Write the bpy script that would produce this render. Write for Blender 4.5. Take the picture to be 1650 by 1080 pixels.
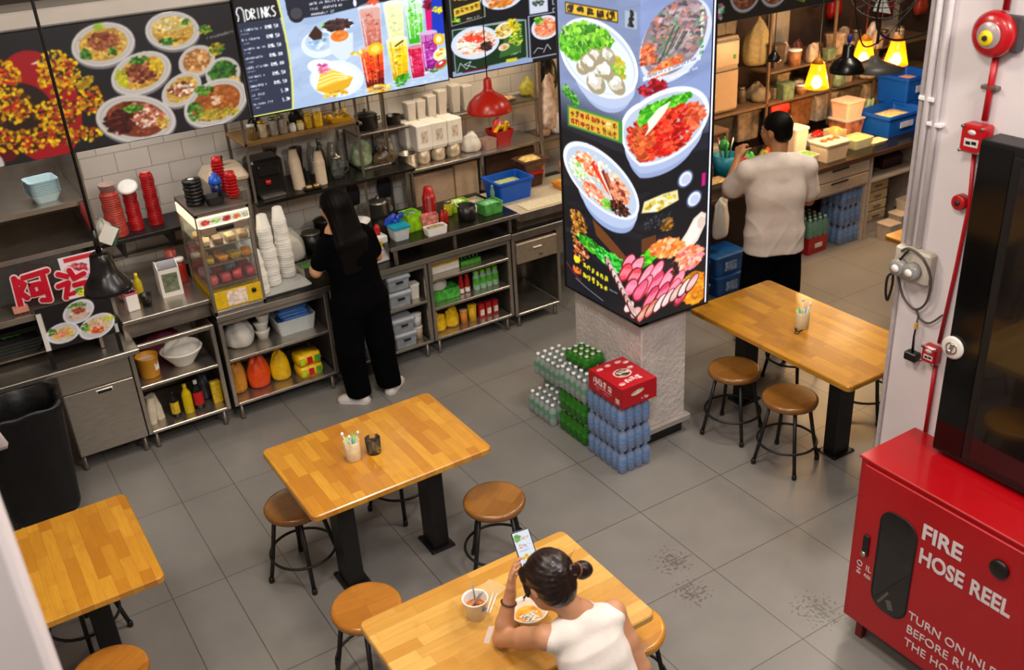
import bpy, math, random
import numpy as np
from mathutils import Vector, Matrix, Euler
PI = math.pi
R = math.radians
S = bpy.context.scene
for o in list(bpy.data.objects): bpy.data.objects.remove(o)
COL = S.collection

# ------------------------------------------------------------------ camera
yaw, pitch, roll = R(30.62), R(26.94), R(3.70)
fw = Vector((math.sin(yaw)*math.cos(pitch), math.cos(yaw)*math.cos(pitch), -math.sin(pitch)))
rt = Vector((math.cos(yaw), -math.sin(yaw), 0)); dn = fw.cross(rt)
rt2 = math.cos(roll)*rt + math.sin(roll)*dn
dn2 = -math.sin(roll)*rt + math.cos(roll)*dn
cam = bpy.data.objects.new('camera', bpy.data.cameras.new('camera')); COL.objects.link(cam)
M3 = Matrix((rt2, -dn2, -fw)).transposed()
cam.matrix_world = Matrix.Translation((0, 0, 3.7)) @ M3.to_4x4()
cam.data.sensor_width = 36; cam.data.lens = 1602.5/1650*36
cam.data.clip_start = 0.05; cam.data.clip_end = 100
cam.data.dof.use_dof = True; cam.data.dof.focus_distance = 5.4; cam.data.dof.aperture_fstop = 2.4
S.camera = cam

# ------------------------------------------------------------------ view and world
S.view_settings.view_transform = 'Standard'; S.view_settings.look = 'None'
S.view_settings.exposure = 0.1; S.view_settings.gamma = 1.0
S.view_settings.use_curve_mapping = False
W = bpy.data.worlds.new('world'); S.world = W; W.use_nodes = True
W.node_tree.nodes['Background'].inputs[0].default_value = (0.9, 0.93, 1.0, 1)
W.node_tree.nodes['Background'].inputs[1].default_value = 0.06

def area(name, loc, size, power, color, aim=None, sizey=None, spread=None):
    d = bpy.data.lights.new(name, 'AREA'); d.energy = power; d.color = color
    d.shape = 'RECTANGLE' if sizey else 'SQUARE'; d.size = size
    if sizey: d.size_y = sizey
    if spread: d.spread = R(spread)
    o = bpy.data.objects.new(name, d); o.location = loc; COL.objects.link(o)
    if aim: o.rotation_euler = (Vector(aim)-Vector(loc)).to_track_quat('-Z', 'Y').to_euler()
    return o
WARM = (1.0, 0.88, 0.74); NEUT = (1.0, 0.94, 0.89)
area('unseen_overhead_light', (1.6, 4.0, 4.4), 0.7, 62, WARM)
area('unseen_overhead_light', (4.3, 3.4, 4.4), 0.7, 62, WARM)
area('unseen_overhead_light', (-0.2, 3.2, 4.4), 0.7, 45, WARM)
area('unseen_overhead_light', (1.4, 1.6, 4.4), 0.6, 60, NEUT)
area('unseen_overhead_light', (2.9, 0.2, 4.4), 0.6, 75, NEUT, aim=(3.5, 2.2, 1.6))  # added lamp, no known fixture: aimed to brighten the white wall at right
area('unseen_overhead_light', (-0.7, -0.2, 4.4), 0.6, 45, NEUT, aim=(-.3, 1.5, 2.2))  # added fill lamp behind the camera, only to lift the near left wall
area('stall_tube_light', (1.0, 6.9, 2.6), 1.2, 13, NEUT, sizey=0.1)
area('stall_tube_light', (3.9, 6.85, 2.5), 1.2, 15, (1.0, .82, .62), sizey=0.1)
area('stall_tube_light', (7.4, 6.4, 2.9), 1.8, 15, (1.0, .66, .40), sizey=0.1)
area('unseen_overhead_light', (6.6, 4.6, 4.2), 0.7, 70, WARM)

# ------------------------------------------------------------------ materials
def lin(c):
    if isinstance(c, str):
        c = c.lstrip('#'); c = [int(c[i:i+2], 16)/255 for i in (0, 2, 4)]
    return [x/12.92 if x <= .04045 else ((x+.055)/1.055)**2.4 for x in c[:3]]
MATS = {}
def mat(name, col, rough=.5, metal=0, emit=None, es=0, var=.08, scale=30, bump=0, bscale=120, trans=0, alpha=1, coat=0, ior=1.45, stretch=None, sss=0):
    if name in MATS: return MATS[name]
    m = bpy.data.materials.new(name); m.use_nodes = True; nt = m.node_tree; b = nt.nodes['Principled BSDF']
    c = lin(col)
    tc = nt.nodes.new('ShaderNodeTexCoord'); src = tc.outputs['Object']
    if stretch:
        mp = nt.nodes.new('ShaderNodeMapping'); mp.inputs['Scale'].default_value = stretch
        nt.links.new(src, mp.inputs[0]); src = mp.outputs[0]
    if var:
        n = nt.nodes.new('ShaderNodeTexNoise'); n.inputs['Scale'].default_value = scale; n.inputs['Detail'].default_value = 3
        nt.links.new(src, n.inputs['Vector'])
        r = nt.nodes.new('ShaderNodeValToRGB'); r.color_ramp.elements[0].position = .3; r.color_ramp.elements[1].position = .7
        r.color_ramp.elements[0].color = [x*(1-var) for x in c]+[1]; r.color_ramp.elements[1].color = [min(1, x*(1+var)) for x in c]+[1]
        nt.links.new(n.outputs['Fac'], r.inputs[0]); nt.links.new(r.outputs[0], b.inputs['Base Color'])
    else: b.inputs['Base Color'].default_value = c+[1]
    b.inputs['Roughness'].default_value = rough; b.inputs['Metallic'].default_value = metal
    b.inputs['Transmission Weight'].default_value = trans; b.inputs['Alpha'].default_value = alpha
    b.inputs['Coat Weight'].default_value = coat; b.inputs['IOR'].default_value = ior
    if sss:
        b.inputs['Subsurface Weight'].default_value = sss; b.inputs['Subsurface Radius'].default_value = (.02, .008, .004); b.inputs['Subsurface Scale'].default_value = .5
    if emit: b.inputs['Emission Color'].default_value = lin(emit)+[1]; b.inputs['Emission Strength'].default_value = es
    if bump:
        n2 = nt.nodes.new('ShaderNodeTexNoise'); n2.inputs['Scale'].default_value = bscale; n2.inputs['Detail'].default_value = 4
        nt.links.new(src, n2.inputs['Vector'])
        bp = nt.nodes.new('ShaderNodeBump'); bp.inputs['Strength'].default_value = bump; bp.inputs['Distance'].default_value = .01
        nt.links.new(n2.outputs['Fac'], bp.inputs['Height']); nt.links.new(bp.outputs[0], b.inputs['Normal'])
    MATS[name] = m
    return m
def nodes_of(name):
    m = bpy.data.materials.new(name); m.use_nodes = True
    return m, m.node_tree, m.node_tree.nodes['Principled BSDF']
def math_n(nt, op, a, b=None, c=None):
    n = nt.nodes.new('ShaderNodeMath'); n.operation = op
    for i, v in enumerate((a, b, c)):
        if v is None: continue
        if isinstance(v, (int, float)): n.inputs[i].default_value = v
        else: nt.links.new(v, n.inputs[i])
    return n.outputs[0]
def mixc(nt, f, a, b):
    n = nt.nodes.new('ShaderNodeMix'); n.data_type = 'RGBA'
    for k, v in ((0, f), (6, a), (7, b)):
        if isinstance(v, (int, float)): n.inputs[k].default_value = v
        elif isinstance(v, (list, tuple)): n.inputs[k].default_value = list(v)[:3]+[1]
        else: nt.links.new(v, n.inputs[k])
    return n.outputs[2]

def floor_mat():
    m, nt, b = nodes_of('grey_floor_tile')
    tc = nt.nodes.new('ShaderNodeTexCoord'); sp = nt.nodes.new('ShaderNodeSeparateXYZ'); nt.links.new(tc.outputs['Object'], sp.inputs[0])
    x, y = sp.outputs[0], sp.outputs[1]
    def joint(v, off, per, w):
        t = math_n(nt, 'SUBTRACT', v, off); t = math_n(nt, 'DIVIDE', t, per)
        fr = math_n(nt, 'SUBTRACT', t, math_n(nt, 'ROUND', t)); d = math_n(nt, 'MULTIPLY', math_n(nt, 'ABSOLUTE', fr), per)
        return math_n(nt, 'LESS_THAN', d, w), math_n(nt, 'FLOOR', t)
    w = .0028
    jx, ix = joint(x, 1.14, .64, w)
    jx2 = math_n(nt, 'LESS_THAN', math_n(nt, 'ABSOLUTE', math_n(nt, 'SUBTRACT', x, .80)), w)
    left = math_n(nt, 'LESS_THAN', x, 1.78)
    jyl, iyl = joint(y, 4.72, .88, w); jyr, iyr = joint(y, 3.15, .645, w)
    jy = math_n(nt, 'ADD', math_n(nt, 'MULTIPLY', jyl, left), math_n(nt, 'MULTIPLY', jyr, math_n(nt, 'SUBTRACT', 1.0, left)))
    iy = math_n(nt, 'ADD', math_n(nt, 'MULTIPLY', iyl, left), math_n(nt, 'MULTIPLY', iyr, math_n(nt, 'SUBTRACT', 1.0, left)))
    J = math_n(nt, 'MINIMUM', 1.0, math_n(nt, 'ADD', math_n(nt, 'ADD', jx, jx2), jy))
    cb = nt.nodes.new('ShaderNodeCombineXYZ'); nt.links.new(ix, cb.inputs[0]); nt.links.new(iy, cb.inputs[1])
    wn = nt.nodes.new('ShaderNodeTexWhiteNoise'); nt.links.new(cb.outputs[0], wn.inputs['Vector'])
    n = nt.nodes.new('ShaderNodeTexNoise'); n.inputs['Scale'].default_value = 3.0; n.inputs['Detail'].default_value = 8; n.inputs['Roughness'].default_value = .65
    nt.links.new(tc.outputs['Object'], n.inputs['Vector'])
    c1 = mixc(nt, n.outputs['Fac'], lin('#6e6b67'), lin('#85817c'))
    c2 = mixc(nt, math_n(nt, 'MULTIPLY', wn.outputs['Value'], .22), c1, lin('#67635f'))
    # grime: dried splashes near the tables
    n3 = nt.nodes.new('ShaderNodeTexNoise'); n3.inputs['Scale'].default_value = 48; n3.inputs['Detail'].default_value = 5; nt.links.new(tc.outputs['Object'], n3.inputs['Vector'])
    def spot(cx, cy, r):
        dx = math_n(nt, 'SUBTRACT', x, cx); dy = math_n(nt, 'SUBTRACT', y, cy)
        d = math_n(nt, 'SQRT', math_n(nt, 'ADD', math_n(nt, 'MULTIPLY', dx, dx), math_n(nt, 'MULTIPLY', dy, dy)))
        mr = nt.nodes.new('ShaderNodeMapRange'); mr.inputs[1].default_value = 0; mr.inputs[2].default_value = r; mr.inputs[3].default_value = 1; mr.inputs[4].default_value = 0
        nt.links.new(d, mr.inputs[0]); return mr.outputs[0]
    sp_ = math_n(nt, 'MAXIMUM', math_n(nt, 'MAXIMUM', spot(2.92, 3.34, .26), spot(2.84, 3.08, .24)), spot(3.28, 2.6, .30))
    g = math_n(nt, 'GREATER_THAN', math_n(nt, 'MULTIPLY', n3.outputs['Fac'], math_n(nt, 'POWER', sp_, .45)), .47)
    c3 = mixc(nt, math_n(nt, 'MULTIPLY', g, .55), c2, lin('#3b3029'))
    c4 = mixc(nt, math_n(nt, 'MULTIPLY', J, .75), c3, lin('#3a3733'))
    nt.links.new(c4, b.inputs['Base Color'])
    rr = nt.nodes.new('ShaderNodeMapRange'); rr.inputs[3].default_value = .26; rr.inputs[4].default_value = .48; nt.links.new(n.outputs['Fac'], rr.inputs[0]); nt.links.new(rr.outputs[0], b.inputs['Roughness'])
    bp = nt.nodes.new('ShaderNodeBump'); bp.inputs['Strength'].default_value = .35; bp.inputs['Distance'].default_value = .002
    nt.links.new(math_n(nt, 'SUBTRACT', 1.0, J), bp.inputs['Height']); nt.links.new(bp.outputs[0], b.inputs['Normal'])
    return m

def wood_mat(name, ca, cb_, cc, rot=0, bw=.30, rh=.055, rough=.3, coat=.45, coord='Object', gscale=1.0):
    m, nt, b = nodes_of(name)
    tc = nt.nodes.new('ShaderNodeTexCoord'); mp = nt.nodes.new('ShaderNodeMapping'); mp.inputs['Rotation'].default_value = (0, 0, rot)
    nt.links.new(tc.outputs[coord], mp.inputs[0])
    # narrow staves with a random tone each
    br = nt.nodes.new('ShaderNodeTexBrick'); nt.links.new(mp.outputs[0], br.inputs['Vector'])
    br.inputs['Scale'].default_value = 1; br.inputs['Brick Width'].default_value = bw; br.inputs['Row Height'].default_value = rh
    br.inputs['Mortar Size'].default_value = .0007; br.inputs['Mortar Smooth'].default_value = .5; br.offset = .37; br.offset_frequency = 3; br.squash = .8; br.squash_frequency = 2
    br.inputs['Color1'].default_value = lin(ca)+[1]; br.inputs['Color2'].default_value = lin(cb_)+[1]; br.inputs['Mortar'].default_value = lin(cc)+[1]
    mp2 = nt.nodes.new('ShaderNodeMapping'); mp2.inputs['Scale'].default_value = (2.5*gscale, 22*gscale, 22*gscale); nt.links.new(mp.outputs[0], mp2.inputs[0])
    n = nt.nodes.new('ShaderNodeTexNoise'); n.inputs['Scale'].default_value = 2.2; n.inputs['Detail'].default_value = 6; n.inputs['Distortion'].default_value = 1.2; nt.links.new(mp2.outputs[0], n.inputs['Vector'])
    n2 = nt.nodes.new('ShaderNodeTexNoise'); n2.inputs['Scale'].default_value = 7; n2.inputs['Detail'].default_value = 4; nt.links.new(mp.outputs[0], n2.inputs['Vector'])
    c = mixc(nt, math_n(nt, 'MULTIPLY', n.outputs['Fac'], .55), br.outputs['Color'], lin(cc))
    mr = nt.nodes.new('ShaderNodeMapRange'); mr.inputs[1].default_value = .58; mr.inputs[2].default_value = .78; mr.inputs[4].default_value = .5; nt.links.new(n2.outputs['Fac'], mr.inputs[0])
    c = mixc(nt, mr.outputs[0], c, lin(cc))
    nt.links.new(c, b.inputs['Base Color']); b.inputs['Roughness'].default_value = rough; b.inputs['Coat Weight'].default_value = coat; b.inputs['Coat Roughness'].default_value = .16
    bp = nt.nodes.new('ShaderNodeBump'); bp.inputs['Strength'].default_value = .08; bp.inputs['Distance'].default_value = .004
    nt.links.new(n.outputs['Fac'], bp.inputs['Height']); nt.links.new(bp.outputs[0], b.inputs['Normal'])
    return m

def tile_mat():
    m, nt, b = nodes_of('white_wall_tile')
    tc = nt.nodes.new('ShaderNodeTexCoord'); sp = nt.nodes.new('ShaderNodeSeparateXYZ'); nt.links.new(tc.outputs['Object'], sp.inputs[0])
    cb = nt.nodes.new('ShaderNodeCombineXYZ'); nt.links.new(sp.outputs[0], cb.inputs[0]); nt.links.new(sp.outputs[2], cb.inputs[1])
    br = nt.nodes.new('ShaderNodeTexBrick'); nt.links.new(cb.outputs[0], br.inputs['Vector']); br.inputs['Scale'].default_value = 1
    br.inputs['Brick Width'].default_value = .24; br.inputs['Row Height'].default_value = .15; br.inputs['Mortar Size'].default_value = .003
    br.inputs['Color1'].default_value = lin('#d8d2c8')+[1]; br.inputs['Color2'].default_value = lin('#cfc8bd')+[1]; br.inputs['Mortar'].default_value = lin('#8f867a')+[1]
    n = nt.nodes.new('ShaderNodeTexNoise'); n.inputs['Scale'].default_value = 3; nt.links.new(tc.outputs['Object'], n.inputs['Vector'])
    lo = mixc(nt, math_n(nt, 'MULTIPLY', n.outputs['Fac'], .35), br.outputs['Color'], lin('#a79a88'))
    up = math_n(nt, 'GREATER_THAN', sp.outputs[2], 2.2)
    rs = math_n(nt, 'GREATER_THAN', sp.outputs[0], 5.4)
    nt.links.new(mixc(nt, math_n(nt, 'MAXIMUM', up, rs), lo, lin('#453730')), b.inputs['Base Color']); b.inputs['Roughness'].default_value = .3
    return m

# ------------------------------------------------------------------ mesh builder
class MB:
    def __init__(s): s.v = []; s.f = []; s.m = []; s.s = []; s.T = None
    def add(s, vs, fs, m=0, smooth=False):
        k = len(s.v)
        if s.T is not None: vs = [tuple(s.T @ Vector(p)) for p in vs]
        s.v += [tuple(p) for p in vs]
        for f in fs: s.f.append([i+k for i in f]); s.m.append(m); s.s.append(smooth)
        return s
    def box(s, c, d, m=0, b=0, rot=None):
        hx, hy, hz = d[0]/2, d[1]/2, d[2]/2; b = min(b, hx*.95, hy*.95, hz*.95)
        vs = []; fs = []
        if b <= 0:
            for x in (-hx, hx):
                for y in (-hy, hy):
                    for z in (-hz, hz): vs.append((x, y, z))
            fs = [(0, 1, 3, 2), (4, 6, 7, 5), (0, 4, 5, 1), (2, 3, 7, 6), (0, 2, 6, 4), (1, 5, 7, 3)]
        else:
            idx = {}
            for a, (X, Y, Z) in enumerate(((1, 0, 0), (0, 1, 0), (0, 0, 1))):
                for sx in (-1, 1):
                    for sy in (-1, 1):
                        for sz in (-1, 1):
                            idx[(a, sx, sy, sz)] = len(vs)
                            vs.append((sx*(hx-b*(1-X)), sy*(hy-b*(1-Y)), sz*(hz-b*(1-Z))))
            def q(a, l):
                return [idx[(a,)+t] for t in l]
            for sg in (-1, 1):
                o = 1 if sg > 0 else -1
                l = [(sg, -1, -1), (sg, 1, -1), (sg, 1, 1), (sg, -1, 1)]; fs.append(q(0, l[::o]))
                l = [(-1, sg, -1), (-1, sg, 1), (1, sg, 1), (1, sg, -1)]; fs.append(q(1, l[::o]))
                l = [(-1, -1, sg), (1, -1, sg), (1, 1, sg), (-1, 1, sg)]; fs.append(q(2, l[::o]))
            for s1 in (-1, 1):
                for s2 in (-1, 1):
                    fs.append([idx[(0, s1, s2, -1)], idx[(1, s1, s2, -1)], idx[(1, s1, s2, 1)], idx[(0, s1, s2, 1)]][::s1*s2])
                    fs.append([idx[(1, -1, s1, s2)], idx[(2, -1, s1, s2)], idx[(2, 1, s1, s2)], idx[(1, 1, s1, s2)]][::s1*s2])
                    fs.append([idx[(2, s2, -1, s1)], idx[(0, s2, -1, s1)], idx[(0, s2, 1, s1)], idx[(2, s2, 1, s1)]][::s1*s2])
            for sx in (-1, 1):
                for sy in (-1, 1):
                    for sz in (-1, 1):
                        fs.append([idx[(0, sx, sy, sz)], idx[(1, sx, sy, sz)], idx[(2, sx, sy, sz)]][::sx*sy*sz])
        Mx = Matrix.Translation(c)
        if rot: Mx = Mx @ Euler(rot).to_matrix().to_4x4()
        return s.add([Mx @ Vector(p) for p in vs], fs, m)
    def b2(s, lo, hi, m=0, b=0):
        return s.box([(lo[i]+hi[i])/2 for i in range(3)], [abs(hi[i]-lo[i]) for i in range(3)], m, b)
    def lathe(s, prof, c=(0, 0, 0), n=24, m=0, smooth=True, rot=None, cap=True, sc=(1, 1)):
        vs = []; fs = []
        for r, z in prof:
            for i in range(n):
                a = 2*PI*i/n; vs.append((r*math.cos(a)*sc[0], r*math.sin(a)*sc[1], z))
        for j in range(len(prof)-1):
            for i in range(n):
                k = (i+1) % n; fs.append((j*n+i, j*n+k, (j+1)*n+k, (j+1)*n+i))
        if cap:
            if prof[0][0] > 1e-6: fs.append(list(range(n))[::-1])
            if prof[-1][0] > 1e-6: fs.append([(len(prof)-1)*n+i for i in range(n)])
        Mx = Matrix.Translation(c)
        if rot: Mx = Mx @ Euler(rot).to_matrix().to_4x4()
        return s.add([Mx @ Vector(p) for p in vs], fs, m, smooth)
    def rl(s, secs, c=(0, 0, 0), m=0, n=4, smooth=False, rot=None, cap0=True, cap1=True):
        # loft of rounded rectangles: (hx, hy, z, radius[, dx, dy])
        vs = []; fs = []; N = 4*(n+1)
        for sec in secs:
            hx, hy, z, r = sec[:4]; ox, oy = (sec[4], sec[5]) if len(sec) > 4 else (0, 0); r = min(r, hx*.999, hy*.999)
            for q, (sx, sy) in enumerate(((1, 1), (-1, 1), (-1, -1), (1, -1))):
                for i in range(n+1):
                    a = PI/2*q+PI/2*i/n; vs.append((sx*(hx-r)+r*math.cos(a)+ox, sy*(hy-r)+r*math.sin(a)+oy, z))
        for j in range(len(secs)-1):
            for i in range(N):
                k = (i+1) % N; fs.append((j*N+i, j*N+k, (j+1)*N+k, (j+1)*N+i))
        if cap0: fs.append(list(range(N))[::-1])
        if cap1: fs.append([(len(secs)-1)*N+i for i in range(N)])
        Mx = Matrix.Translation(c)
        if rot: Mx = Mx @ Euler(rot).to_matrix().to_4x4()
        return s.add([Mx @ Vector(p) for p in vs], fs, m, smooth)
    def tube(s, pts, r, n=8, m=0, closed=False, cap=True):
        pts = [Vector(p) for p in pts]; L = len(pts); vs = []; fs = []; up = Vector((0, 0, 1)); pn = None
        rs = r if isinstance(r, (list, tuple)) else [r]*L
        for i, p in enumerate(pts):
            a = pts[(i-1) % L] if (closed or i > 0) else p; b = pts[(i+1) % L] if (closed or i < L-1) else p
            t = (b-a).normalized()
            if pn is None:
                pn = t.cross(up)
                if pn.length < 1e-3: pn = t.cross(Vector((1, 0, 0)))
            u = (pn - t*pn.dot(t)).normalized(); pn = u; w = t.cross(u)
            for k in range(n):
                an = 2*PI*k/n; vs.append(p+(u*math.cos(an)+w*math.sin(an))*rs[i])
        for i in range(L if closed else L-1):
            j = (i+1) % L
            for k in range(n):
                q = (k+1) % n; fs.append((i*n+k, i*n+q, j*n+q, j*n+k))
        if not closed and cap: fs.append(list(range(n))[::-1]); fs.append([(L-1)*n+k for k in range(n)])
        return s.add(vs, fs, m, True)
    def prism(s, poly, z0, z1, m=0, axis='z'):
        n = len(poly); f = {'z': lambda a, b, c: (a, b, c), 'y': lambda a, b, c: (a, c, b), 'x': lambda a, b, c: (c, a, b)}[axis]
        vs = [f(p[0], p[1], z0) for p in poly]+[f(p[0], p[1], z1) for p in poly]
        fs = [list(range(n))[::-1], [n+i for i in range(n)]]+[(i, (i+1) % n, n+(i+1) % n, n+i) for i in range(n)]
        return s.add(vs, fs, m)
    def sph(s, c, r, m=0, n=12, k=8):
        rx, ry, rz = r if isinstance(r, (tuple, list)) else (r, r, r)
        prof = [(math.sin(PI*i/k), -math.cos(PI*i/k)) for i in range(k+1)]
        vs = [(c[0]+rx*a*math.cos(2*PI*j/n), c[1]+ry*a*math.sin(2*PI*j/n), c[2]+rz*b) for a, b in prof for j in range(n)]
        fs = [(i*n+j, i*n+(j+1) % n, (i+1)*n+(j+1) % n, (i+1)*n+j) for i in range(k) for j in range(n)]
        return s.add(vs, fs, m, True)
    def build(s, name, mats, parent=None, loc=None):
        me = bpy.data.meshes.new(name); me.from_pydata(s.v, [], s.f); me.update()
        if not isinstance(mats, (list, tuple)): mats = [mats]
        for x in mats: me.materials.append(x)
        me.polygons.foreach_set('material_index', s.m); me.polygons.foreach_set('use_smooth', s.s)
        o = bpy.data.objects.new(name, me); COL.objects.link(o)
        if parent: o.parent = parent
        if loc: o.location = loc
        return o
def tag(o, label=None, cat=None, group=None, kind=None):
    if label: o['label'] = label
    if cat: o['category'] = cat
    if group: o['group'] = group
    if kind: o['kind'] = kind
    return o
def T(name, label, cat, loc=(0, 0, 0), rz=0, group=None):
    o = bpy.data.objects.new(name, None); o.empty_display_size = .05; COL.objects.link(o)
    o.location = loc; o.rotation_euler = (0, 0, rz)
    return tag(o, label, cat, group)
def kids(o): return [c for c in ALLO() if c.parent == o]
def ALLO(): return list(COL.objects)
CH = {}
def dup(root, loc, rz=0, label=None, group=None):
    if root.name not in CH:
        d = {}
        for o in COL.objects:
            if o.parent: d.setdefault(o.parent.name, []).append(o)
        CH[root.name] = [(c, d.get(c.name, [])) for c in d.get(root.name, [])]
    r = root.copy(); COL.objects.link(r); r.location = loc; r.rotation_euler = (0, 0, rz)
    if label: r['label'] = label
    if group: r['group'] = group
    for c, g in CH[root.name]:
        cc = c.copy(); COL.objects.link(cc); cc.parent = r
        for x in g:
            xx = x.copy(); COL.objects.link(xx); xx.parent = cc
    return r
def smoothmod(o, lv=2):
    md = o.modifiers.new('subd', 'SUBSURF'); md.levels = lv; md.render_levels = lv; return o
def struct(name, mb, m):
    return tag(mb.build(name, m), kind='structure')
def textobj(name, txt, size, m, parent, mx, ext=.0008, bold=0, sx=1):
    # one mesh per word, laid out along the line
    adv = 0
    for word in txt.split(' '):
        c = bpy.data.curves.new('t', 'FONT'); c.body = word; c.size = size; c.extrude = ext; c.offset = bold; c.resolution_u = 3
        o = bpy.data.objects.new('t', c); COL.objects.link(o)
        dg = bpy.context.evaluated_depsgraph_get(); me = bpy.data.meshes.new_from_object(o.evaluated_get(dg)); bpy.data.objects.remove(o); me.name = name
        o = bpy.data.objects.new(name, me); COL.objects.link(o); me.materials.clear(); me.materials.append(m); o.parent = parent
        o.matrix_local = mx @ Matrix.Translation((adv*sx, 0, 0)) @ Matrix.Diagonal((sx, 1, 1, 1)); adv += max(v.co.x for v in me.vertices)+size*.33
def frame(o, u, v):
    # matrix whose X axis is u, Y axis is v, at origin o
    u = Vector(u).normalized(); v = Vector(v).normalized(); w = u.cross(v)
    return Matrix.Translation(o) @ Matrix((u, v, w)).transposed().to_4x4()

STEEL = mat('brushed_steel', '#b9b1a6', .27, .9, var=.12, scale=12, stretch=(1, 1, 14), bump=.03)
STEELD = mat('dull_steel', '#857d74', .42, .85, var=.2, scale=9)
BLACKW = mat('black_worktop', '#15130f', .25, var=.2, scale=20)
BLACKM = mat('black_powder_coat', '#141312', .42, var=.1, bump=.05)
BLACKP = mat('black_plastic', '#121212', .35, var=.1)
WHITEP = mat('white_plastic', '#e6e2da', .4, var=.04)
WPAINT = mat('white_wall_paint', '#cfc6c6', .7, var=.05, scale=3, bump=.03, bscale=30)
REDP = mat('red_plastic', '#b01216', .32, var=.08)
REDM = mat('red_gloss_paint', '#a80812', .32, var=.06, scale=4, coat=.3)
BLUEP = mat('blue_plastic', '#0a4fb4', .38, var=.08)
GREENP = mat('green_plastic', '#2f8a3a', .4, var=.1)
YELP = mat('yellow_packaging', '#e2b414', .35, var=.2, scale=25, bump=.2, bscale=30)
ORGP = mat('orange_packaging', '#dc4a12', .4, var=.15, bump=.2, bscale=30)
TAN = mat('tan_board', '#b99a7c', .5, var=.08)
CLEAR = mat('clear_plastic', '#e8efee', .08, var=0, trans=.85, ior=1.25)
FROST = mat('frosted_plastic', '#dfe6e6', .3, var=.03, trans=.35, ior=1.2)
GLASS = mat('clear_glass', '#f2f6f5', .03, var=0, trans=.97, ior=1.12)
SKIN = mat('skin', '#c08a66', .5, var=.06, scale=14, sss=.15)
PAPER = mat('white_paper', '#e9e6e0', .7, var=.02)
BROWN = mat('brown_laminate', '#4a3122', .5, var=.12)
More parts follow.
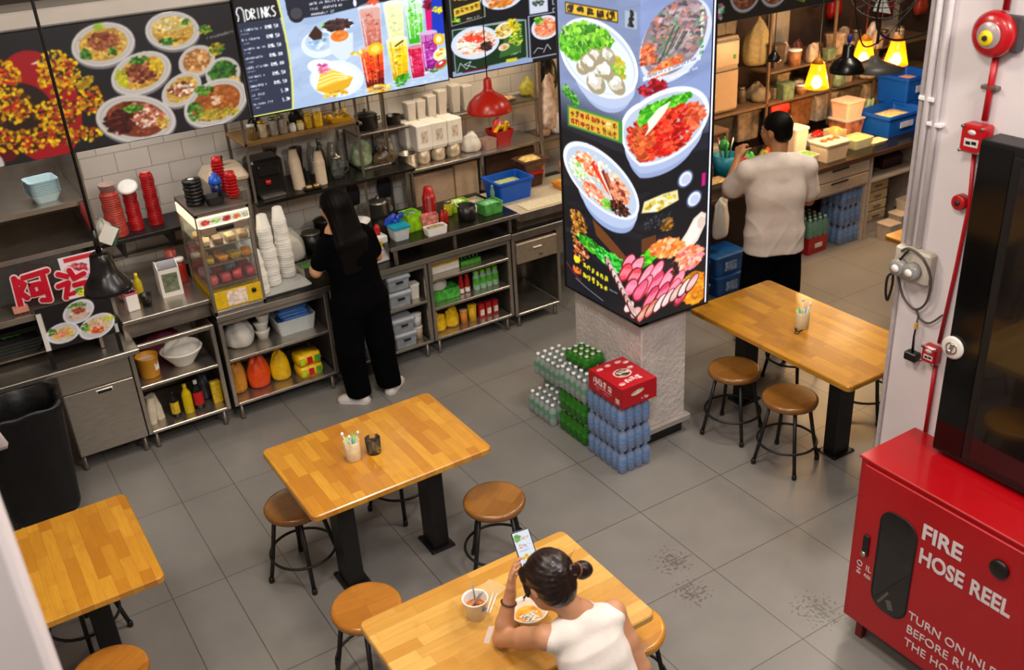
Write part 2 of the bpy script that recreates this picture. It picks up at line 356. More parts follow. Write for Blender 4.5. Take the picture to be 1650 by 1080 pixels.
# ------------------------------------------------------------------ printed pictures: painted onto a fine grid of coloured faces
class Canvas:
    def __init__(s, w, h, px=.004, bg='#151517', ss=2):
        s.w, s.h, s.px, s.ss = w, h, px, ss
        s.nx, s.ny = int(round(w/px)), int(round(h/px))
        X = (np.arange(s.nx*ss)+.5)/ss*w/s.nx; Y = (np.arange(s.ny*ss)+.5)/ss*h/s.ny
        s.X, s.Y = np.meshgrid(X, Y); s.a = np.zeros(s.X.shape+(3,)); s.a[:] = s.c(bg); s.rnd = random.Random(5)
    def c(s, c):
        if isinstance(c, str) and len(c) == 4: c = '#'+''.join(k*2 for k in c[1:])
        return np.array([int(c.lstrip('#')[i:i+2], 16)/255 for i in (0, 2, 4)]) if isinstance(c, str) else np.array(c)
    def sub(s, x0, x1, y0, y1):
        H, Wd = s.X.shape
        i0 = max(0, int(x0/s.w*Wd)-1); i1 = min(Wd, int(x1/s.w*Wd)+2); j0 = max(0, int(y0/s.h*H)-1); j1 = min(H, int(y1/s.h*H)+2)
        return slice(j0, j1), slice(i0, i1)
    def put(s, sl, mask, col, al=1):
        if mask.size == 0: return
        r = s.a[sl]; r[mask] = r[mask]*(1-al)+s.c(col)*al
    def ell(s, cx, cy, rx, ry=None, rot=0, col='#ffffff', al=1, clip=None):
        ry = ry or rx; q = max(rx, ry); sl = s.sub(cx-q, cx+q, cy-q, cy+q); x = s.X[sl]-cx; y = s.Y[sl]-cy
        ca, sa = math.cos(rot), math.sin(rot); u = (x*ca+y*sa)/rx; v = (-x*sa+y*ca)/ry; mk = u*u+v*v < 1
        if clip is not None: mk &= clip(s.X[sl], s.Y[sl])
        s.put(sl, mk, col, al)
    def poly(s, pts, col, al=1, clip=None):
        xs = [p[0] for p in pts]; ys = [p[1] for p in pts]; sl = s.sub(min(xs), max(xs), min(ys), max(ys)); x = s.X[sl]; y = s.Y[sl]
        mk = np.zeros(x.shape, bool); n = len(pts)
        for i in range(n):
            x1, y1 = pts[i]; x2, y2 = pts[(i+1) % n]
            if y1 == y2: continue
            mk ^= ((y1 > y) != (y2 > y)) & (x < (x2-x1)*(y-y1)/(y2-y1)+x1)
        if clip is not None: mk &= clip(x, y)
        s.put(sl, mk, col, al)
    def rect(s, x0, y0, x1, y1, col, al=1): s.poly([(x0, y0), (x1, y0), (x1, y1), (x0, y1)], col, al)
    def line(s, pts, w, col):
        for a, b in zip(pts, pts[1:]):
            dx, dy = b[0]-a[0], b[1]-a[1]; L = math.hypot(dx, dy) or 1; nx, ny = -dy/L*w/2, dx/L*w/2
            s.poly([(a[0]+nx, a[1]+ny), (b[0]+nx, b[1]+ny), (b[0]-nx, b[1]-ny), (a[0]-nx, a[1]-ny)], col)
    def bits(s, cx, cy, rx, ry, rot, pal, n, sz, asp=2.2, jag=True, al=1):
        r = s.rnd; ca, sa = math.cos(rot), math.sin(rot)
        for k in range(n):
            t = r.random()*2*PI; q = math.sqrt(r.random())*.93; u = q*math.cos(t)*rx; v = q*math.sin(t)*ry
            x = cx+u*ca-v*sa; y = cy+u*sa+v*ca; z = sz*(.6+.9*r.random()); a = r.random()*PI; c = s.c(r.choice(pal))*(.85+.3*r.random()); c = np.clip(c, 0, 1)
            if jag:
                m = 6; s.poly([(x+z*math.cos(a+2*PI*i/m)*(.6+.5*r.random())*(asp if i % 3 == 0 else 1), y+z*math.sin(a+2*PI*i/m)*(.5+.5*r.random())) for i in range(m)], c, al)
            else: s.ell(x, y, z*asp, z, a, c, al)
    def bowl(s, cx, cy, rx, ry, rot, pal, n=120, sz=.012, rim='#e8ecf2', depth=.35, base=None, fill=.8, side='#b9c4d8', asp=2.2):
        # plate or bowl seen at an angle: outer wall, rim ring, contents
        if depth: s.ell(cx, cy-ry*depth, rx*.86, ry*.8, rot, side)
        s.ell(cx, cy, rx, ry, rot, rim); s.ell(cx, cy, rx*.93, ry*.92, rot, '#c9d2e0'); s.ell(cx, cy, rx*.9, ry*.88, rot, rim)
        s.ell(cx, cy, rx*fill, ry*fill, rot, base or pal[0]); s.bits(cx, cy, rx*fill, ry*fill, rot, pal, n, sz, asp)
    def glyph(s, x, y, w, h, col, sw=None, n=7):
        # one dense character of short strokes
        r = s.rnd; sw = sw or w*.12
        for k in range(n):
            if r.random() < .5: yy = y+h*r.random(); a = r.random()*.4; b = .6+.4*r.random(); s.line([(x+w*a, yy), (x+w*b, yy+h*.04)], sw, col)
            else: xx = x+w*r.random(); a = r.random()*.4; b = .6+.4*r.random(); s.line([(xx, y+h*a), (xx+w*.05*r.choice((-1, 1)), y+h*b)], sw, col)
    def words(s, x, y, w, h, col, rot=0):
        r = s.rnd; t = 0; ca, sa = math.cos(rot), math.sin(rot)
        while t < w:
            q = h*(.45+.3*r.random()); hh = h*(.7+.3*r.random())
            if r.random() > .16:
                P = lambda u, v: (x+u*ca-v*sa, y+u*sa+v*ca)
                s.line([P(t+q*.2, 0), P(t+q*.2, hh)], h*.16, col); s.line([P(t, hh*r.random()), P(t+q*.7, hh*r.random())], h*.16, col)
                if r.random() > .4: s.line([P(t+q*.65, 0), P(t+q*.65, hh*.8)], h*.16, col)
            t += q
    FONT = {'D': [[(0, 0), (0, 1), (.6, .8), (.75, .5), (.6, .2), (0, 0)]], 'R': [[(0, 0), (0, 1), (.6, .9), (.6, .6), (0, .5), (.7, 0)]], 'I': [[(.3, 0), (.3, 1)]],
            'N': [[(0, 0), (0, 1), (.7, 0), (.7, 1)]], 'K': [[(0, 0), (0, 1)], [(.65, 1), (0, .45), (.7, 0)]], 'S': [[(.7, .9), (.3, 1), (0, .75), (.7, .3), (.4, 0), (0, .1)]],
            '0': [[(.1, .1), (.1, .9), (.6, .9), (.6, .1), (.1, .1)]], '1': [[(.3, 0), (.3, 1)]], '5': [[(.6, 1), (.1, 1), (.1, .5), (.6, .5), (.6, 0), (.1, 0)]], '.': [[(.3, 0), (.3, .12)]],
            '2': [[(.1, 1), (.6, 1), (.6, .5), (.1, .4), (.1, 0), (.6, 0)]], '3': [[(.1, 1), (.6, 1), (.6, 0), (.1, 0)], [(.2, .5), (.6, .5)]], '8': [[(.1, 0), (.1, 1), (.6, 1), (.6, 0), (.1, 0)], [(.1, .5), (.6, .5)]], 'M': [[(0, 0), (0, 1), (.35, .5), (.7, 1), (.7, 0)]],
            '6': [[(.6, 1), (.1, 1), (.1, 0), (.6, 0), (.6, .5), (.1, .5)]], ' ': []}
    def text(s, t, x, y, h, col, w=None, sw=None):
        w = w or h*.7
        for ch in t:
            for st in s.FONT.get(ch, []): s.line([(x+u*w, y+v*h) for u, v in st], sw or h*.14, col)
            x += w
    def build(s, name, m, parent, origin, u, v):
        H, Wd = s.ny, s.nx; a = s.a.reshape(H, s.ss, Wd, s.ss, 3).mean((1, 3))
        o = np.array(origin, float); u = np.array(u, float); v = np.array(v, float)
        gx = np.linspace(0, s.w, Wd+1); gy = np.linspace(0, s.h, H+1); GX, GY = np.meshgrid(gx, gy)
        V = o+GX[..., None]*u+GY[..., None]*v
        pa = np.pad(a, ((1, 1), (1, 1), (0, 0)), mode='edge'); vc = (pa[:-1, :-1]+pa[1:, :-1]+pa[:-1, 1:]+pa[1:, 1:])/4
        i = (np.arange(H)[:, None]*(Wd+1)+np.arange(Wd)[None, :]).ravel()
        F = np.stack([i, i+1, i+Wd+2, i+Wd+1], 1)
        me = bpy.data.meshes.new(name); me.vertices.add(V.size//3); me.vertices.foreach_set('co', V.reshape(-1).astype(np.float32))
        me.loops.add(F.size); me.loops.foreach_set('vertex_index', F.reshape(-1).astype(np.int32))
        me.polygons.add(len(F)); me.polygons.foreach_set('loop_start', np.arange(0, F.size, 4, dtype=np.int32)); me.polygons.foreach_set('loop_total', np.full(len(F), 4, dtype=np.int32))
        me.update(calc_edges=True)
        vc = np.where(vc <= .04045, vc/12.92, ((vc+.055)/1.055)**2.4)
        at = me.color_attributes.new('print', 'FLOAT_COLOR', 'POINT'); at.data.foreach_set('color', np.concatenate([vc.reshape(-1, 3), np.ones((V.size//3, 1))], 1).reshape(-1).astype(np.float32))
        me.materials.append(m); ob = bpy.data.objects.new(name, me); COL.objects.link(ob); ob.parent = parent
        return ob
def print_mat(name, lit=0, rough=.4):
    m, nt, b = nodes_of(name); at = nt.nodes.new('ShaderNodeAttribute'); at.attribute_name = 'print'
    b.inputs['Roughness'].default_value = rough
    if lit: nt.links.new(at.outputs['Color'], b.inputs['Emission Color']); b.inputs['Emission Strength'].default_value = lit; b.inputs['Base Color'].default_value = (.01, .01, .01, 1)
    else: nt.links.new(at.outputs['Color'], b.inputs['Base Color'])
    return m
PRINT = print_mat('printed_surface'); LIT = print_mat('backlit_print', 1.15, .25)
DIM = print_mat('dim_screen', .35, .25)
# ------------------------------------------------------------------ the room
YB = 7.45
struct('floor', MB().b2((-3, -2, -.1), (12.5, 8, 0)), floor_mat())
struct('ceiling', MB().b2((-3, -2, 4.6), (12.5, 8, 4.7)), mat('ceiling_paint', '#8a8078', .8))
struct('wall_back', MB().b2((-3, YB, 0), (12.5, YB+.15, 4.6)), tile_mat())
struct('wall_far_right', MB().b2((12.3, -2, 0), (12.5, YB, 4.6)), mat('brown_wall_paint', '#7a6452', .7))
struct('wall_far_left', MB().b2((-3, -2, 0), (-2.8, YB, 4.6)), WPAINT)
struct('wall_front', MB().b2((-3, -2.1, 0), (12.5, -2, 4.6)), mat('taupe_wall_paint', '#8d8378', .7))
struct('wall_left', MB().b2((-1.2, 1.5, 0), (-.052, 1.95, 4.6), b=.012), WPAINT)
struct('wall_right', MB().b2((3.64, -2, 0), (4.02, 2.64, 4.6), b=.01), WPAINT)
struct('trim_1', MB().b2((-2.8, 6.53, 2.83), (4.6, 6.95, 2.93), b=.01), mat('bulkhead_paint', '#c9c2ba', .6, var=.1, scale=2))
# pillar with rough plaster, stone skirting and recessed black plinth
PL = mat('rough_white_plaster', '#c4bab4', .85, var=.1, scale=10, bump=.9, bscale=38)
pm = MB().b2((3.5, 4.33, .13), (3.87, 5.05, 4.6), b=.008)
struct('pillar', pm, PL)
struct('baseboard_pillar', MB().b2((3.47, 4.3, .09), (3.90, 5.08, .135), b=.006), mat('pale_stone_skirting', '#9b938d', .5))
struct('plinth_pillar', MB().b2((3.51, 4.34, 0), (3.855, 5.04, .09)), BLACKM)
struct('trim_2', MB().b2((3.90, 4.62, 0), (3.98, 4.72, 2.0), b=.005), mat('dark_brown_post', '#2e2018', .5))

# ------------------------------------------------------------------ pillar sign, two lit faces
def food_palette(): pass
sg = T('lightbox_sign', 'tall backlit food menu sign wrapped around the corner of the plastered pillar', 'sign', (3.43, 4.26, .94))
ft = MB(); H_ = 2.3
ft.b2((0, 0, 0), (.555, .068, H_), b=.004); ft.b2((0, 0, 0), (.068, .80, H_), b=.004)
ft.build('sign_case', BLACKP, sg)
ft = MB(); ft.b2((.522, -.004, .02), (.53, .0, H_)); ft.build('edge_strip', mat('lit_edge', '#dfe6f5', .4, emit='#cfdcff', es=.8), sg)
def sign_art():
    # left face: u from 0 (far end) to .77 (corner); right face from .77 to 1.28
    HT = H_-.03; A = Canvas(1.28, HT, .0042, '#17161b'); r = A.rnd
    A.rect(0, 1.10, 1.28, HT, '#7f8db2'); A.rect(.77, 1.30, 1.28, HT, '#8b9ccb')
    for k in range(90): A.ell(r.random()*1.28, 1.15+r.random()*1.1, .12, .03, .2, r.choice(['#9cabd0', '#66739a']), .14)
    for k in range(24): A.poly([(0, 1.08+.011*k), (1.28, 1.0+.011*k), (1.28, 1.015+.011*k), (0, 1.095+.011*k)], '#23242f', 1-.042*k)
    for k in range(40): A.ell(r.random()*1.28, .3+r.random()*.8, .1, .02, .1, r.choice(['#24242e', '#2c2c38', '#101014']), .35)
    # bowl of fish balls with lettuce
    A.ell(.45, 1.42, .25, .165, 0, '#a4b3d6'); A.ell(.44, 1.45, .29, .17, 0, '#b8c5e2')
    A.ell(.38, 1.55, .375, .21, -.12, '#eef2fa'); A.ell(.385, 1.55, .345, .19, -.12, '#c5d0e0'); A.ell(.39, 1.54, .33, .175, -.12, '#dfe6ea')
    A.bits(.27, 1.64, .27, .10, .1, ['#5bb41a', '#86d42a', '#3f8f12', '#a4e04a', '#2f7510'], 520, .017, 1.7)
    A.bits(.12, 1.57, .12, .06, -.3, ['#5bb41a', '#86d42a', '#3f8f12'], 120, .016); A.bits(.56, 1.50, .09, .09, .2, ['#6fae20', '#a8c93a', '#c9b02a'], 110, .014)
    for x, y, q in ((.36, 1.56, .075), (.48, 1.585, .07), (.24, 1.49, .07), (.36, 1.41, .09), (.55, 1.44, .085), (.45, 1.50, .08), (.29, 1.52, .08)):
        A.ell(x+.006, y-.008, q*1.02, q*.66, .3*math.sin(9*x), '#a4987a'); A.bits(x, y, q*.5, q*.3, 0, ['#e6dfcd', '#efe9d9', '#ddd4be'], 14, q*.32, 1.5); A.bits(x-.008, y+.010, q*.4, q*.2, 0, ['#f8f5ea', '#f2ede0'], 8, q*.2, 1.4)
    # seafood bowl
    A.ell(1.02, 1.66, .27, .2, .5, '#d4dcf0'); A.ell(1.01, 1.68, .245, .18, .5, '#8e7f88')
    A.bits(1.01, 1.69, .23, .17, .5, ['#7d6a74', '#a48c94', '#5a5058', '#c0a0a4', '#6f8a72', '#b87a68'], 420, .013, 2.8)
    A.bits(.83, 1.60, .06, .07, 0, ['#d8603a', '#e88a5a', '#b8442c'], 60, .012); A.bits(.95, 1.53, .13, .035, .3, ['#e8763a', '#d8552c', '#f0a060'], 90, .012)
    for k in range(6): A.line([(.88+.035*k, 1.57+.01*k), (.98+.03*k, 1.76-.015*k)], .010, r.choice(['#5f8a6a', '#8fb090', '#405a48', '#b8b0a0']))
    A.poly([(.79, 1.475), (1.2, 1.53), (1.2, 1.55), (.79, 1.50)], '#eceff6'); A.words(.82, 1.487, .36, .018, '#5a6690', .13); A.words(.98, 1.455, .2, .016, '#f4f8ff', .13)
    A.bits(.86, 1.43, .1, .04, 0, ['#b01020', '#e03040', '#7a0a18'], 60, .014)
    for k in range(9): A.glyph(1.19, 1.80-.03*k, .03, .024, '#4a8a3a' if k > 5 else '#dcecd0', .005)
    A.rect(.08, 1.765, .58, 1.83, '#2a2010'); A.rect(.088, 1.772, .572, 1.824, '#e8b820')
    for k in range(5): A.glyph(.10+.095*k, 1.778, .07, .040, '#2b1c08', .011, 9)
    A.rect(.64, 1.75, .74, 1.84, '#c4d4d0', .5)
    for k in range(3): A.glyph(.67, 1.815-.03*k, .05, .026, '#181818', .010, 8)
    for k in range(6): A.bits(.06+.02*k, 1.32-.012*k, .035, .03, .4, ['#3f9a2a', '#7fc85a', '#2a6a20'], 16, .010)
    # braised red meat bowl across the corner
    A.ell(.92, 1.06, .26, .14, .1, '#93a2cc'); A.ell(.93, 1.10, .30, .15, .1, '#aab8da'); A.ell(.935, 1.20, .345, .205, .14, '#eef2fa'); A.ell(.935, 1.195, .315, .183, .14, '#b9c6da')
    A.bits(.93, 1.17, .29, .155, .14, ['#d81c14', '#f03a20', '#a01008', '#e85a3a', '#ff5030', '#c01810'], 760, .015, 2.2)
    A.bits(.78, 1.13, .1, .1, 0, ['#d8552c', '#b8401c', '#e8743a'], 130, .014); A.bits(1.17, 1.22, .07, .08, 0, ['#e8603a', '#f0805a', '#d04020'], 90, .015)
    A.bits(.96, 1.325, .2, .03, .1, ['#3faa1a', '#7fdc3a', '#2f8a12', '#5cc828'], 190, .013); A.bits(.80, 1.27, .05, .035, .4, ['#3faa1a', '#7fdc3a'], 44, .012)
    A.poly([(.82, 1.25), (.90, 1.31), (.99, 1.335), (.95, 1.28), (.87, 1.21), (.80, 1.165), (.83, 1.21)], '#eef2dc')
    # yellow caption plate
    A.rect(.07, 1.10, .61, 1.23, '#3f8a3a'); A.rect(.085, 1.112, .575, 1.218, '#d8b03a')
    for j in range(2):
        for k in range(9): A.glyph(.10+.052*k, 1.168-.05*j, .042, .036, r.choice(['#7a3a10', '#f8e8b0', '#a01818']), .007, 7)
    # noodle bowl, left
    A.ell(.46, .70, .27, .165, -.1, '#93a5cc'); A.ell(.45, .74, .30, .17, -.1, '#b4c2e0'); A.ell(.385, .83, .385, .185, -.22, '#eaf0fa'); A.ell(.39, .825, .355, .165, -.22, '#bccade')
    A.bits(.37, .83, .31, .135, -.22, ['#ece6d6', '#e8d8c0', '#f2efe6', '#d8c8a0'], 240, .014)
    A.bits(.27, .90, .13, .06, -.3, ['#f0602a', '#f89a6a', '#f6f0e4', '#f8b080'], 110, .014); A.bits(.16, .84, .08, .06, 0, ['#f2efe6', '#d8e8c0', '#8fd04a'], 70, .012)
    for k in range(5): A.line([(.31+.035*k, .92-.008*k), (.47+.02*k, .78-.012*k)], .03, ['#d83020', '#e84830', '#f0e0d0', '#8a2a18', '#b05a40'][k])
    A.bits(.58, .80, .09, .08, -.3, ['#e8906a', '#f0b090', '#e07a50', '#8a3020'], 130, .014, 2.6)
    A.bits(.33, .73, .13, .05, -.2, ['#f07a4a', '#e85a30', '#f0b090', '#f6e8dc'], 110, .013); A.bits(.57, .70, .10, .045, 0, ['#3a1810', '#5a2818', '#28100a'], 80, .012); A.bits(.45, .69, .05, .035, 0, ['#5fa82a', '#8fd04a'], 30, .012)
    # small cups, seaweed wrap, garnish
    for x, y in ((1.108, .854), (1.18, .714)): A.ell(x, y, .062, .052, .3, '#50587c'); A.ell(x, y, .05, .042, .3, '#dfe6f6'); A.ell(x+.005, y-.004, .036, .03, 0, '#c0c8e0')
    A.rect(1.235, .78, 1.265, .86, '#c01878')
    A.poly([(.78, .72), (.90, .70), (1.06, .735), (1.05, .80), (.93, .80), (.80, .785)], '#e6dba0'); A.bits(.92, .75, .12, .035, .1, ['#f4efc8', '#d8c050', '#c0a030', '#f8f4dc'], 90, .014)
    A.bits(.97, .60, .05, .045, .2, ['#8a5a20', '#5a3a14', '#b87a2a'], 60, .009); A.rect(.78, .47, .89, .56, '#6a3a1c', .9)
    for k in range(60): A.ell(.80+.2*r.random(), .6+.08*r.random(), .003, .002, 0, '#9a9aa8')
    A.bits(.15, .50, .10, .07, -.5, ['#7a4a18', '#c88a30', '#e8a040', '#4a2a10'], 190, .010); A.bits(.12, .40, .05, .08, 0, ['#8a5a20', '#c88030'], 70, .008)
    A.poly([(.30, .56), (.45, .50), (.66, .40), (.58, .36), (.34, .46)], '#6b3d1e'); A.bits(.17, .30, .09, .07, .3, ['#c84a28', '#e88a50', '#5a2010', '#f0b080'], 90, .010)
    A.poly([(1.03, .42), (1.12, .37), (1.22, .44), (1.275, .53), (1.278, .60), (1.24, .62), (1.18, .59), (1.13, .52)], '#e6d2c2'); A.poly([(1.06, .42), (1.12, .39), (1.21, .46), (1.26, .54), (1.265, .59), (1.23, .60), (1.18, .57), (1.13, .50)], '#f4e8de'); A.ell(1.24, .55, .03, .04, 0, '#dcc4b4')
    return A, HT
A, HT = sign_art()
def lowband(B):
    r = B.rnd; o = 0
    B.bits(.30, .37, .16, .04, -.15, ['#2f9a1c', '#55c82c', '#1f7012', '#8fe050'], 260, .014); B.bits(.54, .33, .22, .05, -.12, ['#1f9a2a', '#3fd040', '#107a1c', '#68e060'], 420, .016)
    B.bits(.83, .43, .09, .04, .5, ['#3fc020', '#78e030', '#2a9018'], 140, .015)
    B.bits(.98, .45, .14, .06, -.2, ['#f08030', '#f8a050', '#e86a28', '#f6c090'], 260, .016); B.bits(1.15, .34, .12, .08, 0, ['#f0a070', '#f8c0a8', '#e86a40', '#f07890'], 280, .016)
    B.bits(1.20, .12, .10, .12, .6, ['#e89020', '#f0a830', '#d87818'], 200, .02)
    def slice_(x, y, a, b, rot, fat, meat, shine):
        B.ell(x, y, a, b, rot, fat); B.ell(x+.004, y+.004, a*.86, b*.78, rot, meat)
        for q in range(3): B.ell(x+a*.3*(q-1), y+b*.2*(q-1), a*.5, b*.16, rot, shine, .55)
    for yy, n, x0, st in ((.345, 4, .66, .075), (.275, 6, .63, .085), (.19, 6, .68, .085)):
        for k in range(n):
            x = x0+st*k; y = yy+.014*math.sin(k*2.1)-.012*k+(.03 if k < 2 else 0)
            slice_(x, y, .095, .041, .85, r.choice(['#8a1c28', '#701418', '#c83048']), r.choice(['#e85a82', '#f07898', '#e84858', '#f290aa', '#d8406a']), r.choice(['#f8b8cc', '#f48aa0', '#f8d0d8']))
    for k in range(9):
        x = .66+.065*k; y = .06+.016*abs(k-1.5)
        slice_(x, y, .075, .032, .8, '#4a1212', r.choice(['#e8d0cc', '#e8c4c0', '#d87860', '#e0a8a0']), '#f2e4e4')
    for k in range(8):
        t = k/7; x = .47+.22*t; y = .30-.22*t; slice_(x, y, .062, .030, -.75, '#451010', r.choice(['#d8c0b8', '#c89890', '#e0ccc8']), '#a85058' if k % 2 else '#f0e0e0')
    B.bits(1.04, .30, .03, .05, 0, ['#2a2a18', '#4a1818', '#1a1010'], 40, .009)
    for j in range(2):
        for k in range(6): B.glyph(.19+.045*k, .19-.065*j-.003*k, .036, .036, '#d8c828', .010, 7)
    for k in range(2): B.glyph(.08, .20-.075*k, .08, .055, '#e8d820' if k == 0 else '#e87828', .013, 11)
    B.line([(.1, .09), (.22, .06), (.4, .03)], .005, '#a8a8b8'); B.words(.46, .13, .08, .012, '#c8c8d0'); B.line([(.0, .17), (.08, .12), (.16, .09)], .006, '#b02850')
lowband(A)
kx = int(round(.77/1.28*A.nx))
def crop(A, i0, i1):
    B = Canvas((i1-i0)*A.w/A.nx, A.h, A.w/A.nx, '#000000'); B.nx = i1-i0; B.ny = A.ny; B.h = A.h; B.a = A.a[:, i0*2:i1*2]; return B
L_, R_ = crop(A, 0, kx), crop(A, kx, A.nx)
L_.build('picture_left', LIT, sg, (-.002, L_.w-.002, .02), (0, -1, 0), (0, 0, 1))
R_.build('picture_right', LIT, sg, (-.002, -.002, .02), (1, 0, 0), (0, 0, 1))
# ------------------------------------------------------------------ tables
OAK_Y = wood_mat('butcher_block_along_y', '#dda232', '#b8761a', '#8e5812', rot=PI/2)
OAK_X = wood_mat('butcher_block_along_x', '#dfb260', '#bd8636', '#9a6a24', rot=0, bw=.36, rh=.06)
OAK_R = wood_mat('dark_butcher_block', '#d09422', '#a86e14', '#80500e', rot=PI/2)
STOOLW = wood_mat('stool_seat_wood', '#9c6a2e', '#80501c', '#5a3812', rot=.5, bw=.5, rh=.11, rough=.35, coat=.35)
STOOLY = wood_mat('stool_seat_yellow_wood', '#d99a28', '#c5831c', '#9a5c12', rot=.5, bw=.5, rh=.11, rough=.3, coat=.5)
TT, TH = .765, .038
def table(label, x0, x1, y0, y1, legs, m, name='dining_table', lw=.1, ld=.14):
    cx, cy = (x0+x1)/2, (y0+y1)/2; t = T(name, label, 'table', (cx, cy, 0)); hx, hy = (x1-x0)/2, (y1-y0)/2
    MB().rl([(hx-.006, hy-.006, TT-TH, .03), (hx, hy, TT-TH+.006, .035), (hx, hy, TT-.006, .035), (hx-.005, hy-.005, TT, .03)], n=6).build('tabletop', m, t)
    for lx, ly in legs:
        l = MB(); l.box((lx-cx, ly-cy, (TT-TH)/2), (lw, ld, TT-TH-.02), b=.006); l.box((lx-cx, ly-cy, .006), (lw+.05, ld+.05, .012), b=.002)
        l.box((lx-cx, ly-cy, TT-TH-.008), (lw+.08, ld+.2, .012))
        for a in (-1, 1):
            for b in (-1, 1): l.lathe([(.008, 0), (.008, .008)], (lx-cx+a*(lw/2+.014), ly-cy+b*(ld/2+.014), .012), 8)
        l.build('leg', BLACKM, t)
    return t
table('golden wood-block dining table holding a straw cup and a cola glass', 1.125, 2.155, 3.92, 4.66, ((1.39, 4.28), (1.93, 4.28)), OAK_Y)
table('golden wood-block dining table where the seated woman in white eats', 1.005, 2.055, 2.44, 3.125, ((1.28, 2.8), (1.80, 2.8)), OAK_X)
table('golden wood-block dining table beside the pale wall at the left edge', -.55, .41, 3.925, 4.72, ((-.28, 4.33), (.12, 4.33)), OAK_Y)
table('long golden wood-block dining table beside the pillar sign, with one cup on it', 4.09, 4.83, 3.2, 4.56, ((4.47, 3.55), (4.47, 4.38)), OAK_R, lw=.135, ld=.1)
table('distant wood-block table mostly hidden behind the white wall', 6.08, 6.85, 3.6, 4.60, ((6.45, 3.9), (6.45, 4.3)), OAK_Y)

# ------------------------------------------------------------------ stools
def stool(label, loc, rz, m=STOOLW):
    t = T('bar_stool', label, 'stool', loc, rz); SH = .485
    MB().lathe([(0, SH-.045), (.150, SH-.045), (.166, SH-.038), (.170, SH-.025), (.170, SH-.012), (.163, SH-.002), (.150, SH), (.08, SH-.003), (0, SH-.004)], n=40).build('seat', m, t)
    MB().tube([(.125*math.cos(a*PI/12), .125*math.sin(a*PI/12), SH-.05) for a in range(24)], .009, 6, closed=True).build('seat_ring', BLACKM, t)
    f = MB(); f.tube([(.182*math.cos(a*PI/16), .182*math.sin(a*PI/16), .17) for a in range(32)], .008, 8, closed=True); f.build('footrest_ring', BLACKM, t)
    for k in range(4):
        a = PI/4+k*PI/2; c, s_ = math.cos(a), math.sin(a)
        l = MB(); l.tube([(.12*c, .12*s_, SH-.048), (.17*c, .17*s_, .17), (.20*c, .20*s_, .03)], [.012, .012, .012], 8)
        l.lathe([(.013, 0), (.016, .006), (.015, .03), (.012, .035)], (.203*c, .203*s_, 0), 10); l.build('leg', BLACKM, t)
    return t
s0 = stool('round wooden stool in front of the long table, closest to the pillar', (4.113, 4.13, 0), .35)
def put_stool(label, x, y, rz): return dup(s0, (x, y, 0), rz, label)
put_stool('round wooden stool in front of the long table, closest to the red hose cabinet', 4.13, 3.66, .25)
put_stool('walnut-topped round stool standing alone to the right of the table with the cola glass', 2.106, 3.86, 1.05)
put_stool('round stool pushed half under the left end of the table with the cola glass', 1.205, 4.485, .6)
put_stool('round stool behind the cola-glass table, only its legs showing', 1.93, 4.72, .4)
put_stool('round stool behind the long table, furthest back, only legs visible beneath the top', 4.97, 4.42, .2)
put_stool('round stool behind the long table, half hidden by the white wall', 4.97, 3.78, .5)
put_stool('round stool behind the table at the left edge, only its legs visible', .05, 4.66, .7)
sy = stool('glossy-topped round stool at the left end of the table where the woman eats', (1.184, 3.51, 0), .3, wood_mat('stool_seat_honey', '#b87a30', '#a0641f', '#7a4614', rot=.4, bw=.5, rh=.11, rough=.25, coat=.5))
dup(sy, (.069, 3.80, 0), .9, 'round honey-coloured stool at the bottom edge, in front of the left table')
stool('yellow-topped stool tucked under the right end of the near table', (2.09, 2.68, 0), .55, STOOLY)
stool('round stool the woman in the white top sits on', (1.66, 2.16, 0), .2, STOOLW)

# ------------------------------------------------------------------ cups and glass on tables
def cup_of_straws(label, loc, rz):
    t = T('utensil_cup', label, 'cup', loc, rz)
    MB().lathe([(.0, 0), (.040, 0), (.041, .004), (.044, .115), (.041, .116), (.037, .01), (0, .008)], n=24).build('cup_body', mat('beige_cup', '#cdb68e', .5, var=.12), t)
    r = random.Random(3)
    for k, (c, h) in enumerate((('#7fc84a', .14), ('#3fae9a', .135), ('#9ad84a', .13), ('#e8ece8', .175), ('#dfe4e4', .165), ('#3a9ad0', .135), ('#cfd6d4', .17), ('#5cc06a', .14))):
        a = k*.9+r.random(); x, y = .022*math.cos(a), .022*math.sin(a)
        m = mat('straw_'+c[1:], c, .35, var=0); st = MB(); e = (x*2.1, y*2.1, h) if h > .15 else (x*1.25, y*1.25, h)
        st.tube([(x*.3, y*.3, .012), (x, y, .09), e], .004, 6)
        if h > .15: st.sph(e, (.009, .009, .012))
        st.build('spoon' if h > .15 else 'straw', m, t)
    return t
c1 = cup_of_straws('beige cup holding green straws and clear plastic spoons, beside the cola glass', (1.505, 4.275, TT), 0)
dup(c1, (4.45, 3.895, TT), 1.7, 'beige cup of straws on the long table by the pillar sign')
t = T('cola_glass', 'short glass of dark iced cola on the table in front of the woman in black', 'glass', (1.62, 4.265, TT))
MB().lathe([(0, 0), (.036, 0), (.038, .003), (.042, .09), (.040, .09), (.036, .006), (0, .006)], n=24).build('tumbler', GLASS, t)
MB().lathe([(0, .007), (.0352, .007), (.0385, .066), (0, .066)], n=24).build('cola', mat('cola_liquid', '#1c0804', .08, var=0), t)
q = MB(); q.tube([(-.01, 0, .05), (.035, .01, .1)], .003, 6); q.build('straw', mat('straw_dark', '#2a2522', .3), t)
for p in ((.01, .012, .066), (-.014, .01, .067), (.0, -.016, .066)):
    MB().box(p, (.018, .018, .014), rot=(.3, .2, .5), b=.002).build('ice_cube', mat('ice', '#6a4030', .1, var=0, trans=.4), t)
t = T('keys', 'small dark set of keys lying beside the cup on the long table', 'keys', (4.37, 3.86, TT), .4)
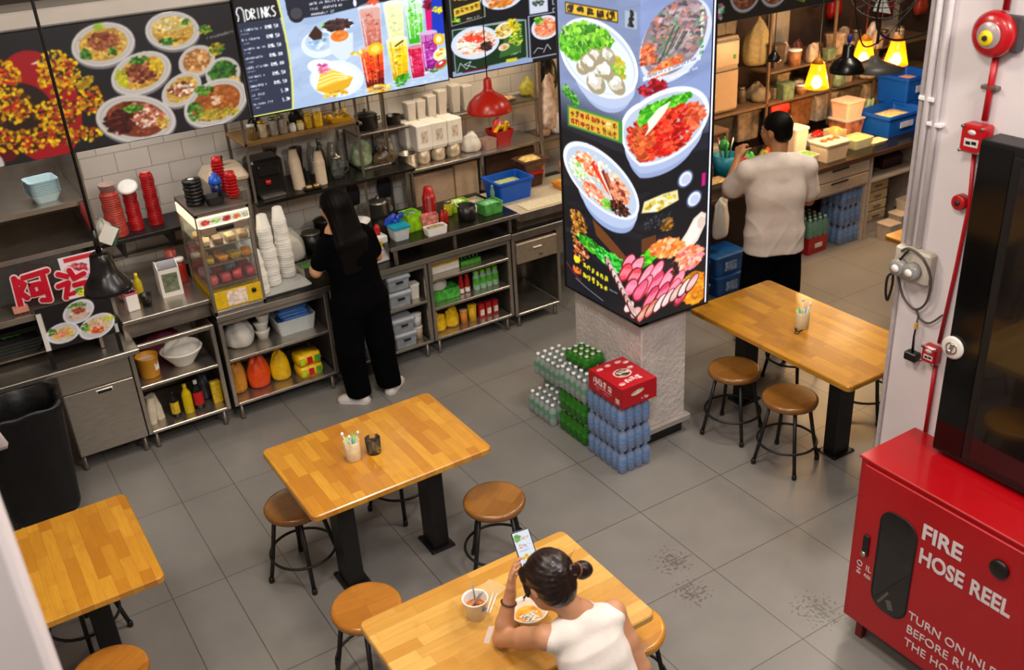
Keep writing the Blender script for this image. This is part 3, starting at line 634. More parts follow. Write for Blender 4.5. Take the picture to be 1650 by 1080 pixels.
k = MB(); k.tube([(.015*math.cos(a*PI/6), .015*math.sin(a*PI/6), .002) for a in range(12)], .002, 6, closed=True); k.build('key_ring', BLACKM, t)
for a in (-.3, .5): MB().box((.04*math.cos(a), .04*math.sin(a), .002), (.045, .012, .003), rot=(0, 0, a), b=.001).build('key', BLACKM, t)
# ------------------------------------------------------------------ menu boards over the left stall
YM = 6.5; ZM = 2.085
# printed poster, unlit
bd = T('menu_banner', 'dark unlit banner at top left with plates of noodles and a yellow blossom tree', 'banner', (-.6, YM, ZM))
MB().b2((0, 0, 0), (2.545, .04, .745), b=.004).build('backing', BLACKP, bd)
C1 = Canvas(2.53, .735, .0052, '#1d1e23'); r = C1.rnd
def U(x): return x+.6   # world x to board u
C1.ell(U(.69), .30, .23, .33, 0, '#a01420'); C1.ell(U(.45), .22, .12, .2, 0, '#5a0c14'); C1.poly([(U(.70), .55), (U(.80), .58), (U(.86), .575), (U(.80), .54)], '#e6e6ea')
C1.ell(U(.58), .30, .18, .16, 0, '#2a1a14'); C1.bits(U(.62), .24, .2, .14, 0, ['#5a3a20', '#3a2418'], 60, .008, 3)
for cx, cy, rx, ry, n in ((.48, .50, .16, .12, 260), (.56, .33, .10, .10, 150), (.84, .48, .12, .13, 230), (.78, .25, .14, .09, 170), (.98, .30, .07, .10, 90), (.62, .12, .20, .07, 120), (.86, .10, .18, .05, 90), (.40, .16, .14, .08, 110), (.16, .42, .22, .24, 320), (-.2, .4, .2, .3, 240)):
    C1.bits(U(cx), cy, rx, ry, 0, ['#3a2a14', '#5a3a14', '#2a1c10'], n//2, .012, 1.6); C1.bits(U(cx), cy, rx*1.08, ry*1.08, 0, ['#e8c010', '#d8a80c', '#f0d82a', '#c88a10', '#b06a14', '#e0b80c'], int(n*.75), .0078, 1.3, jag=False)
    C1.bits(U(cx), cy, rx*.8, ry*.8, 0, ['#b8281a', '#7a3a10', '#d84020'], n//7, .010)
def plate(c, cx, cy, rx, ry, rot, pal, n, extra=()):
    c.ell(cx, cy-.012, rx*1.01, ry*1.03, rot, '#7c7f86'); c.ell(cx, cy, rx, ry, rot, '#cfd0d2'); c.ell(cx, cy, rx*.9, ry*.88, rot, '#b4b6ba'); c.ell(cx, cy, rx*.86, ry*.84, rot, '#c8cacc')
    c.ell(cx, cy, rx*.76, ry*.74, rot, pal[0]); c.bits(cx, cy, rx*.76, ry*.76, rot, pal, n, .012, 2)
    for e in extra: c.bits(cx+e[0], cy+e[1], e[2], e[3], 0, e[4], e[5], .011, 1.8)
GR = ['#3f7a24', '#6aa83a', '#245a18']; NO = ['#c8a040', '#d8b858', '#b07a28', '#e0c878']; ME = ['#7a3a24', '#5a2418', '#a0583c', '#c08060', '#8a4a30']
plate(C1, U(1.13), .60, .185, .125, .1, NO, 190, ((0, .02, .10, .05, ME, 110), (-.11, -.04, .03, .03, GR, 26), (.04, -.05, .035, .02, GR, 20), (0, .1, .03, .02, ['#9ac83a'], 14)))
plate(C1, U(1.55), .62, .165, .115, -.1, NO, 190, ((0, .04, .1, .04, ['#e0d8a8', '#c8c080'], 60), (.09, .04, .02, .02, GR, 14), (-.04, -.06, .05, .02, GR, 22)))
plate(C1, U(1.31), .40, .19, .12, .25, NO, 150, ((0, .0, .11, .06, ME, 150), (0, .08, .05, .025, GR, 40), (-.12, -.01, .03, .05, ['#a8c020', '#c8c82a'], 40), (.10, .03, .04, .04, ['#d8c020'], 30)))
plate(C1, U(1.66), .42, .12, .09, .3, ['#a06a38', '#c89058', '#e0b880'], 120)
plate(C1, U(1.53), .26, .14, .09, .45, NO, 70, ((0, 0, .08, .045, ME, 100), (0, 0, .08, .04, ['#e8dcd0'], 22)))
plate(C1, U(1.81), .32, .115, .095, .25, ['#2f6a24', '#4a8a34', '#1c4a18'], 160, ((.05, -.06, .05, .03, NO, 40),))
plate(C1, U(1.22), .13, .24, .15, -.25, ME, 120, ((-.1, .0, .1, .08, ['#4a1814', '#6a241c', '#301010'], 190), (.08, 0, .1, .07, ['#c07058', '#e8d8cc', '#a04a38'], 130), (0, .07, .06, .02, GR, 44), (.15, -.05, .04, .04, NO, 40)))
plate(C1, U(1.73), .14, .22, .14, .28, ['#a05a28', '#c87a38', '#8a4420'], 180, ((-.14, -.03, .05, .07, GR, 60), (0, -.07, .14, .035, ['#b8a838', '#98902c', '#d0c050'], 120), (0, .02, .04, .03, ['#e8c8a8'], 20), (-.06, .09, .06, .03, GR, 40)))
C1.bits(U(1.75), .60, .04, .03, 0, GR+['#c8b020'], 46, .008); C1.bits(U(1.80), .47, .05, .04, 0, ['#8a8a20', '#c8b020', '#3f7a24'], 46, .009); C1.bits(U(.98), .40, .06, .03, .4, ['#c8b020', '#a08018'], 50, .009)
C1.words(U(1.74), .535, .2, .018, '#b8b8bc', .12)
C1.ell(U(.2), .02, .22, .14, 0, '#c8cacc'); C1.ell(U(.2), .03, .17, .11, 0, '#c88020'); C1.ell(U(.2), .04, .14, .09, 0, '#8a2a14')
C1.build('picture', PRINT, bd, (.008, -.001, .005), (1, 0, 0), (0, 0, 1))

# drinks screen, lit
tv = T('menu_screen', 'large lit drinks menu screen showing colourful juices and a cake', 'screen', (1.955, YM-.005, 2.085))
MB().b2((0, 0, 0), (1.50, .05, .86), b=.004).build('screen_case', BLACKP, tv)
C2 = Canvas(1.48, .84/.82, .0045, '#a9bedd'); r = C2.rnd
for k in range(120): C2.ell(r.random()*1.5, r.random()*.84, .16, .05, .35, r.choice(['#bfd0ea', '#8fa6ca', '#c9d8ee', '#a0b4d4']), .2)
K8 = 1/.82
C2.poly([(0, 0), (.27, 0), (.30, .25*K8), (.30, .45*K8), (.26, .84*K8), (0, .84*K8)], '#2c3246'); C2.poly([(0, .60*K8), (.292, .60*K8), (.28, .84*K8), (0, .84*K8)], '#17171a')
C2.line([(.275, 0), (.298, .15*K8), (.308, .35*K8), (.300, .60*K8), (.275, .84*K8)], .014, '#d8dc70'); C2.rect(0, 0, .28, .010, '#d8dc70')
C2.text('DRINKS', .068, .613*K8, .066*K8, '#f4f4f4', .034, .010)
C2.line([(.008, .612*K8), (.016, .64*K8), (.005, .665*K8), (.016, .695*K8), (.040, .695*K8), (.052, .67*K8), (.052, .605*K8)], .009, '#f4f4f4')
for k in range(9):
    y = (.548-.0595*k)*K8; C2.words(.012, y, .11 if k % 2 else .14, .021, '#dfe4ee'); C2.words(.012, y-.026, .05, .013, '#b8c0d0')
    C2.text('RM'+['8.50', '8.50', '6.50', '6.00', '5.00', '5.50', '5.50'][k] if k < 7 else '5.20', .178 if k < 7 else .215, y-.006, .027, '#eef2f8', .0150 if k < 7 else .013, .0055)
C2.poly([(.40, .70), (.62, .70), (.95, .735), (1.48, .735), (1.48, .84*K8), (.33, .84*K8), (.34, .74)], '#1c2030'); C2.ell(.40, .735, .055, .062, 0, '#1a1a1e'); C2.ell(.40, .745, .042, .045, 0, '#3c3f49')
for j in range(3): C2.words(.50, .79-.04*j, .27-.05*j, .025, '#eef2f8')
C2.text('', 0, 0, .1, '#fff'); C2.words(.93, .78, .2, .035, '#f4f6fa'); C2.ell(.82, .76, .012, .03, 0, '#eef'); 
# plates and snacks on the left of the picture
C2.ell(.53, .48, .13, .11, -.1, '#dbe6f4'); C2.ell(.53, .50, .10, .075, -.1, '#b8cce4'); C2.bits(.54, .50, .08, .06, 0, ['#a8c4e0', '#c8dcf0', '#90b0d4'], 50, .016)
C2.poly([(.46, .56), (.52, .63), (.56, .57), (.55, .52), (.49, .52)], '#3a2018'); C2.bits(.60, .63, .03, .02, 0, ['#7fc85a'], 8, .012)
C2.ell(.68, .60, .11, .05, .05, '#e8eef6'); C2.bits(.68, .61, .10, .045, 0, ['#3a2226', '#5a3438', '#2a161a'], 190, .012)
C2.poly([(.60, .53), (.78, .53), (.76, .36), (.68, .30), (.60, .40)], '#d4e0f0'); C2.ell(.68, .52, .065, .045, 0, '#e47a28'); C2.bits(.68, .52, .05, .03, 0, ['#d8641c', '#f09040'], 26, .010)
C2.ell(.62, .18, .20, .15, -.3, '#dce6f4'); C2.ell(.61, .18, .17, .125, -.3, '#eaf0f8'); C2.ell(.52, .30, .1, .06, -.3, '#f2f4f8'); C2.bits(.53, .31, .05, .012, -.2, ['#c8408a', '#e070a8'], 24, .008)
C2.poly([(.46, .12), (.50, .24), (.60, .26), (.74, .17), (.70, .10), (.58, .05)], '#f0c838'); C2.poly([(.46, .12), (.60, .15), (.74, .17), (.70, .10), (.58, .05)], '#e0a820')
for k in range(3): C2.line([(.48, .145+.03*k), (.60, .175+.028*k), (.70, .17+.012*k)], .008, '#faf0c8')
C2.bits(.53, .27, .04, .03, 0, ['#e06880', '#f0a0a8'], 30, .010); C2.bits(.60, .06, .1, .02, 0, ['#d8a020', '#f0d060'], 40, .012)
# glasses
def glass(x, y, w, h, cols, top=.0, garnish=None):
    C2.poly([(x-w*.43, y-.01), (x+w*.43, y-.01), (x+w*.56, y+h), (x-w*.56, y+h)], '#dfe9f6', .8); n = len(cols)
    for k, c in enumerate(cols):
        a, b = k/n, (k+1)/n; hh = h*(1-top); f = lambda q: w*(.40+.12*q)
        C2.poly([(x-f(a), y+hh*a-.002), (x+f(a), y+hh*a-.002), (x+f(b), y+hh*b), (x-f(b), y+hh*b)], c)
    for k in range(5): C2.line([(x-w*.3+w*.13*k, y+h*.1), (x-w*.34+w*.15*k, y+h*(1-top)*.95)], .004+.004*r.random(), r.choice(cols)+'' )
    C2.line([(x-w*.33, y+.05), (x-w*.38, y+h*.75)], .005, '#f4f8ff'); C2.bits(x, y+h*(1-top)*.5, w*.36, h*.4, 0, cols, 40, .010, 2)
    C2.ell(x, y+h*(1-top), w*.5, w*.14, 0, cols[-1]); C2.ell(x, y+h, w*.55, w*.15, 0, '#dfe9f6', .5)
glass(.92, .36, .15, .36, ['#b85a48', '#c87060', '#d08a7c', '#dca69a'], .08); C2.bits(.95, .74, .04, .02, 0, ['#e8603a'], 14, .012)
glass(1.10, .38, .14, .34, ['#dfe4a0', '#e4e8a8', '#ecf0b8', '#f0f4c8'], .0)
glass(1.25, .36, .14, .40, ['#3ab020', '#58c830', '#86dc60', '#c8ecc0', '#dfe9f6'], .0)
C2.poly([(1.34, .3), (1.40, .3), (1.42, .70), (1.34, .70)], '#d81870'); C2.bits(1.37, .66, .04, .04, 0, ['#8a1838', '#5a1420'], 40, .012)
C2.poly([(1.38, .40), (1.48, .40), (1.48, .72), (1.40, .72)], '#1838b8'); C2.bits(1.44, .60, .04, .03, 0, ['#e8c818', '#f0e040'], 22, .010); C2.ell(1.45, .76, .06, .05, 0, '#c8dcf0')
glass(.90, .06, .17, .32, ['#5a1010', '#a81c0c', '#e03414', '#f05a18', '#f8783a'], .0); C2.ell(.93, .37, .06, .05, .3, '#f0b818'); C2.ell(.93, .37, .035, .03, .3, '#f8dc60'); C2.bits(.80, .36, .05, .02, 0, ['#e8c040', '#f4e8a0'], 20, .012)
C2.bits(.92, .035, .09, .035, 0, ['#f0b010', '#d88808', '#f8d040'], 120, .014); C2.ell(.92, .04, .04, .012, 0, '#7a3808')
glass(1.10, .08, .15, .34, ['#c89808', '#e8b808', '#f4cc10', '#f8dc38', '#f4e68a'], .0); C2.bits(1.10, .07, .06, .04, .6, ['#3a8a1c', '#5ab82c', '#1f6a10'], 70, .012); C2.line([(1.08, .36), (1.15, .40)], .012, '#3a3018')
glass(1.24, .07, .12, .26, ['#b01040', '#d82050', '#e04070', '#c81830'], .0)
glass(1.35, .09, .13, .34, ['#7a1878', '#a82898', '#c040b0', '#b83888', '#c87ab8'], .0); C2.bits(1.35, .10, .05, .02, 0, ['#3a6a2a', '#d8e0d0'], 26, .010)
C2.ell(1.43, .36, .045, .05, 0, '#e8b818'); C2.ell(1.43, .36, .022, .03, 0, '#f8f0c0'); C2.ell(1.43, .23, .06, .05, .5, '#e8f0c0'); C2.bits(1.43, .24, .045, .035, .5, ['#f0a030', '#f8e070', '#fff'], 36, .010)
C2.ell(1.43, .14, .06, .035, .5, '#70a838'); C2.ell(1.43, .145, .05, .027, .5, '#d02838'); C2.ell(1.43, .155, .02, .01, .5, '#f0f0f0')
for k in range(70): C2.ell(.75+.7*r.random(), .01+.05*r.random(), .02, .006, 0, r.choice(['#c4d4ec', '#b0c4e0', '#dae6f6']), .5)
C2.build('picture', LIT, tv, (.010, -.001, .010), (1, 0, 0), (0, 0, .82))

# third screen
t3 = T('menu_screen', 'lit menu screen with noodle bowls on black, above the red lamp', 'screen', (3.475, YM-.005, 2.095))
MB().b2((0, 0, 0), (1.50, .05, .86), b=.004).build('screen_case', BLACKP, t3)
C3 = Canvas(1.48, .84/.74, .0045, '#16171c'); r = C3.rnd
C3.rect(0, 0, .70, .05, '#8a9cc4'); C3.poly([(.02, .02), (.66, .05), (.66, .43), (.58, .45), (.02, .45)], '#8a9c9a'); C3.poly([(.03, .03), (.645, .06), (.645, .42), (.03, .44)], '#17301c')
C3.poly([(.40, .1), (.60, .12), (.62, .40), (.5, .42)], '#35602a'); C3.bits(.56, .30, .06, .12, 0, ['#4a7a2a', '#8ab83a', '#d8c838'], 60, .014)
C3.bowl(.21, .29, .205, .155, -.05, ['#e8b090', '#e89070', '#f0d8c8', '#f4ece0', '#d86a48'], 240, .013, '#cfd9ee', .22, '#e6d2c4', .8, '#a4b2d4')
C3.bits(.15, .27, .07, .06, 0, ['#e8ecdc', '#c8dca8', '#f4f4ea'], 60, .013); C3.bits(.20, .33, .08, .035, -.3, ['#e83828', '#f05840'], 60, .012); C3.bits(.30, .24, .05, .045, 0, ['#3a2420', '#5a3830'], 60, .012)
C3.ell(.46, .36, .09, .075, .5, '#e6dcc0'); C3.bits(.46, .36, .075, .055, .5, ['#d8a030', '#e8c858', '#8a6a30', '#f0e0a0'], 80, .011); C3.bits(.54, .40, .05, .06, 0, ['#e8d030', '#c8b020'], 44, .012); C3.ell(.45, .2, .05, .035, .2, '#d8c8b8'); C3.bits(.45, .2, .04, .025, 0, ['#e8b088', '#c8a040'], 24, .009)
C3.line([(.04, .04), (.07, .12), (.12, .05), (.16, .12), (.10, .10), (.2, .05)], .006, '#cfd4e4'); C3.rect(.08, .02, .3, .045, '#4a1818'); C3.words(.5, .1, .1, .02, '#b8d0b8', .15); C3.rect(.46, .04, .56, .075, '#c8c030')
C3.poly([(.02, .48), (.31, .52), (.31, .84), (.02, .84)], '#7c8870'); C3.poly([(.03, .49), (.30, .53), (.30, .84), (.03, .84)], '#23201a'); C3.poly([(.05, .56), (.27, .60), (.27, .68), (.05, .64)], '#d8b840')
for k in range(5): C3.glyph(.06+.042*k, .585+.008*k, .034, .045, '#7a5010', .007, 8)
C3.bits(.13, .76, .09, .05, .1, ['#e8b020', '#f0d060', '#c88818'], 110, .012); C3.bits(.06, .53, .03, .02, 0, ['#8ac83a'], 12, .010); C3.words(.15, .52, .1, .018, '#c8ccb8', .1)
C3.bowl(.46, .70, .19, .13, .0, ['#e8a880', '#e07848', '#c85a30', '#f0d8c0'], 190, .014, '#cfd9ee', .25, '#c8a088', .8, '#a4b2d4'); C3.bits(.46, .74, .06, .04, 0, ['#b8dce8', '#d8eef4'], 26, .014); C3.bits(.44, .62, .1, .03, 0, ['#c86a28', '#d88838'], 60, .015)
for x0, y0, x1, y1 in ((.69, .47, .86, .64), (.69, .66, .86, .84), (.90, .04, 1.20, .5), (.90, .53, 1.20, .84), (1.24, .04, 1.46, .84)):
    C3.rect(x0, y0, x1, y1, '#9aa4bc'); C3.rect(x0+.008, y0+.008, x1-.008, y1-.008, '#c8ccdc' if x0 < .8 else '#1c1e24')
C3.bits(.77, .57, .05, .03, 0, ['#2a3430', '#8a9a90', '#4a5a50'], 40, .010); C3.bits(.77, .77, .05, .04, 0, ['#c85a68', '#e8a0a8'], 40, .010)
C3.rect(.675, .03, .99, .46, '#9aa4bc'); C3.rect(.685, .04, .99, .45, '#131418'); C3.bowl(.83, .32, .13, .12, 0, ['#e89068', '#d86a40', '#f0b898'], 120, .013, '#cfd9ee', .2); C3.bits(.77, .40, .04, .03, 0, ['#4a8a2a', '#8ac83a'], 26, .012)
C3.line([(.71, .08), (.75, .13), (.80, .11)], .006, '#d8dce8'); C3.line([(.80, .07), (.84, .15), (.87, .09)], .006, '#d8dce8')
C3.bowl(1.05, .28, .12, .13, 0, ['#d8b060', '#c88838', '#e8d090'], 120, .013, '#cfd9ee', .2); C3.bowl(1.05, .70, .12, .1, 0, ['#c85a30', '#e88050'], 90, .013, '#cfd9ee', .2)
C3.build('picture', LIT, t3, (.010, -.001, .010), (1, 0, 0), (0, 0, .74))

# screen over the right-hand stall
t4 = T('menu_screen', 'dim menu screen above the right-hand stall, showing plates of braised food', 'screen', (5.2, 6.02, 2.235))
MB().b2((0, 0, 0), (1.75, .05, .80), b=.004).build('screen_case', BLACKP, t4)
C4 = Canvas(1.73, .78, .006, '#120f0f'); r = C4.rnd
C4.bits(.42, .08, .05, .06, 0, ['#2f9a6a', '#c86a8a', '#d8e8d8'], 40, .02)
for cx in (.70, 1.02): C4.bowl(cx, .20, .17, .16, 0, ['#7a3a24', '#a05838', '#c07850', '#5a2818'], 190, .014, '#a8a09a', .1, '#7a3a24', .84)
C4.bits(1.36, .14, .12, .10, 0, ['#b8b820', '#d8c830', '#c02818', '#6a8a1c'], 120, .016); C4.bowl(.3, .5, .16, .12, 0, ['#a05838'], 60, .014)
C4.build('picture', DIM, t4, (.010, -.001, .010), (1, 0, 0), (0, 0, 1))
for x in (5.6, 6.7): struct('trim_3', MB().b2((x, 6.05, 3.03), (x+.03, 6.08, 4.6)), BLACKM)
for x in (2.3, 3.1, 3.9, 4.6): struct('trim_4', MB().b2((x, 6.56, 2.93), (x+.02, 6.58, 4.6)), BLACKM)
# ------------------------------------------------------------------ drinks stall: steel cabinets along y = 6.33
YF = 6.33
def feet(t, x0, x1, y0, y1, z):
    for x in (x0, x1):
        for y in (y0, y1): MB().lathe([(.012, 0), (.018, .004), (.018, .02), (.014, .03), (.014, z)], (x, y, 0), 10).build('foot', STEELD, t)
def open_cabinet(label, x0, x1, shelves, ztop, z0=.13, d=.6, back=True, name='shelf_cabinet', rail=.03):
    t = T(name, label, 'cabinet', ((x0+x1)/2, YF, 0)); w = (x1-x0)/2; p = .028
    for sx in (-1, 1):
        for yy in (p/2, d-p/2): MB().box((sx*(w-p/2), yy, (z0+ztop)/2), (p, p, ztop-z0), b=.003).build('post', STEEL, t)
        MB().box((sx*(w-.004), d/2, (z0+ztop)/2), (.003, d-2*p, ztop-z0-.02)).build('side_panel', STEELD, t)
    for z in shelves:
        m = MB(); m.b2((-w+p, .0, z-.022), (w-p, d-p, z), b=.003); m.build('shelf', STEEL, t)
    if back: MB().b2((-w+p, d-.012, z0), (w-p, d-.006, ztop)).build('back_panel', STEELD, t)
    MB().box((0, p/2, ztop-rail/2), (2*w-2*p, p, rail), b=.003).build('top_rail', STEEL, t)
    feet(t, -w+.05, w-.05, .04, d-.05, z0)
    return t
open_cabinet('two-shelf steel cabinet holding the yellow tub and a bagged white bowl, beside the steel door', .805, 1.385, (.15, .50), .80)
open_cabinet('two-shelf steel cabinet left of the woman in black, with orange and yellow packs', 1.415, 2.22, (.15, .50), .80)
open_cabinet('steel shelf cabinet to the right of the woman in black, stacked with grey plastic crates', 2.24, 3.035, (.15, .50), .80)
open_cabinet('three-shelf steel cabinet of packets and green-capped bottles', 3.045, 3.785, (.15, .41, .65), .80)
# narrow cabinet with a drawer
t = open_cabinet('narrow steel cabinet with one wide drawer above an open dark shelf', 3.80, 4.26, (.13,), .80, z0=.11)
dr = MB().b2((-.195, -.012, .57), (.195, .45, .745), b=.006).build('drawer', mat('warm_steel', '#a2947f', .45, .6, var=.12), t)
MB().b2((-.04, -.024, .68), (.04, -.01, .688), b=.002).build('drawer_label', WHITEP, dr); MB().lathe([(0, 0), (.012, 0), (.012, .012), (0, .012)], (.03, -.012, .62), 12, rot=(PI/2, 0, 0)).build('drawer_lock', STEELD, dr)
# steel door cabinet
t = T('door_cabinet', 'closed steel cabinet with a recessed handle, between the rubbish bin and the open shelves', 'cabinet', (.575, YF, 0))
MB().b2((-.225, .01, .13), (.225, .6, .80), b=.004).build('body', STEEL, t)
d1 = MB().b2((-.222, -.012, .135), (.222, .008, .60), b=.004).build('door', STEEL, t)
d2 = MB().b2((-.222, -.012, .606), (.222, .008, .79), b=.004).build('drawer', STEEL, t)
for par, x, z in ((d1, .03, .565), (d2, .02, .765)):
    MB().b2((x-.055, -.017, z-.016), (x+.055, -.010, z+.016), b=.003).build('handle', mat('bright_steel', '#d0ccc4', .25, .8), par); MB().b2((x-.044, -.019, z-.009), (x+.044, -.016, z+.009)).build('handle_recess', BLACKP, par)
feet(t, -.2, .2, .05, .5, .13)
# worktops
def top(name, label, x0, x1, y0, y1, z, m, th=.035, rim=True, edge=None):
    t = T(name, label, 'worktop', ((x0+x1)/2, (y0+y1)/2, z-th)); w, d = (x1-x0)/2, (y1-y0)/2
    MB().b2((-w, -d, 0), (w, d, th), b=.004).build('slab', m, t)
    if edge: MB().b2((-w, -d-.006, -.008), (w, -d, th), b=.002).build('front_edge', edge, t)
    return t
top('worktop', 'long black worktop with a steel front edge where the woman in black stands', 1.41, 3.79, YF-.01, 7.44, .85, BLACKW, edge=STEEL)
top('worktop', 'black worktop over the narrow drawer cabinet', 3.795, 5.0, YF-.01, 7.44, .84, BLACKW, edge=STEELD)
top('steel_worktop', 'low steel worktop ledge over the closed cabinet and the bin', -.7, .86, 6.19, 6.62, .845, STEEL)
top('steel_worktop', 'raised steel worktop under the napkin dispenser', .83, 1.42, 6.42, 7.44, .95, STEEL, th=.03)
t = T('base_cupboard', 'steel base panel beneath the raised napkin worktop', 'panel', (1.12, 6.46, .81)); MB().b2((-.29, 0, 0), (.29, .9, .108)).build('box_panel', STEELD, t)
# raised tier on the right
t = T('counter_riser', 'raised steel-edged shelf on the worktop, crowded with drink packets and tubs', 'shelf', (3.30, 6.62, .85))
MB().b2((-.55, -.30, .125), (.58, .38, .15), b=.003).build('shelf', BLACKW, t); MB().b2((-.55, -.306, .12), (.58, -.30, .152), b=.002).build('front_edge', STEEL, t)
for x in (-.5, 0, .5): MB().b2((x-.012, -.28, 0), (x+.012, -.256, .125)).build('support', STEELD, t)
top('prep_table', 'pale cutting-board prep surface to the left of the pillar sign, under the blue basket', 3.9, 5.0, 6.36, 7.0, .975, mat('pale_cutting_board', '#b8ab92', .5, var=.1), th=.06, edge=STEELD)
t = T('base_cupboard', 'dark steel cupboard beneath the prep surface left of the pillar sign', 'panel', (4.45, 6.40, .84)); MB().b2((-.55, 0, 0), (.55, .55, .074)).build('box_panel', STEELD, t)

# ------------------------------------------------------------------ contents of the cabinets
r = random.Random(11)
def bag_mesh(hx, hy, h, seed, pinch=.5, m=0):
    rr = random.Random(seed); b = MB(); n = 20; prof = [(0, .0), (.85, .0), (1.0, .15), (1.02, .4), (.95, .62), (.7, .8), (pinch*.6, .92), (pinch*.25, 1.0), (0, 1.0)]
    vs = []; fs = []
    for j, (q, z) in enumerate(prof):
        for i in range(n):
            a = 2*PI*i/n; w = 1+.12*math.sin(3*a+seed)*(.3+z)+.11*math.sin(7*a+2*seed+.8*j)*(.25+z)+.09*rr.uniform(-1, 1)
            vs.append((hx*q*math.cos(a)*w, hy*q*math.sin(a)*w, h*z*(1+.10*math.sin(2*a+seed)*(z > .3))+.014*rr.uniform(-1, 1)*(z > .1)))
    for j in range(len(prof)-1):
        for i in range(n): k = (i+1) % n; fs.append((j*n+i, j*n+k, (j+1)*n+k, (j+1)*n+i))
    b.add(vs, fs, m, True); return b
def bag(name, label, loc, hx, hy, h, m, seed, cat='bag', pinch=.5, rz=0):
    o = bag_mesh(hx, hy, h, seed, pinch).build(name, m); o.location = loc; o.rotation_euler = (0, 0, rz); smoothmod(o, 1)
    return tag(o, label, cat)
BAGW = mat('milky_plastic_bag', '#d6d2ca', .35, var=.06, bump=.3, bscale=25, trans=.15, ior=1.1)
BAGP = mat('pink_plastic_bag', '#8a3a52', .4, var=.15, bump=.3, bscale=25)
# yellow tub
t = T('tub', 'round mustard-yellow tub with a white label on the middle shelf', 'tub', (.93, 6.47, .50))
MB().lathe([(0, 0), (.062, 0), (.066, .01), (.073, .14), (.076, .145), (.076, .155), (.071, .155), (.068, .12), (0, .115)], n=28).build('tub_body', mat('mustard_tub', '#c98a1c', .4, var=.06), t)
MB().lathe([(.0, .117), (.069, .12)], n=24, cap=False).build('contents', mat('pale_contents', '#c9b9a8', .6), t); MB().box((.045, -.052, .08), (.04, .002, .055), rot=(0, 0, .72)).build('label_sticker', PAPER, t)
t = T('bagged_bowl', 'white bowl wrapped in a plastic bag beside the yellow tub', 'bowl', (1.17, 6.50, .50))
MB().lathe([(0, 0), (.05, 0), (.055, .01), (.11, .09), (.115, .1), (.10, .1), (.05, .02), (0, .02)], n=28).build('bowl_body', WHITEP, t)
q = bag_mesh(.10, .08, .11, 3, .3); o = q.build('bag_wrap', BAGW, t, (0, 0, .065)); smoothmod(o, 1); t.scale = (1.28, 1.2, 1.2)
bag('plastic_bag', 'dark pink bag at the back of the middle shelf behind the bagged bowl', (1.1, 6.75, .50), .16, .1, .2, BAGP, 5)
# bottles on the bottom shelf
def bottle(name, label, loc, rad, h, body, cap, lab=None, neck=.35, cat='bottle', group=None, sc=(1, 1), rz=0, labz=(.15, .6)):
    t = T(name, label, cat, loc, rz, group); s = h*.72
    MB().lathe([(0, 0), (rad*.92, 0), (rad, .006), (rad, s*.9), (rad*.85, s), (rad*neck, h*.86), (rad*neck, h*.9), (0, h*.9)], n=16, sc=sc).build('bottle_body', body, t)
    MB().lathe([(rad*neck*1.15, h*.88), (rad*neck*1.2, h*.885), (rad*neck*1.1, h), (0, h)], n=12).build('cap', cap, t)
    if lab: MB().lathe([(rad*1.02, h*labz[0]), (rad*1.02, h*labz[1])], n=16, cap=False, sc=sc).build('label_band', lab, t)
    return t
LBY = mat('label_yellow', '#d8b422', .5, var=.3, scale=60); LBW = mat('label_white', '#d8d4cc', .5, var=.3, scale=60); LBR = mat('label_red', '#b81c1c', .5, var=.3, scale=60); LBG = mat('label_green', '#4fa030', .5, var=.4, scale=60)
bottle('bottle', 'black bottle with a yellow label on the bottom shelf below the bagged bowl', (1.03, 6.44, .15), .03, .20, mat('dark_bottle', '#181020', .25), BLACKP, LBY)
bottle('bottle', 'tall yellow detergent bottle on the bottom shelf', (1.12, 6.43, .15), .034, .23, mat('yellow_bottle', '#d0b400', .3), mat('yellow_cap', '#e0c820', .4), None, sc=(1, .7))
bottle('bottle', 'black bottle with red and white label beside the yellow detergent', (1.20, 6.45, .15), .036, .225, BLACKP, WHITEP, LBR, sc=(1, .75))
bag('plastic_bag', 'dark grey crumpled bag on the bottom shelf beside the detergents', (1.28, 6.58, .15), .05, .06, .2, mat('grey_bag', '#3c3c44', .4, var=.2), 8)
MBx = MB(); MBx.rl([(.035, .02, 0, .01), (.037, .022, .08, .01), (.037, .022, .16, .01), (.03, .015, .17, .01)]); o = MBx.build('packet', [LBY]); o.location = (1.335, 6.46, .15); tag(o, 'small yellow packet at the right end of the bottom shelf', 'packet')
t = T('roll_bag', 'open white paper sacks leaning at the left of the bottom shelf', 'bag', (.90, 6.46, .15), .2)
for k, (x, y, a) in enumerate(((-.04, 0, .1), (.03, .02, -.15))):
    MB().rl([(.03, .03, 0, .02), (.035, .035, .1, .02), (.028, .03, .2, .02)], rot=(0, a, 0)).build('sack', mat('cream_paper', '#cfc4ae', .7), t, (x, y, 0))
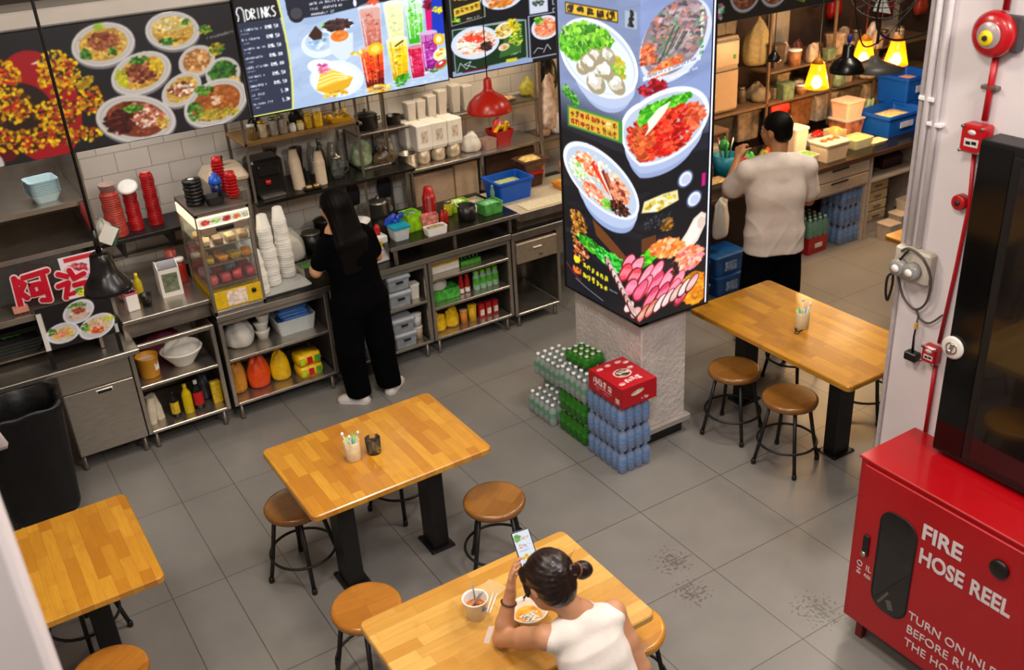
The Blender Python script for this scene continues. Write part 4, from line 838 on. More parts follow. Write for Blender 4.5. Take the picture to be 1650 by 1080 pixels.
# cabinet B
bag('plastic_bag', 'milky bag of foam cups at the left of the upper shelf, left of the woman', (1.59, 6.52, .50), .11, .10, .22, BAGW, 12, pinch=.9)
t = T('foam_cups', 'stack of white foam bowls beside the milky bag', 'cups', (1.76, 6.53, .50))
for k in range(3): MB().lathe([(0, 0), (.035, 0), (.055, .06), (.058, .065), (0, .06)], n=20).build('foam_bowl', WHITEP, t, (.0 if k < 2 else .02, 0, .065*k))
t = T('storage_box', 'translucent box heaped with blue packets on the shelf left of the woman', 'box', (2.0, 6.55, .50))
MB().rl([(.13, .10, 0, .02), (.15, .12, .12, .02), (.145, .115, .12, .02), (.125, .095, .008, .02)], cap1=True).build('box_body', FROST, t)
for k in range(6): MB().rl([(.10, .07, 0, .02), (.11, .08, .02, .02), (.10, .07, .035, .02)], smooth=True).build('blue_packet', mat('blue_packet', '#3f72b8', .35, var=.2, bump=.3, bscale=20), t, (.01*r.uniform(-2, 2), .01*r.uniform(-1, 1), .06+.027*k))
bag('plastic_bag', 'blue bag at the right end of the upper shelf, partly behind the woman', (2.13, 6.72, .50), .08, .08, .22, mat('deep_blue_bag', '#1d4f9a', .4, var=.2, bump=.4, bscale=20), 15)
bag('flour_sack', 'small amber sack at the far left of the lower shelf', (1.51, 6.50, .15), .062, .062, .24, mat('amber_sack', '#cf8a2a', .45, var=.15, bump=.3, bscale=20), 21, 'sack', .9)
bag('flour_sack', 'large orange sack on the lower shelf', (1.66, 6.49, .15), .082, .075, .25, ORGP, 22, 'sack', .95)
bag('flour_sack', 'yellow sack with pink print between the orange sack and stacked packs', (1.83, 6.49, .15), .07, .065, .24, YELP, 23, 'sack', .95)
GY = mat('green_yellow_pack', '#a9b41c', .4, var=.5, scale=22)
p0 = None
def pack(label, loc, rz=0):
    global p0
    if p0 is None:
        t = T('tea_pack', label, 'packet', loc, rz, 'yellow packs on the lower shelf'); MB().rl([(.088, .07, 0, .03), (.095, .075, .04, .03), (.088, .07, .085, .03)], smooth=True).build('wrap', YELP, t)
        for k in range(3): MB().b2((-.085+.06*k, -.079, .015), (-.045+.06*k, -.073, .07)).build('print_panel', (GY, LBR, LBG)[k], t)
        p0 = t
    else: dup(p0, loc, rz, label)
pack('lower of the two near yellow-green packs beside the woman', (2.03, 6.45, .15))
pack('upper of the two near yellow-green packs beside the woman', (2.03, 6.46, .24), .05)
# cabinet C: stacked grey crates and white tubs
CR = mat('grey_translucent_crate', '#8d949a', .3, var=.12, scale=15)
c0 = None
for k, (x, z, lab) in enumerate(((2.80, .51, 'lower grey crate on the upper shelf'), (2.80, .635, 'upper grey crate on the upper shelf'), (2.81, .15, 'lower grey crate on the bottom shelf'), (2.80, .275, 'upper grey crate on the bottom shelf'), (2.56, .51, 'lower grey crate on the upper shelf behind the woman'), (2.56, .15, 'lower grey crate on the bottom shelf behind the woman'))):
    if c0 is None:
        t = T('plastic_crate', lab+' right of the woman', 'crate', (x, 6.47, z-.01 if z > .5 and z < .6 else z), 0, 'grey crates right of the woman')
        MB().rl([(.085, .11, 0, .015), (.092, .12, .09, .015), (.1, .128, .092, .015), (.1, .128, .105, .015), (.09, .118, .105, .015), (.08, .105, .01, .015)]).build('crate_body', CR, t)
        MB().rl([(.098, .126, .105, .02), (.1, .128, .108, .02), (.09, .118, .122, .02)]).build('lid', mat('crate_lid', '#a8aeb2', .3), t)
        MB().b2((-.03, -.135, .06), (.03, -.127, .078), b=.003).build('handle_slot', BLACKP, t)
        c0 = t
    else: dup(c0, (x, 6.47, z-.01 if z > .5 and z < .6 else z), 0, lab+(' right of the woman' if k < 4 else ''))
TUB = mat('white_tub', '#cfcac2', .4, var=.06)
def tub(name, label, loc, rad, h, m=TUB, lid=WHITEP, sq=False, cat='tub', sc=1):
    t = T(name, label, cat, loc)
    if sq: MB().rl([(rad*.85, rad*.85*sc, 0, .012), (rad, rad*sc, h*.92, .012)], smooth=False).build('tub_body', m, t); MB().rl([(rad*1.05, rad*1.05*sc, h*.92, .014), (rad*1.05, rad*1.05*sc, h, .014)]).build('lid', lid, t)
    else: MB().lathe([(0, 0), (rad*.88, 0), (rad, h*.92)], n=20).build('tub_body', m, t); MB().lathe([(0, h*.92), (rad*1.05, h*.92), (rad*1.05, h), (0, h)], n=20).build('lid', lid, t)
    return t
tub('tub', 'square white tub at the right end of the upper crate shelf', (2.955, 6.45, .50), .04, .12, sq=True)
tub('tub', 'round white tub on the bottom crate shelf, upper of two', (2.955, 6.45, .25), .04, .11)
tub('tub', 'round beige tub on the bottom crate shelf, lower of two', (2.955, 6.45, .15), .04, .10, mat('beige_tub', '#b59f88', .5))
# cabinet D
t = T('carton', 'yellow and white carton on the top shelf of the three-shelf cabinet', 'carton', (3.24, 6.46, .65)); MB().b2((-.12, -.04, 0), (.12, .08, .135), b=.003).build('carton_body', WHITEP, t); MB().b2((-.118, -.043, .06), (.118, -.040, .13)).build('yellow_print', YELP, t)
t = T('bottle_tray', 'green tray of small dark bottles on the top shelf', 'tray', (3.47, 6.47, .65)); MB().b2((-.09, -.05, 0), (.09, .05, .035), b=.003).build('tray', LBG, t)
for k in range(5): MB().lathe([(0, .01), (.014, .01), (.014, .08), (.006, .1), (.006, .115), (0, .115)], (-.07+.035*k, -.02, 0), 10).build('bottle', mat('dark_green_glass', '#0f3a1c', .15), t)
t = T('snack_carton', 'green and pink printed carton on the middle shelf', 'carton', (3.22, 6.46, .41)); MB().b2((-.12, -.05, 0), (.12, .08, .09), b=.004).build('carton_body', mat('green_print', '#3f9a34', .45, var=.6, scale=26), t)
bag('plastic_bag', 'white pouch lying on the green carton', (3.17, 6.46, .50), .085, .05, .10, BAGW, 31, pinch=1.2)
for k in range(2): bottle('bottle', ('left' if k == 0 else 'right')+' red bottle on the middle shelf, left of the green-capped bottles', (3.375+.055*k, 6.45, .41), .022, .155, mat('red_bottle', '#a81c1c', .25), LBR, LBW, neck=.6, labz=(.05, .3))
b0 = bottle('green_bottle', 'green-capped pale bottle on the middle shelf, leftmost of four', (3.51, 6.44, .41), .026, .16, mat('pale_green_bottle', '#8fb89a', .25, var=.2), mat('lime_cap', '#7fc81c', .35), LBG, neck=.7, group='green-capped bottles on the middle shelf', labz=(.3, .65))
for k, lb in enumerate(('second of four from the left', 'third of four from the left', 'rightmost of four')): dup(b0, (3.57+.058*k, 6.44, .41), 0, 'green-capped pale bottle on the middle shelf, '+lb)
y0 = bag('snack_bag', 'glossy yellow snack bag on the bottom shelf of the three-shelf cabinet, left one', (3.14, 6.45, .15), .065, .05, .14, YELP, 41, 'packet', 1.4)
bag('snack_bag', 'glossy yellow snack bag on the bottom shelf, right one', (3.27, 6.46, .15), .065, .05, .155, YELP, 44, 'packet', 1.4)
tub('jar', 'small orange jar beside the yellow snack bags', (3.375, 6.45, .15), .032, .115, mat('orange_jar', '#d8842a', .4, var=.2), mat('peach_lid', '#e0a878', .4), cat='jar')
tub('jar', 'taller yellow jar beside the orange jar', (3.455, 6.45, .15), .036, .135, YELP, YELP, cat='jar')
k0 = None
for k, lb in enumerate(('leftmost of three', 'middle of three', 'rightmost of three')):
    if k0 is None:
        k0 = T('drink_carton', 'small red and white carton on the bottom shelf, '+lb, 'carton', (3.54, 6.45, .15), 0, 'red cartons on the bottom shelf'); MB().b2((-.024, -.02, 0), (.024, .02, .12), b=.003).build('carton_body', LBR, k0); MB().b2((-.018, -.0225, .02), (.018, -.019, .07)).build('print_panel', LBW, k0)
    else: dup(k0, (3.54+.065*k, 6.45, .15), 0, 'small red and white carton on the bottom shelf, '+lb)

# ------------------------------------------------------------------ food warmer on the worktop
t = T('food_warmer', 'glass-fronted food warmer with a lit header strip and yellow base', 'food warmer', (1.60, 6.60, .85))
w, d, h = .185, .24, .72
for sx in (-1, 1):
    for sy in (-1, 1): MB().box((sx*(w-.012), sy*(d-.012), h/2), (.024, .024, h), b=.003).build('corner_post', STEEL, t)
MB().b2((-w, -d, 0), (w, d, .02), b=.003).build('base_plate', STEEL, t)
MB().b2((-w+.02, -d-.001, .025), (w-.02, d-.02, .155), b=.003).build('yellow_base', mat('warmer_yellow', '#d9b21a', .4, var=.15), t)
MB().b2((-.08, -d-.005, .04), (.06, -d-.001, .145)).build('front_sticker', mat('sticker_pink', '#e3d0c0', .5, var=.3, scale=40), t)
MB().lathe([(.016, 0), (.016, .012), (0, .012)], (.11, -d-.001, .11), 12, rot=(PI/2, 0, 0)).build('dial', BLACKP, t)
MB().b2((-w, -d, h-.02), (w, d, h+.01), b=.003).build('roof', STEELD, t)
hd = MB(); hd.b2((-w+.01, -d-.004, h-.095), (w-.01, -d+.006, h-.025), b=.002); hd.b2((-w-.003, -d+.01, h-.095), (-w+.006, d-.02, h-.025)); hd.build('lit_header', mat('lit_header_panel', '#f4ecd4', .4, emit='#ffe9c0', es=.9, var=0), t)
rr = random.Random(4)
hp = Canvas(2*w-.03, .05, .004, '#f6ecd2')
for k in range(5): hp.bits(.05+.07*k, .022, .03, .016, 0, (['#c8281c', '#e84a30'], ['#7ab83a', '#c8d890'], ['#c82818', '#902018'], ['#e85a20', '#f09040'], ['#a89878', '#d8c8a8'])[k], 26, .007)
hp.build('header_picture', print_mat('warmer_header_print', .8), t, (-w+.015, -d-.005, h-.085), (1, 0, 0), (0, 0, 1))
MB().b2((-w+.024, -d, h-.15), (w-.024, -d+.012, h-.10), b=.002).build('door_rail', STEEL, t)
MB().b2((-.06, -d-.012, h-.14), (.06, -d, h-.11), b=.006).build('door_handle', BLACKP, t)
MB().b2((-w+.024, -d+.002, .16), (w-.024, -d+.007, h-.15)).build('front_glass', GLASS, t)
for sx in (-1, 1): MB().b2((sx*(w-.006)-.002, -d+.025, .16), (sx*(w-.006)+.002, d-.025, h-.1)).build('side_glass', GLASS, t)
MB().b2((-w+.02, d-.01, .02), (w-.02, d-.004, h-.02)).build('back_panel', mat('warmer_back', '#b8b8a8', .4), t)
for z in (.19, .34, .47): MB().b2((-w+.02, -d+.015, z), (w-.02, d-.02, z+.008)).build('wire_shelf', STEEL, t)
lt = bpy.data.lights.new('warmer_lamp', 'AREA'); lt.energy = 1.6; lt.size = .25; lt.color = (1, .86, .62); lo = bpy.data.objects.new('warmer_lamp', lt); lo.location = (1.6, 6.6, 1.52); COL.objects.link(lo)
for k, (z, pal, n) in enumerate(((.20, ('#c8383c', '#d85a5a', '#b8b8c8', '#c04048'), 8), (.35, ('#d88a20', '#c8a030', '#b87020'), 6), (.48, ('#b08a58', '#c8a878', '#8a6a40'), 6))):
    for i in range(n):
        x = -.13+.26*(i % 4)/3; y = -.15+.16*(i//4); c = rr.choice(pal)
        o = MB().rl([(.03, .045, 0, .012), (.034, .05, .03, .012), (.028, .044, .055 if k == 0 else .035, .012)], smooth=True).build('food_pack', mat('food_'+c[1:], c, .4, var=.3, scale=40)); o.location = (1.60+x, 6.60+y, .85+z); o.rotation_euler = (0, 0, rr.uniform(-.3, .3))
        row = ('front' if i < 4 else 'back', ('bottom', 'middle', 'top')[k]); tag(o, 'small snack pack in the '+row[0]+' row on the '+row[1]+' rack of the food warmer', 'food', 'snack packs on the '+row[1]+' warmer rack, '+row[0]+' row')
# things on top of the warmer
ZT = 1.585
t = T('lid_stack', 'stack of black round lids on top of the food warmer at left', 'lids', (1.49, 6.56, ZT))
for k in range(7): MB().lathe([(0, 0), (.055, 0), (.062, .004), (.062, .018), (.05, .024), (0, .024)], n=28).build('lid', BLACKP, t, (.003*(k % 2), 0, .0245*k))
MB().lathe([(0, 0), (.02, 0), (.02, .002), (0, .002)], n=16).build('lid_sticker', PAPER, t, (0, 0, .1715))
t = T('black_containers', 'black takeaway tray with a raised back, in front of the black lid stack', 'tray', (1.60, 6.49, ZT)); MB().rl([(.05, .05, 0, .02), (.06, .06, .05, .02), (.055, .055, .05, .02), (.045, .045, .01, .02)]).build('tray', BLACKP, t)
t = T('cup_stack', 'short blue cup stack with a domed lid on the food warmer', 'cups', (1.66, 6.62, ZT)); MB().lathe([(0, 0), (.034, 0), (.042, .09), (0, .09)], n=20).build('cup', mat('navy_cup', '#101c4a', .35), t); MB().lathe([(.044, .09), (.046, .1), (.036, .135), (.02, .14), (.018, .16), (0, .165)], n=20).build('domed_lid', BLUEP, t)
for nm, x, y, hh, lb in (('cup_stack', 1.74, 6.52, .15, 'bright red cup stack at the front right corner of the food warmer'), ('cup_stack', 1.715, 6.70, .20, 'bright red cup stack at the rear right of the food warmer')):
    t = T(nm, lb, 'cups', (x, y, ZT)); n = int(hh/.022)
    for k in range(n): MB().lathe([(.030, .0), (.040, .024), (.043, .026), (.043, .03), (.036, .03)], n=20, cap=False).build('cup', REDP, t, (0, 0, .0215*k))
    MB().lathe([(0, 0), (.036, 0), (.03, .05), (0, .052)], n=20).build('cup', REDP, t, (0, 0, .0215*n))

# ------------------------------------------------------------------ tall stacks of white cups
CUP = mat('white_frosted_cup', '#e4e1da', .3, var=.03, trans=.12, ior=1.1)
cp = MB().lathe([(.026, 0), (.040, .095), (.043, .098), (.043, .104), (.038, .104)], n=24, cap=False)
cpi = MB(); cpi.lathe([(.043, 0), (.043, .006), (.040, .009), (.028, .10), (.022, .104), (0, .104)], n=24, cap=False)
def cup_tower(label, x, y, n, q=1, step=.017):
    t = T('cup_tower', label, 'cups', (x, y, .863), 0, 'tall stacks of white drinking cups'); t.scale = (q, q, 1); me = None
    for k in range(n):
        if me is None: o = cpi.build('cup', CUP, t); me = o
        else: o = me.copy(); COL.objects.link(o); o.parent = t
        o.location = (.0015*math.sin(k), .0015*math.cos(k*1.7), step*k); f_ = 1 if k < n*.6 else .86; o.scale = (f_, f_, 1)
    return t
cup_tower('shortest stack of white cups, nearest the food warmer, at the front', 1.80, 6.50, 14, 1.42)
cup_tower('middle stack of white cups, standing in the front row', 1.925, 6.60, 26, 1.42)
cup_tower('rightmost tall stack of white cups, nearest the woman', 2.07, 6.68, 26, 1.42)
cup_tower('rear stack of white cups behind the front ones, nearest the food warmer', 1.83, 6.76, 18, 1.42)
t = T('tray', 'pale flat tray under the white cup stacks', 'tray', (1.95, 6.58, .85)); MB().rl([(.19, .17, 0, .02), (.2, .18, .012, .02), (.19, .17, .012, .02), (.185, .165, .006, .02)]).build('tray_body', mat('pale_tray', '#b8bab8', .3), t)
# ------------------------------------------------------------------ left part of the stall: display case and shelves
t = T('display_case', 'stainless display case at the far left with open upper shelves', 'cabinet', (.1, 6.6, .88))
for z, d0, lab in ((.60, 0.0, 'lower_shelf'), (.875, 0.02, 'upper_shelf')):
    MB().b2((-.9, d0, z-.02), (.72, .80, z), b=.003).build('shelf', STEEL, t); MB().b2((-.9, d0-.006, z-.03), (.72, d0, z+.004), b=.002).build('shelf_lip', STEEL, t)
MB().b2((.72, .0, .25), (.74, .80, 1.35), b=.002).build('end_panel', STEEL, t); MB().b2((.715, -.012, .0), (.745, .012, 1.3), b=.003).build('end_post', STEELD, t)
MB().b2((-.9, .78, .0), (.72, .80, 1.3)).build('back_panel', STEELD, t)
MB().b2((-.9, -.26, .29), (.58, .20, .315), b=.003).build('glass_ledge', STEEL, t); MB().b2((-.9, -.266, .28), (.58, -.26, .32), b=.002).build('ledge_lip', STEEL, t)
MB().b2((-.9, .0, .32), (.56, .006, .575)).build('front_glass', GLASS, t)
MB().b2((-.9, .12, .0), (.58, .14, .285)).build('inner_panel', mat('dark_inner_panel', '#2a2622', .5), t)
MB().b2((-.9, -.14, .0), (.58, .10, .012)).build('inner_shelf', STEELD, t)
MB().b2((.56, -.25, -.03), (.58, .14, .29)).build('end_bracket', STEELD, t)
# red characters on the glass
GL = T('shop_sign', 'red cut-out characters with pale outlines standing on the ledge of the display case', 'sign', (.25, 6.42, 1.205))
def stroke_char(x0, strokes, parent, s=.2):
    for q, (wd, m, dy) in enumerate(((.052, mat('sign_outline', '#e8c8cc', .5, var=0), 0), (.034, mat('sign_red', '#c4142c', .4, var=.1), -.004))):
        b = MB()
        for st in strokes:
            for (a, c) in zip(st, st[1:]):
                dx, dz = c[0]-a[0], c[1]-a[1]; L_ = math.hypot(dx, dz); ns = len(b.v)/24; b.box((x0+(a[0]+c[0])/2*s, dy, (a[1]+c[1])/2*s), (L_*s+wd*.3, .006+.00025*(ns % 9), wd), rot=(0, -math.atan2(dz, dx), 0), b=.002)
            for a in st: b.lathe([(wd/2, -.0027), (wd/2, .0027)], (x0+a[0]*s, dy, a[1]*s), 12, rot=(PI/2, 0, 0), smooth=False)
        b.build('outline' if q == 0 else 'character', m, parent)
stroke_char(.0, [[(.15, .05), (.2, 1.1)], [(.2, 1.05), (.42, .85), (.25, .62), (.4, .4)], [(.45, 1.05), (1.15, 1.1)], [(1.0, 1.05), (1.0, .15), (.8, .2)], [(.6, .75), (.85, .75), (.85, .45), (.6, .45), (.6, .75)]], GL)
stroke_char(.27, [[(.1, 1.05), (.35, .9)], [(.0, .6), (.35, .65), (.15, .1), (.45, .2)], [(.5, 1.1), (.6, .75), (.95, .85)], [(.55, .5), (.95, .5), (.9, .15)]], GL, .17)
MB().b2((-.02, -.03, 0), (.07, .03, .035), b=.004).build('stand', mat('clear_stand', '#c88a78', .3), GL)
# printed posters
pr = T('poster', 'white poster with red headings and a yellow dish, standing behind the black pendant lamp', 'poster', (.56, 6.41, 1.205), 0); pr.rotation_euler = (-.12, 0, 0)
Cp = Canvas(.27, .27, .004, '#ded8e0'); Cp.rect(.03, .235, .20, .262, '#c8202c'); Cp.bits(.10, .19, .07, .03, -.4, ['#c8283c', '#8a1a34', '#d88090'], 60, .009); Cp.bits(.16, .11, .07, .035, .3, ['#b888c0', '#c86a9a', '#d8b0d0'], 60, .007)
Cp.bits(.13, .03, .08, .03, 0, ['#e0c818', '#e8d848', '#b8c020'], 70, .010); Cp.bits(.22, .06, .04, .04, 0, ['#e0a060', '#e8c080'], 40, .010); Cp.bits(.07, .045, .02, .02, 0, ['#3a8a2a'], 8, .008)
MB().b2((0, .001, 0), (.27, .007, .27)).build('poster_board', PAPER, pr); Cp.build('print', PRINT, pr, (0, 0, 0), (1, 0, 0), (0, 0, 1))
p2 = T('poster', 'dark menu poster with three white plates of food, propped on the steel ledge', 'poster', (.335, 6.22, .985), 0); p2.rotation_euler = (-.05, 0, 0); MB().b2((.0, .003, -.14), (.028, .010, .0)).build('stand_leg', BLACKP, p2); MB().b2((.41, .003, -.14), (.435, .010, .0)).build('stand_leg', BLACKP, p2)
Cq = Canvas(.44, .28, .0038, '#141216'); Cq.rect(0, 0, .03, .25, '#d8d4d0'); Cq.rect(.42, 0, .44, .06, '#b8b8b8')
def pl(cx, cy, rx, ry, rot, pals):
    Cq.ell(cx, cy, rx*1.16, ry*1.14, rot, '#e2e3ee'); Cq.ell(cx, cy, rx, ry, rot, '#c8cad4')
    for e in pals: Cq.bits(cx+e[0]*1.15, cy+e[1]*1.15, e[2]*1.2, e[3]*1.2, 0, e[4], e[5], .007, 1.8)
pl(.24, .20, .085, .062, .35, ((0, 0, .06, .04, ['#d8c8a8', '#e0d8c0', '#b8a070'], 60), (0, .005, .03, .018, ['#8a2a20', '#b04030'], 34), (0, .035, .05, .012, GR, 30), (.0, -.03, .05, .012, ['#d8a890', '#e0b8a0'], 30)))
pl(.12, .09, .085, .058, .05, ((0, 0, .06, .04, ['#e0b848', '#d8a030', '#e8c878'], 90), (-.01, 0, .035, .022, ['#e8a088', '#d88868'], 40), (-.05, .02, .02, .018, GR, 24)))
pl(.32, .075, .10, .065, .3, ((0, 0, .07, .045, ['#e0b040', '#d8a038', '#e8c870'], 90), (.0, -.02, .035, .02, ['#c84020', '#e06a38'], 50), (.01, .01, .04, .02, ['#e8c8a8', '#d8a088'], 40), (-.06, .01, .02, .025, GR, 30), (.07, .03, .03, .02, ['#b8c850', '#d8c830'], 26)))
MB().b2((0, .001, 0), (.44, .008, .28)).build('poster_board', BLACKP, p2); Cq.build('print', PRINT, p2, (0, 0, 0), (1, 0, 0), (0, 0, 1))
# pale blue takeaway trays on the upper shelf
t = T('tray_stack', 'stack of pale blue square food trays on the upper display shelf', 'trays', (.62, 6.80, 1.755), .12)
for k in range(7): MB().rl([(.065, .065, 0, .025), (.09, .09, .055, .03), (.094, .094, .057, .03), (.088, .088, .056, .03), (.062, .062, .006, .025)], n=5, smooth=False).build('tray', mat('pale_blue_tray', '#b3cdd2', .35, var=.04), t, (0, 0, .014*k))
MB().box((0, 0, .105), (.04, .03, .012), rot=(0, 0, .3), b=.003).build('kraft_tag', mat('kraft', '#b8864e', .7), t)
bag('plastic_bag', 'dark red crumpled bag inside the display case behind the characters', (.42, 6.85, 1.2), .13, .08, .14, mat('dark_red_bag', '#7a1418', .4, var=.3, bump=.5, bscale=20), 51)
t = T('chilli_bundle', 'hanging red tie at the end of the upper shelf', 'bundle', (.80, 6.60, 1.75), 0); q = MB(); q.tube([(0, -.01, 0), (-.005, -.02, -.06), (.01, -.02, -.16), (.03, -.02, -.3)], [.014, .02, .012, .004], 8); q.build('red_ribbon', mat('dark_red_ribbon', '#6a1014', .6), t)
# dark tray stack beneath the ledge
t = T('tray_stack', 'stack of black serving trays with green leaves on the dark shelf at the far left', 'trays', (.17, 6.58, .892))
for k in range(4): MB().rl([(.14, .09, 0, .02), (.16, .11, .028, .02), (.15, .10, .028, .02), (.13, .08, .006, .02)]).build('tray', mat('smoky_tray', '#4a4c48', .3), t, (.012*k, 0, .022*k))
for k in range(5): MB().sph((.02*k-.03, .01*(k % 2), .105), (.018, .012, .008)).build('leaf', mat('leaf_garnish', '#3f7a3a', .5), t)
# items on the raised worktop
t = T('napkin_dispenser', 'white napkin dispenser with a dark smoked top and picture window', 'napkin dispenser', (1.235, 6.72, .95), -.05); t.scale = (1.3, 1.2, 1.22)
prof = [(.0, 0), (.13, 0), (.13, .15), (.10, .19), (.05, .2), (.0, .17)]
m = MB(); m.prism([(y-.065, z) for y, z in prof], -.055, .055, axis='x'); m.build('body', WHITEP, t)
m = MB(); m.prism([(.066, .152), (.036, .194), (-.016, .204), (-.068, .172), (-.066, .168), (-.015, .198), (.034, .188), (.062, .150)], -.05, .05, axis='x'); m.build('smoked_top', mat('smoked_plastic', '#3a3034', .2), t)
m = MB(); m.b2((-.04, -.068, .03), (.04, -.0655, .14)); m.build('picture_window', mat('napkin_window', '#6f7860', .3, var=.5, scale=30), t)
t = T('sauce_bottle', 'red ketchup-like bottle with white cap between napkin dispenser and food warmer', 'bottle', (1.36, 6.86, .95))
MB().lathe([(0, 0), (.035, 0), (.037, .01), (.037, .13), (.025, .155), (0, .155)], n=20).build('bottle_body', mat('sauce_red', '#a8281c', .3, var=.3), t); MB().lathe([(.026, .155), (.034, .157), (.034, .18), (0, .182)], n=20).build('cap', WHITEP, t)
t = T('plastic_cups', 'red and clear cup stack behind the sauce bottle', 'cups', (1.34, 7.0, .95)); MB().lathe([(0, 0), (.03, 0), (.042, .2), (0, .2)], n=20).build('cups', mat('red_clear_cup', '#a8483c', .25, var=.4, trans=.3), t)
t = T('box_of_sticks', 'white box with pink trim holding spoons, right of the three-plate poster', 'box', (.945, 6.60, .95), .1)
MB().b2((-.04, -.035, 0), (.04, .035, .13), b=.004).build('box_body', PAPER, t); MB().b2((-.043, -.038, .115), (.043, .038, .13), b=.003).build('pink_trim', mat('pink_trim', '#c8506a', .4), t)
for k in range(8): q = MB(); q.tube([(-.02+.006*k, .01*(k % 3)-.01, .1), (-.03+.009*k, .02*(k % 3)-.02, .19)], .004, 5); q.sph((-.03+.009*k, .02*(k % 3)-.02, .195), (.009, .006, .014)); q.build('spoon', CLEAR, t)
bag('plastic_bag', 'small pink and white packet behind the box of spoons', (.96, 6.8, .95), .06, .05, .19, mat('pink_white_packet', '#c87a88', .4, var=.5, scale=30), 61)
bottle('bottle', 'yellow squeeze bottle beside the black cup on the raised worktop', (1.03, 6.72, .95), .028, .2, mat('yellow_squeeze', '#b8a41c', .35, var=.2), mat('yellow_cap2', '#d8c020', .4))
t = T('black_mug', 'black cup on the raised worktop below the pendant lamp', 'cup', (1.04, 6.60, .95)); MB().lathe([(0, 0), (.03, 0), (.042, .08), (.043, .085), (.036, .08), (.026, .01), (0, .01)], n=20).build('mug', BLACKP, t)
# wall shelf with red cup towers
t = T('bracket_shelf', 'black wall shelf carrying the red cup towers', 'shelf', (1.26, 7.08, 1.28)); MB().b2((-.45, 0, -.03), (.45, .36, 0), b=.003).build('board', BLACKM, t)
for x in (-.2, .15): MB().b2((x-.012, .02, -.14), (x+.012, .34, -.03)).build('bracket', BLACKM, t)
t = T('bracket_shelf', 'grey rail fixed to the tiles below the red cup shelf', 'shelf', (1.25, 7.39, 1.03)); MB().b2((-.3, 0, 0), (.3, .05, .02), b=.003).build('rail', STEELD, t)
RC = [mat('red_cup_a', '#a81014', .3, var=.05), mat('red_cup_faded', '#a83a30', .35, var=.1)]
for x, y, rad, n, mi, lab, topm in ((1.06, 7.2, .072, 20, 1, 'widest tower of faded red bowls on the wall shelf, leftmost', None), (1.20, 7.24, .052, 18, 0, 'middle tower of red cups on the wall shelf, topped by a white lid', WHITEP), (1.345, 7.26, .052, 24, 0, 'tallest tower of red cups on the wall shelf, nearest the food warmer', None)):
    t = T('cup_tower', lab, 'cups', (x, y, 1.28), 0); me = None
    for k in range(n):
        if me is None: me = MB().lathe([(rad*.98, 0), (rad*1.0, .003), (rad*1.0, .012), (rad*.93, .016), (rad*.80, .03), (rad*.78, .034), (0, .034)], n=26, cap=False).build('cup', RC[mi if k < n*.8 else (mi or 0)], t); o = me
        else: o = me.copy(); COL.objects.link(o); o.parent = t
        o.location = (.002*math.sin(k*1.3), .002*math.cos(k), .0155*k); o.scale = (1-.006*k if rad > .06 else 1-.004*k,)*2+(1,)
    zt = .0155*n+.014; s_ = (1-.006*n)
    if rad > .06: MB().lathe([(rad*.75, 0), (rad*.95, .05), (rad*.98, .05), (rad*.98, .056), (rad*.9, .056), (rad*.7, .006), (0, .004)], n=26).build('top_bowl', mat('clear_pinkish', '#c8a8a0', .2, trans=.3), t, (0, 0, zt)).scale = (s_,)*2+(1,)
    if topm: q = MB(); q.lathe([(0, 0), (.066, 0), (.07, .004), (.07, .014), (.055, .022), (0, .022)], n=26, rot=(.5, -.2, 0)); q.build('white_lid', WHITEP, t, (0, -.01, zt+.02))
    elif rad < .06: MB().lathe([(0, 0), (rad*.62, 0), (rad*.62, .002), (0, .002)], n=20).build('cup_base_print', mat('cup_base', '#c88a80', .4, var=.3), t, (0, 0, zt+.006))
t = T('paper_note', 'white paper note with green backing hanging by the pendant cord', 'note', (.965, 7.02, 1.36)); MB().b2((-.004, .0, -.08), (.004, .09, -.074)).build('clip_arm', STEELD, t); m = MB(); m.box((0, 0, 0), (.10, .004, .13), rot=(0, .6, 0)); m.build('note', PAPER, t); m = MB(); m.box((.016, .006, -.01), (.10, .004, .14), rot=(0, .4, 0)); m.build('green_card', mat('green_card', '#2f5a3c', .5), t)
bag('plastic_bag', 'clear grey bag hanging behind the white paper note', (.96, 7.12, 1.285), .06, .05, .16, mat('grey_clear_bag', '#a8a89c', .3, var=.1), 66)
# rubbish bin with liner
t = T('rubbish_bin', 'tall square bin lined with a black bag, on small castors', 'bin', (.06, 6.01, 0))
n = 32; vs = []; fs = []; rr = random.Random(2)
levels = [(.17, .05), (.185, .10), (.20, .35), (.215, .60), (.225, .76), (.235, .80), (.225, .815), (.205, .80), (.195, .6), (.18, .2)]
b = MB()
def sq(q, a, k, j):
    c, s_ = math.cos(a), math.sin(a); p = 5.0; rr_ = q/((abs(c)**p+abs(s_)**p)**(1/p)); w = 1+.012*math.sin(5*a+j)+.010*math.sin(11*a+1.7*j)
    return rr_*c*w*1.12, rr_*s_*w*.9
for j, (q, z) in enumerate(levels):
    for i in range(n*2): x, y = sq(q, 2*PI*i/(2*n), i, j); vs.append((x, y, z+.006*math.sin(i*.9+j)*(j > 3)))
N = n*2
for j in range(len(levels)-1):
    for i in range(N): k = (i+1) % N; fs.append((j*N+i, j*N+k, (j+1)*N+k, (j+1)*N+i))
fs.append(list(range(N))[::-1]); fs.append([(len(levels)-1)*N+i for i in range(N)])
b.add(vs, fs, 0, True); b.build('bin_liner', mat('black_bin_bag', '#08080a', .42, var=.2, bump=.6, bscale=9), t)
MB().box((.03, -.20, .79), (.10, .012, .016), b=.004).build('bag_clip', mat('amber_clip', '#a8742a', .4), t)
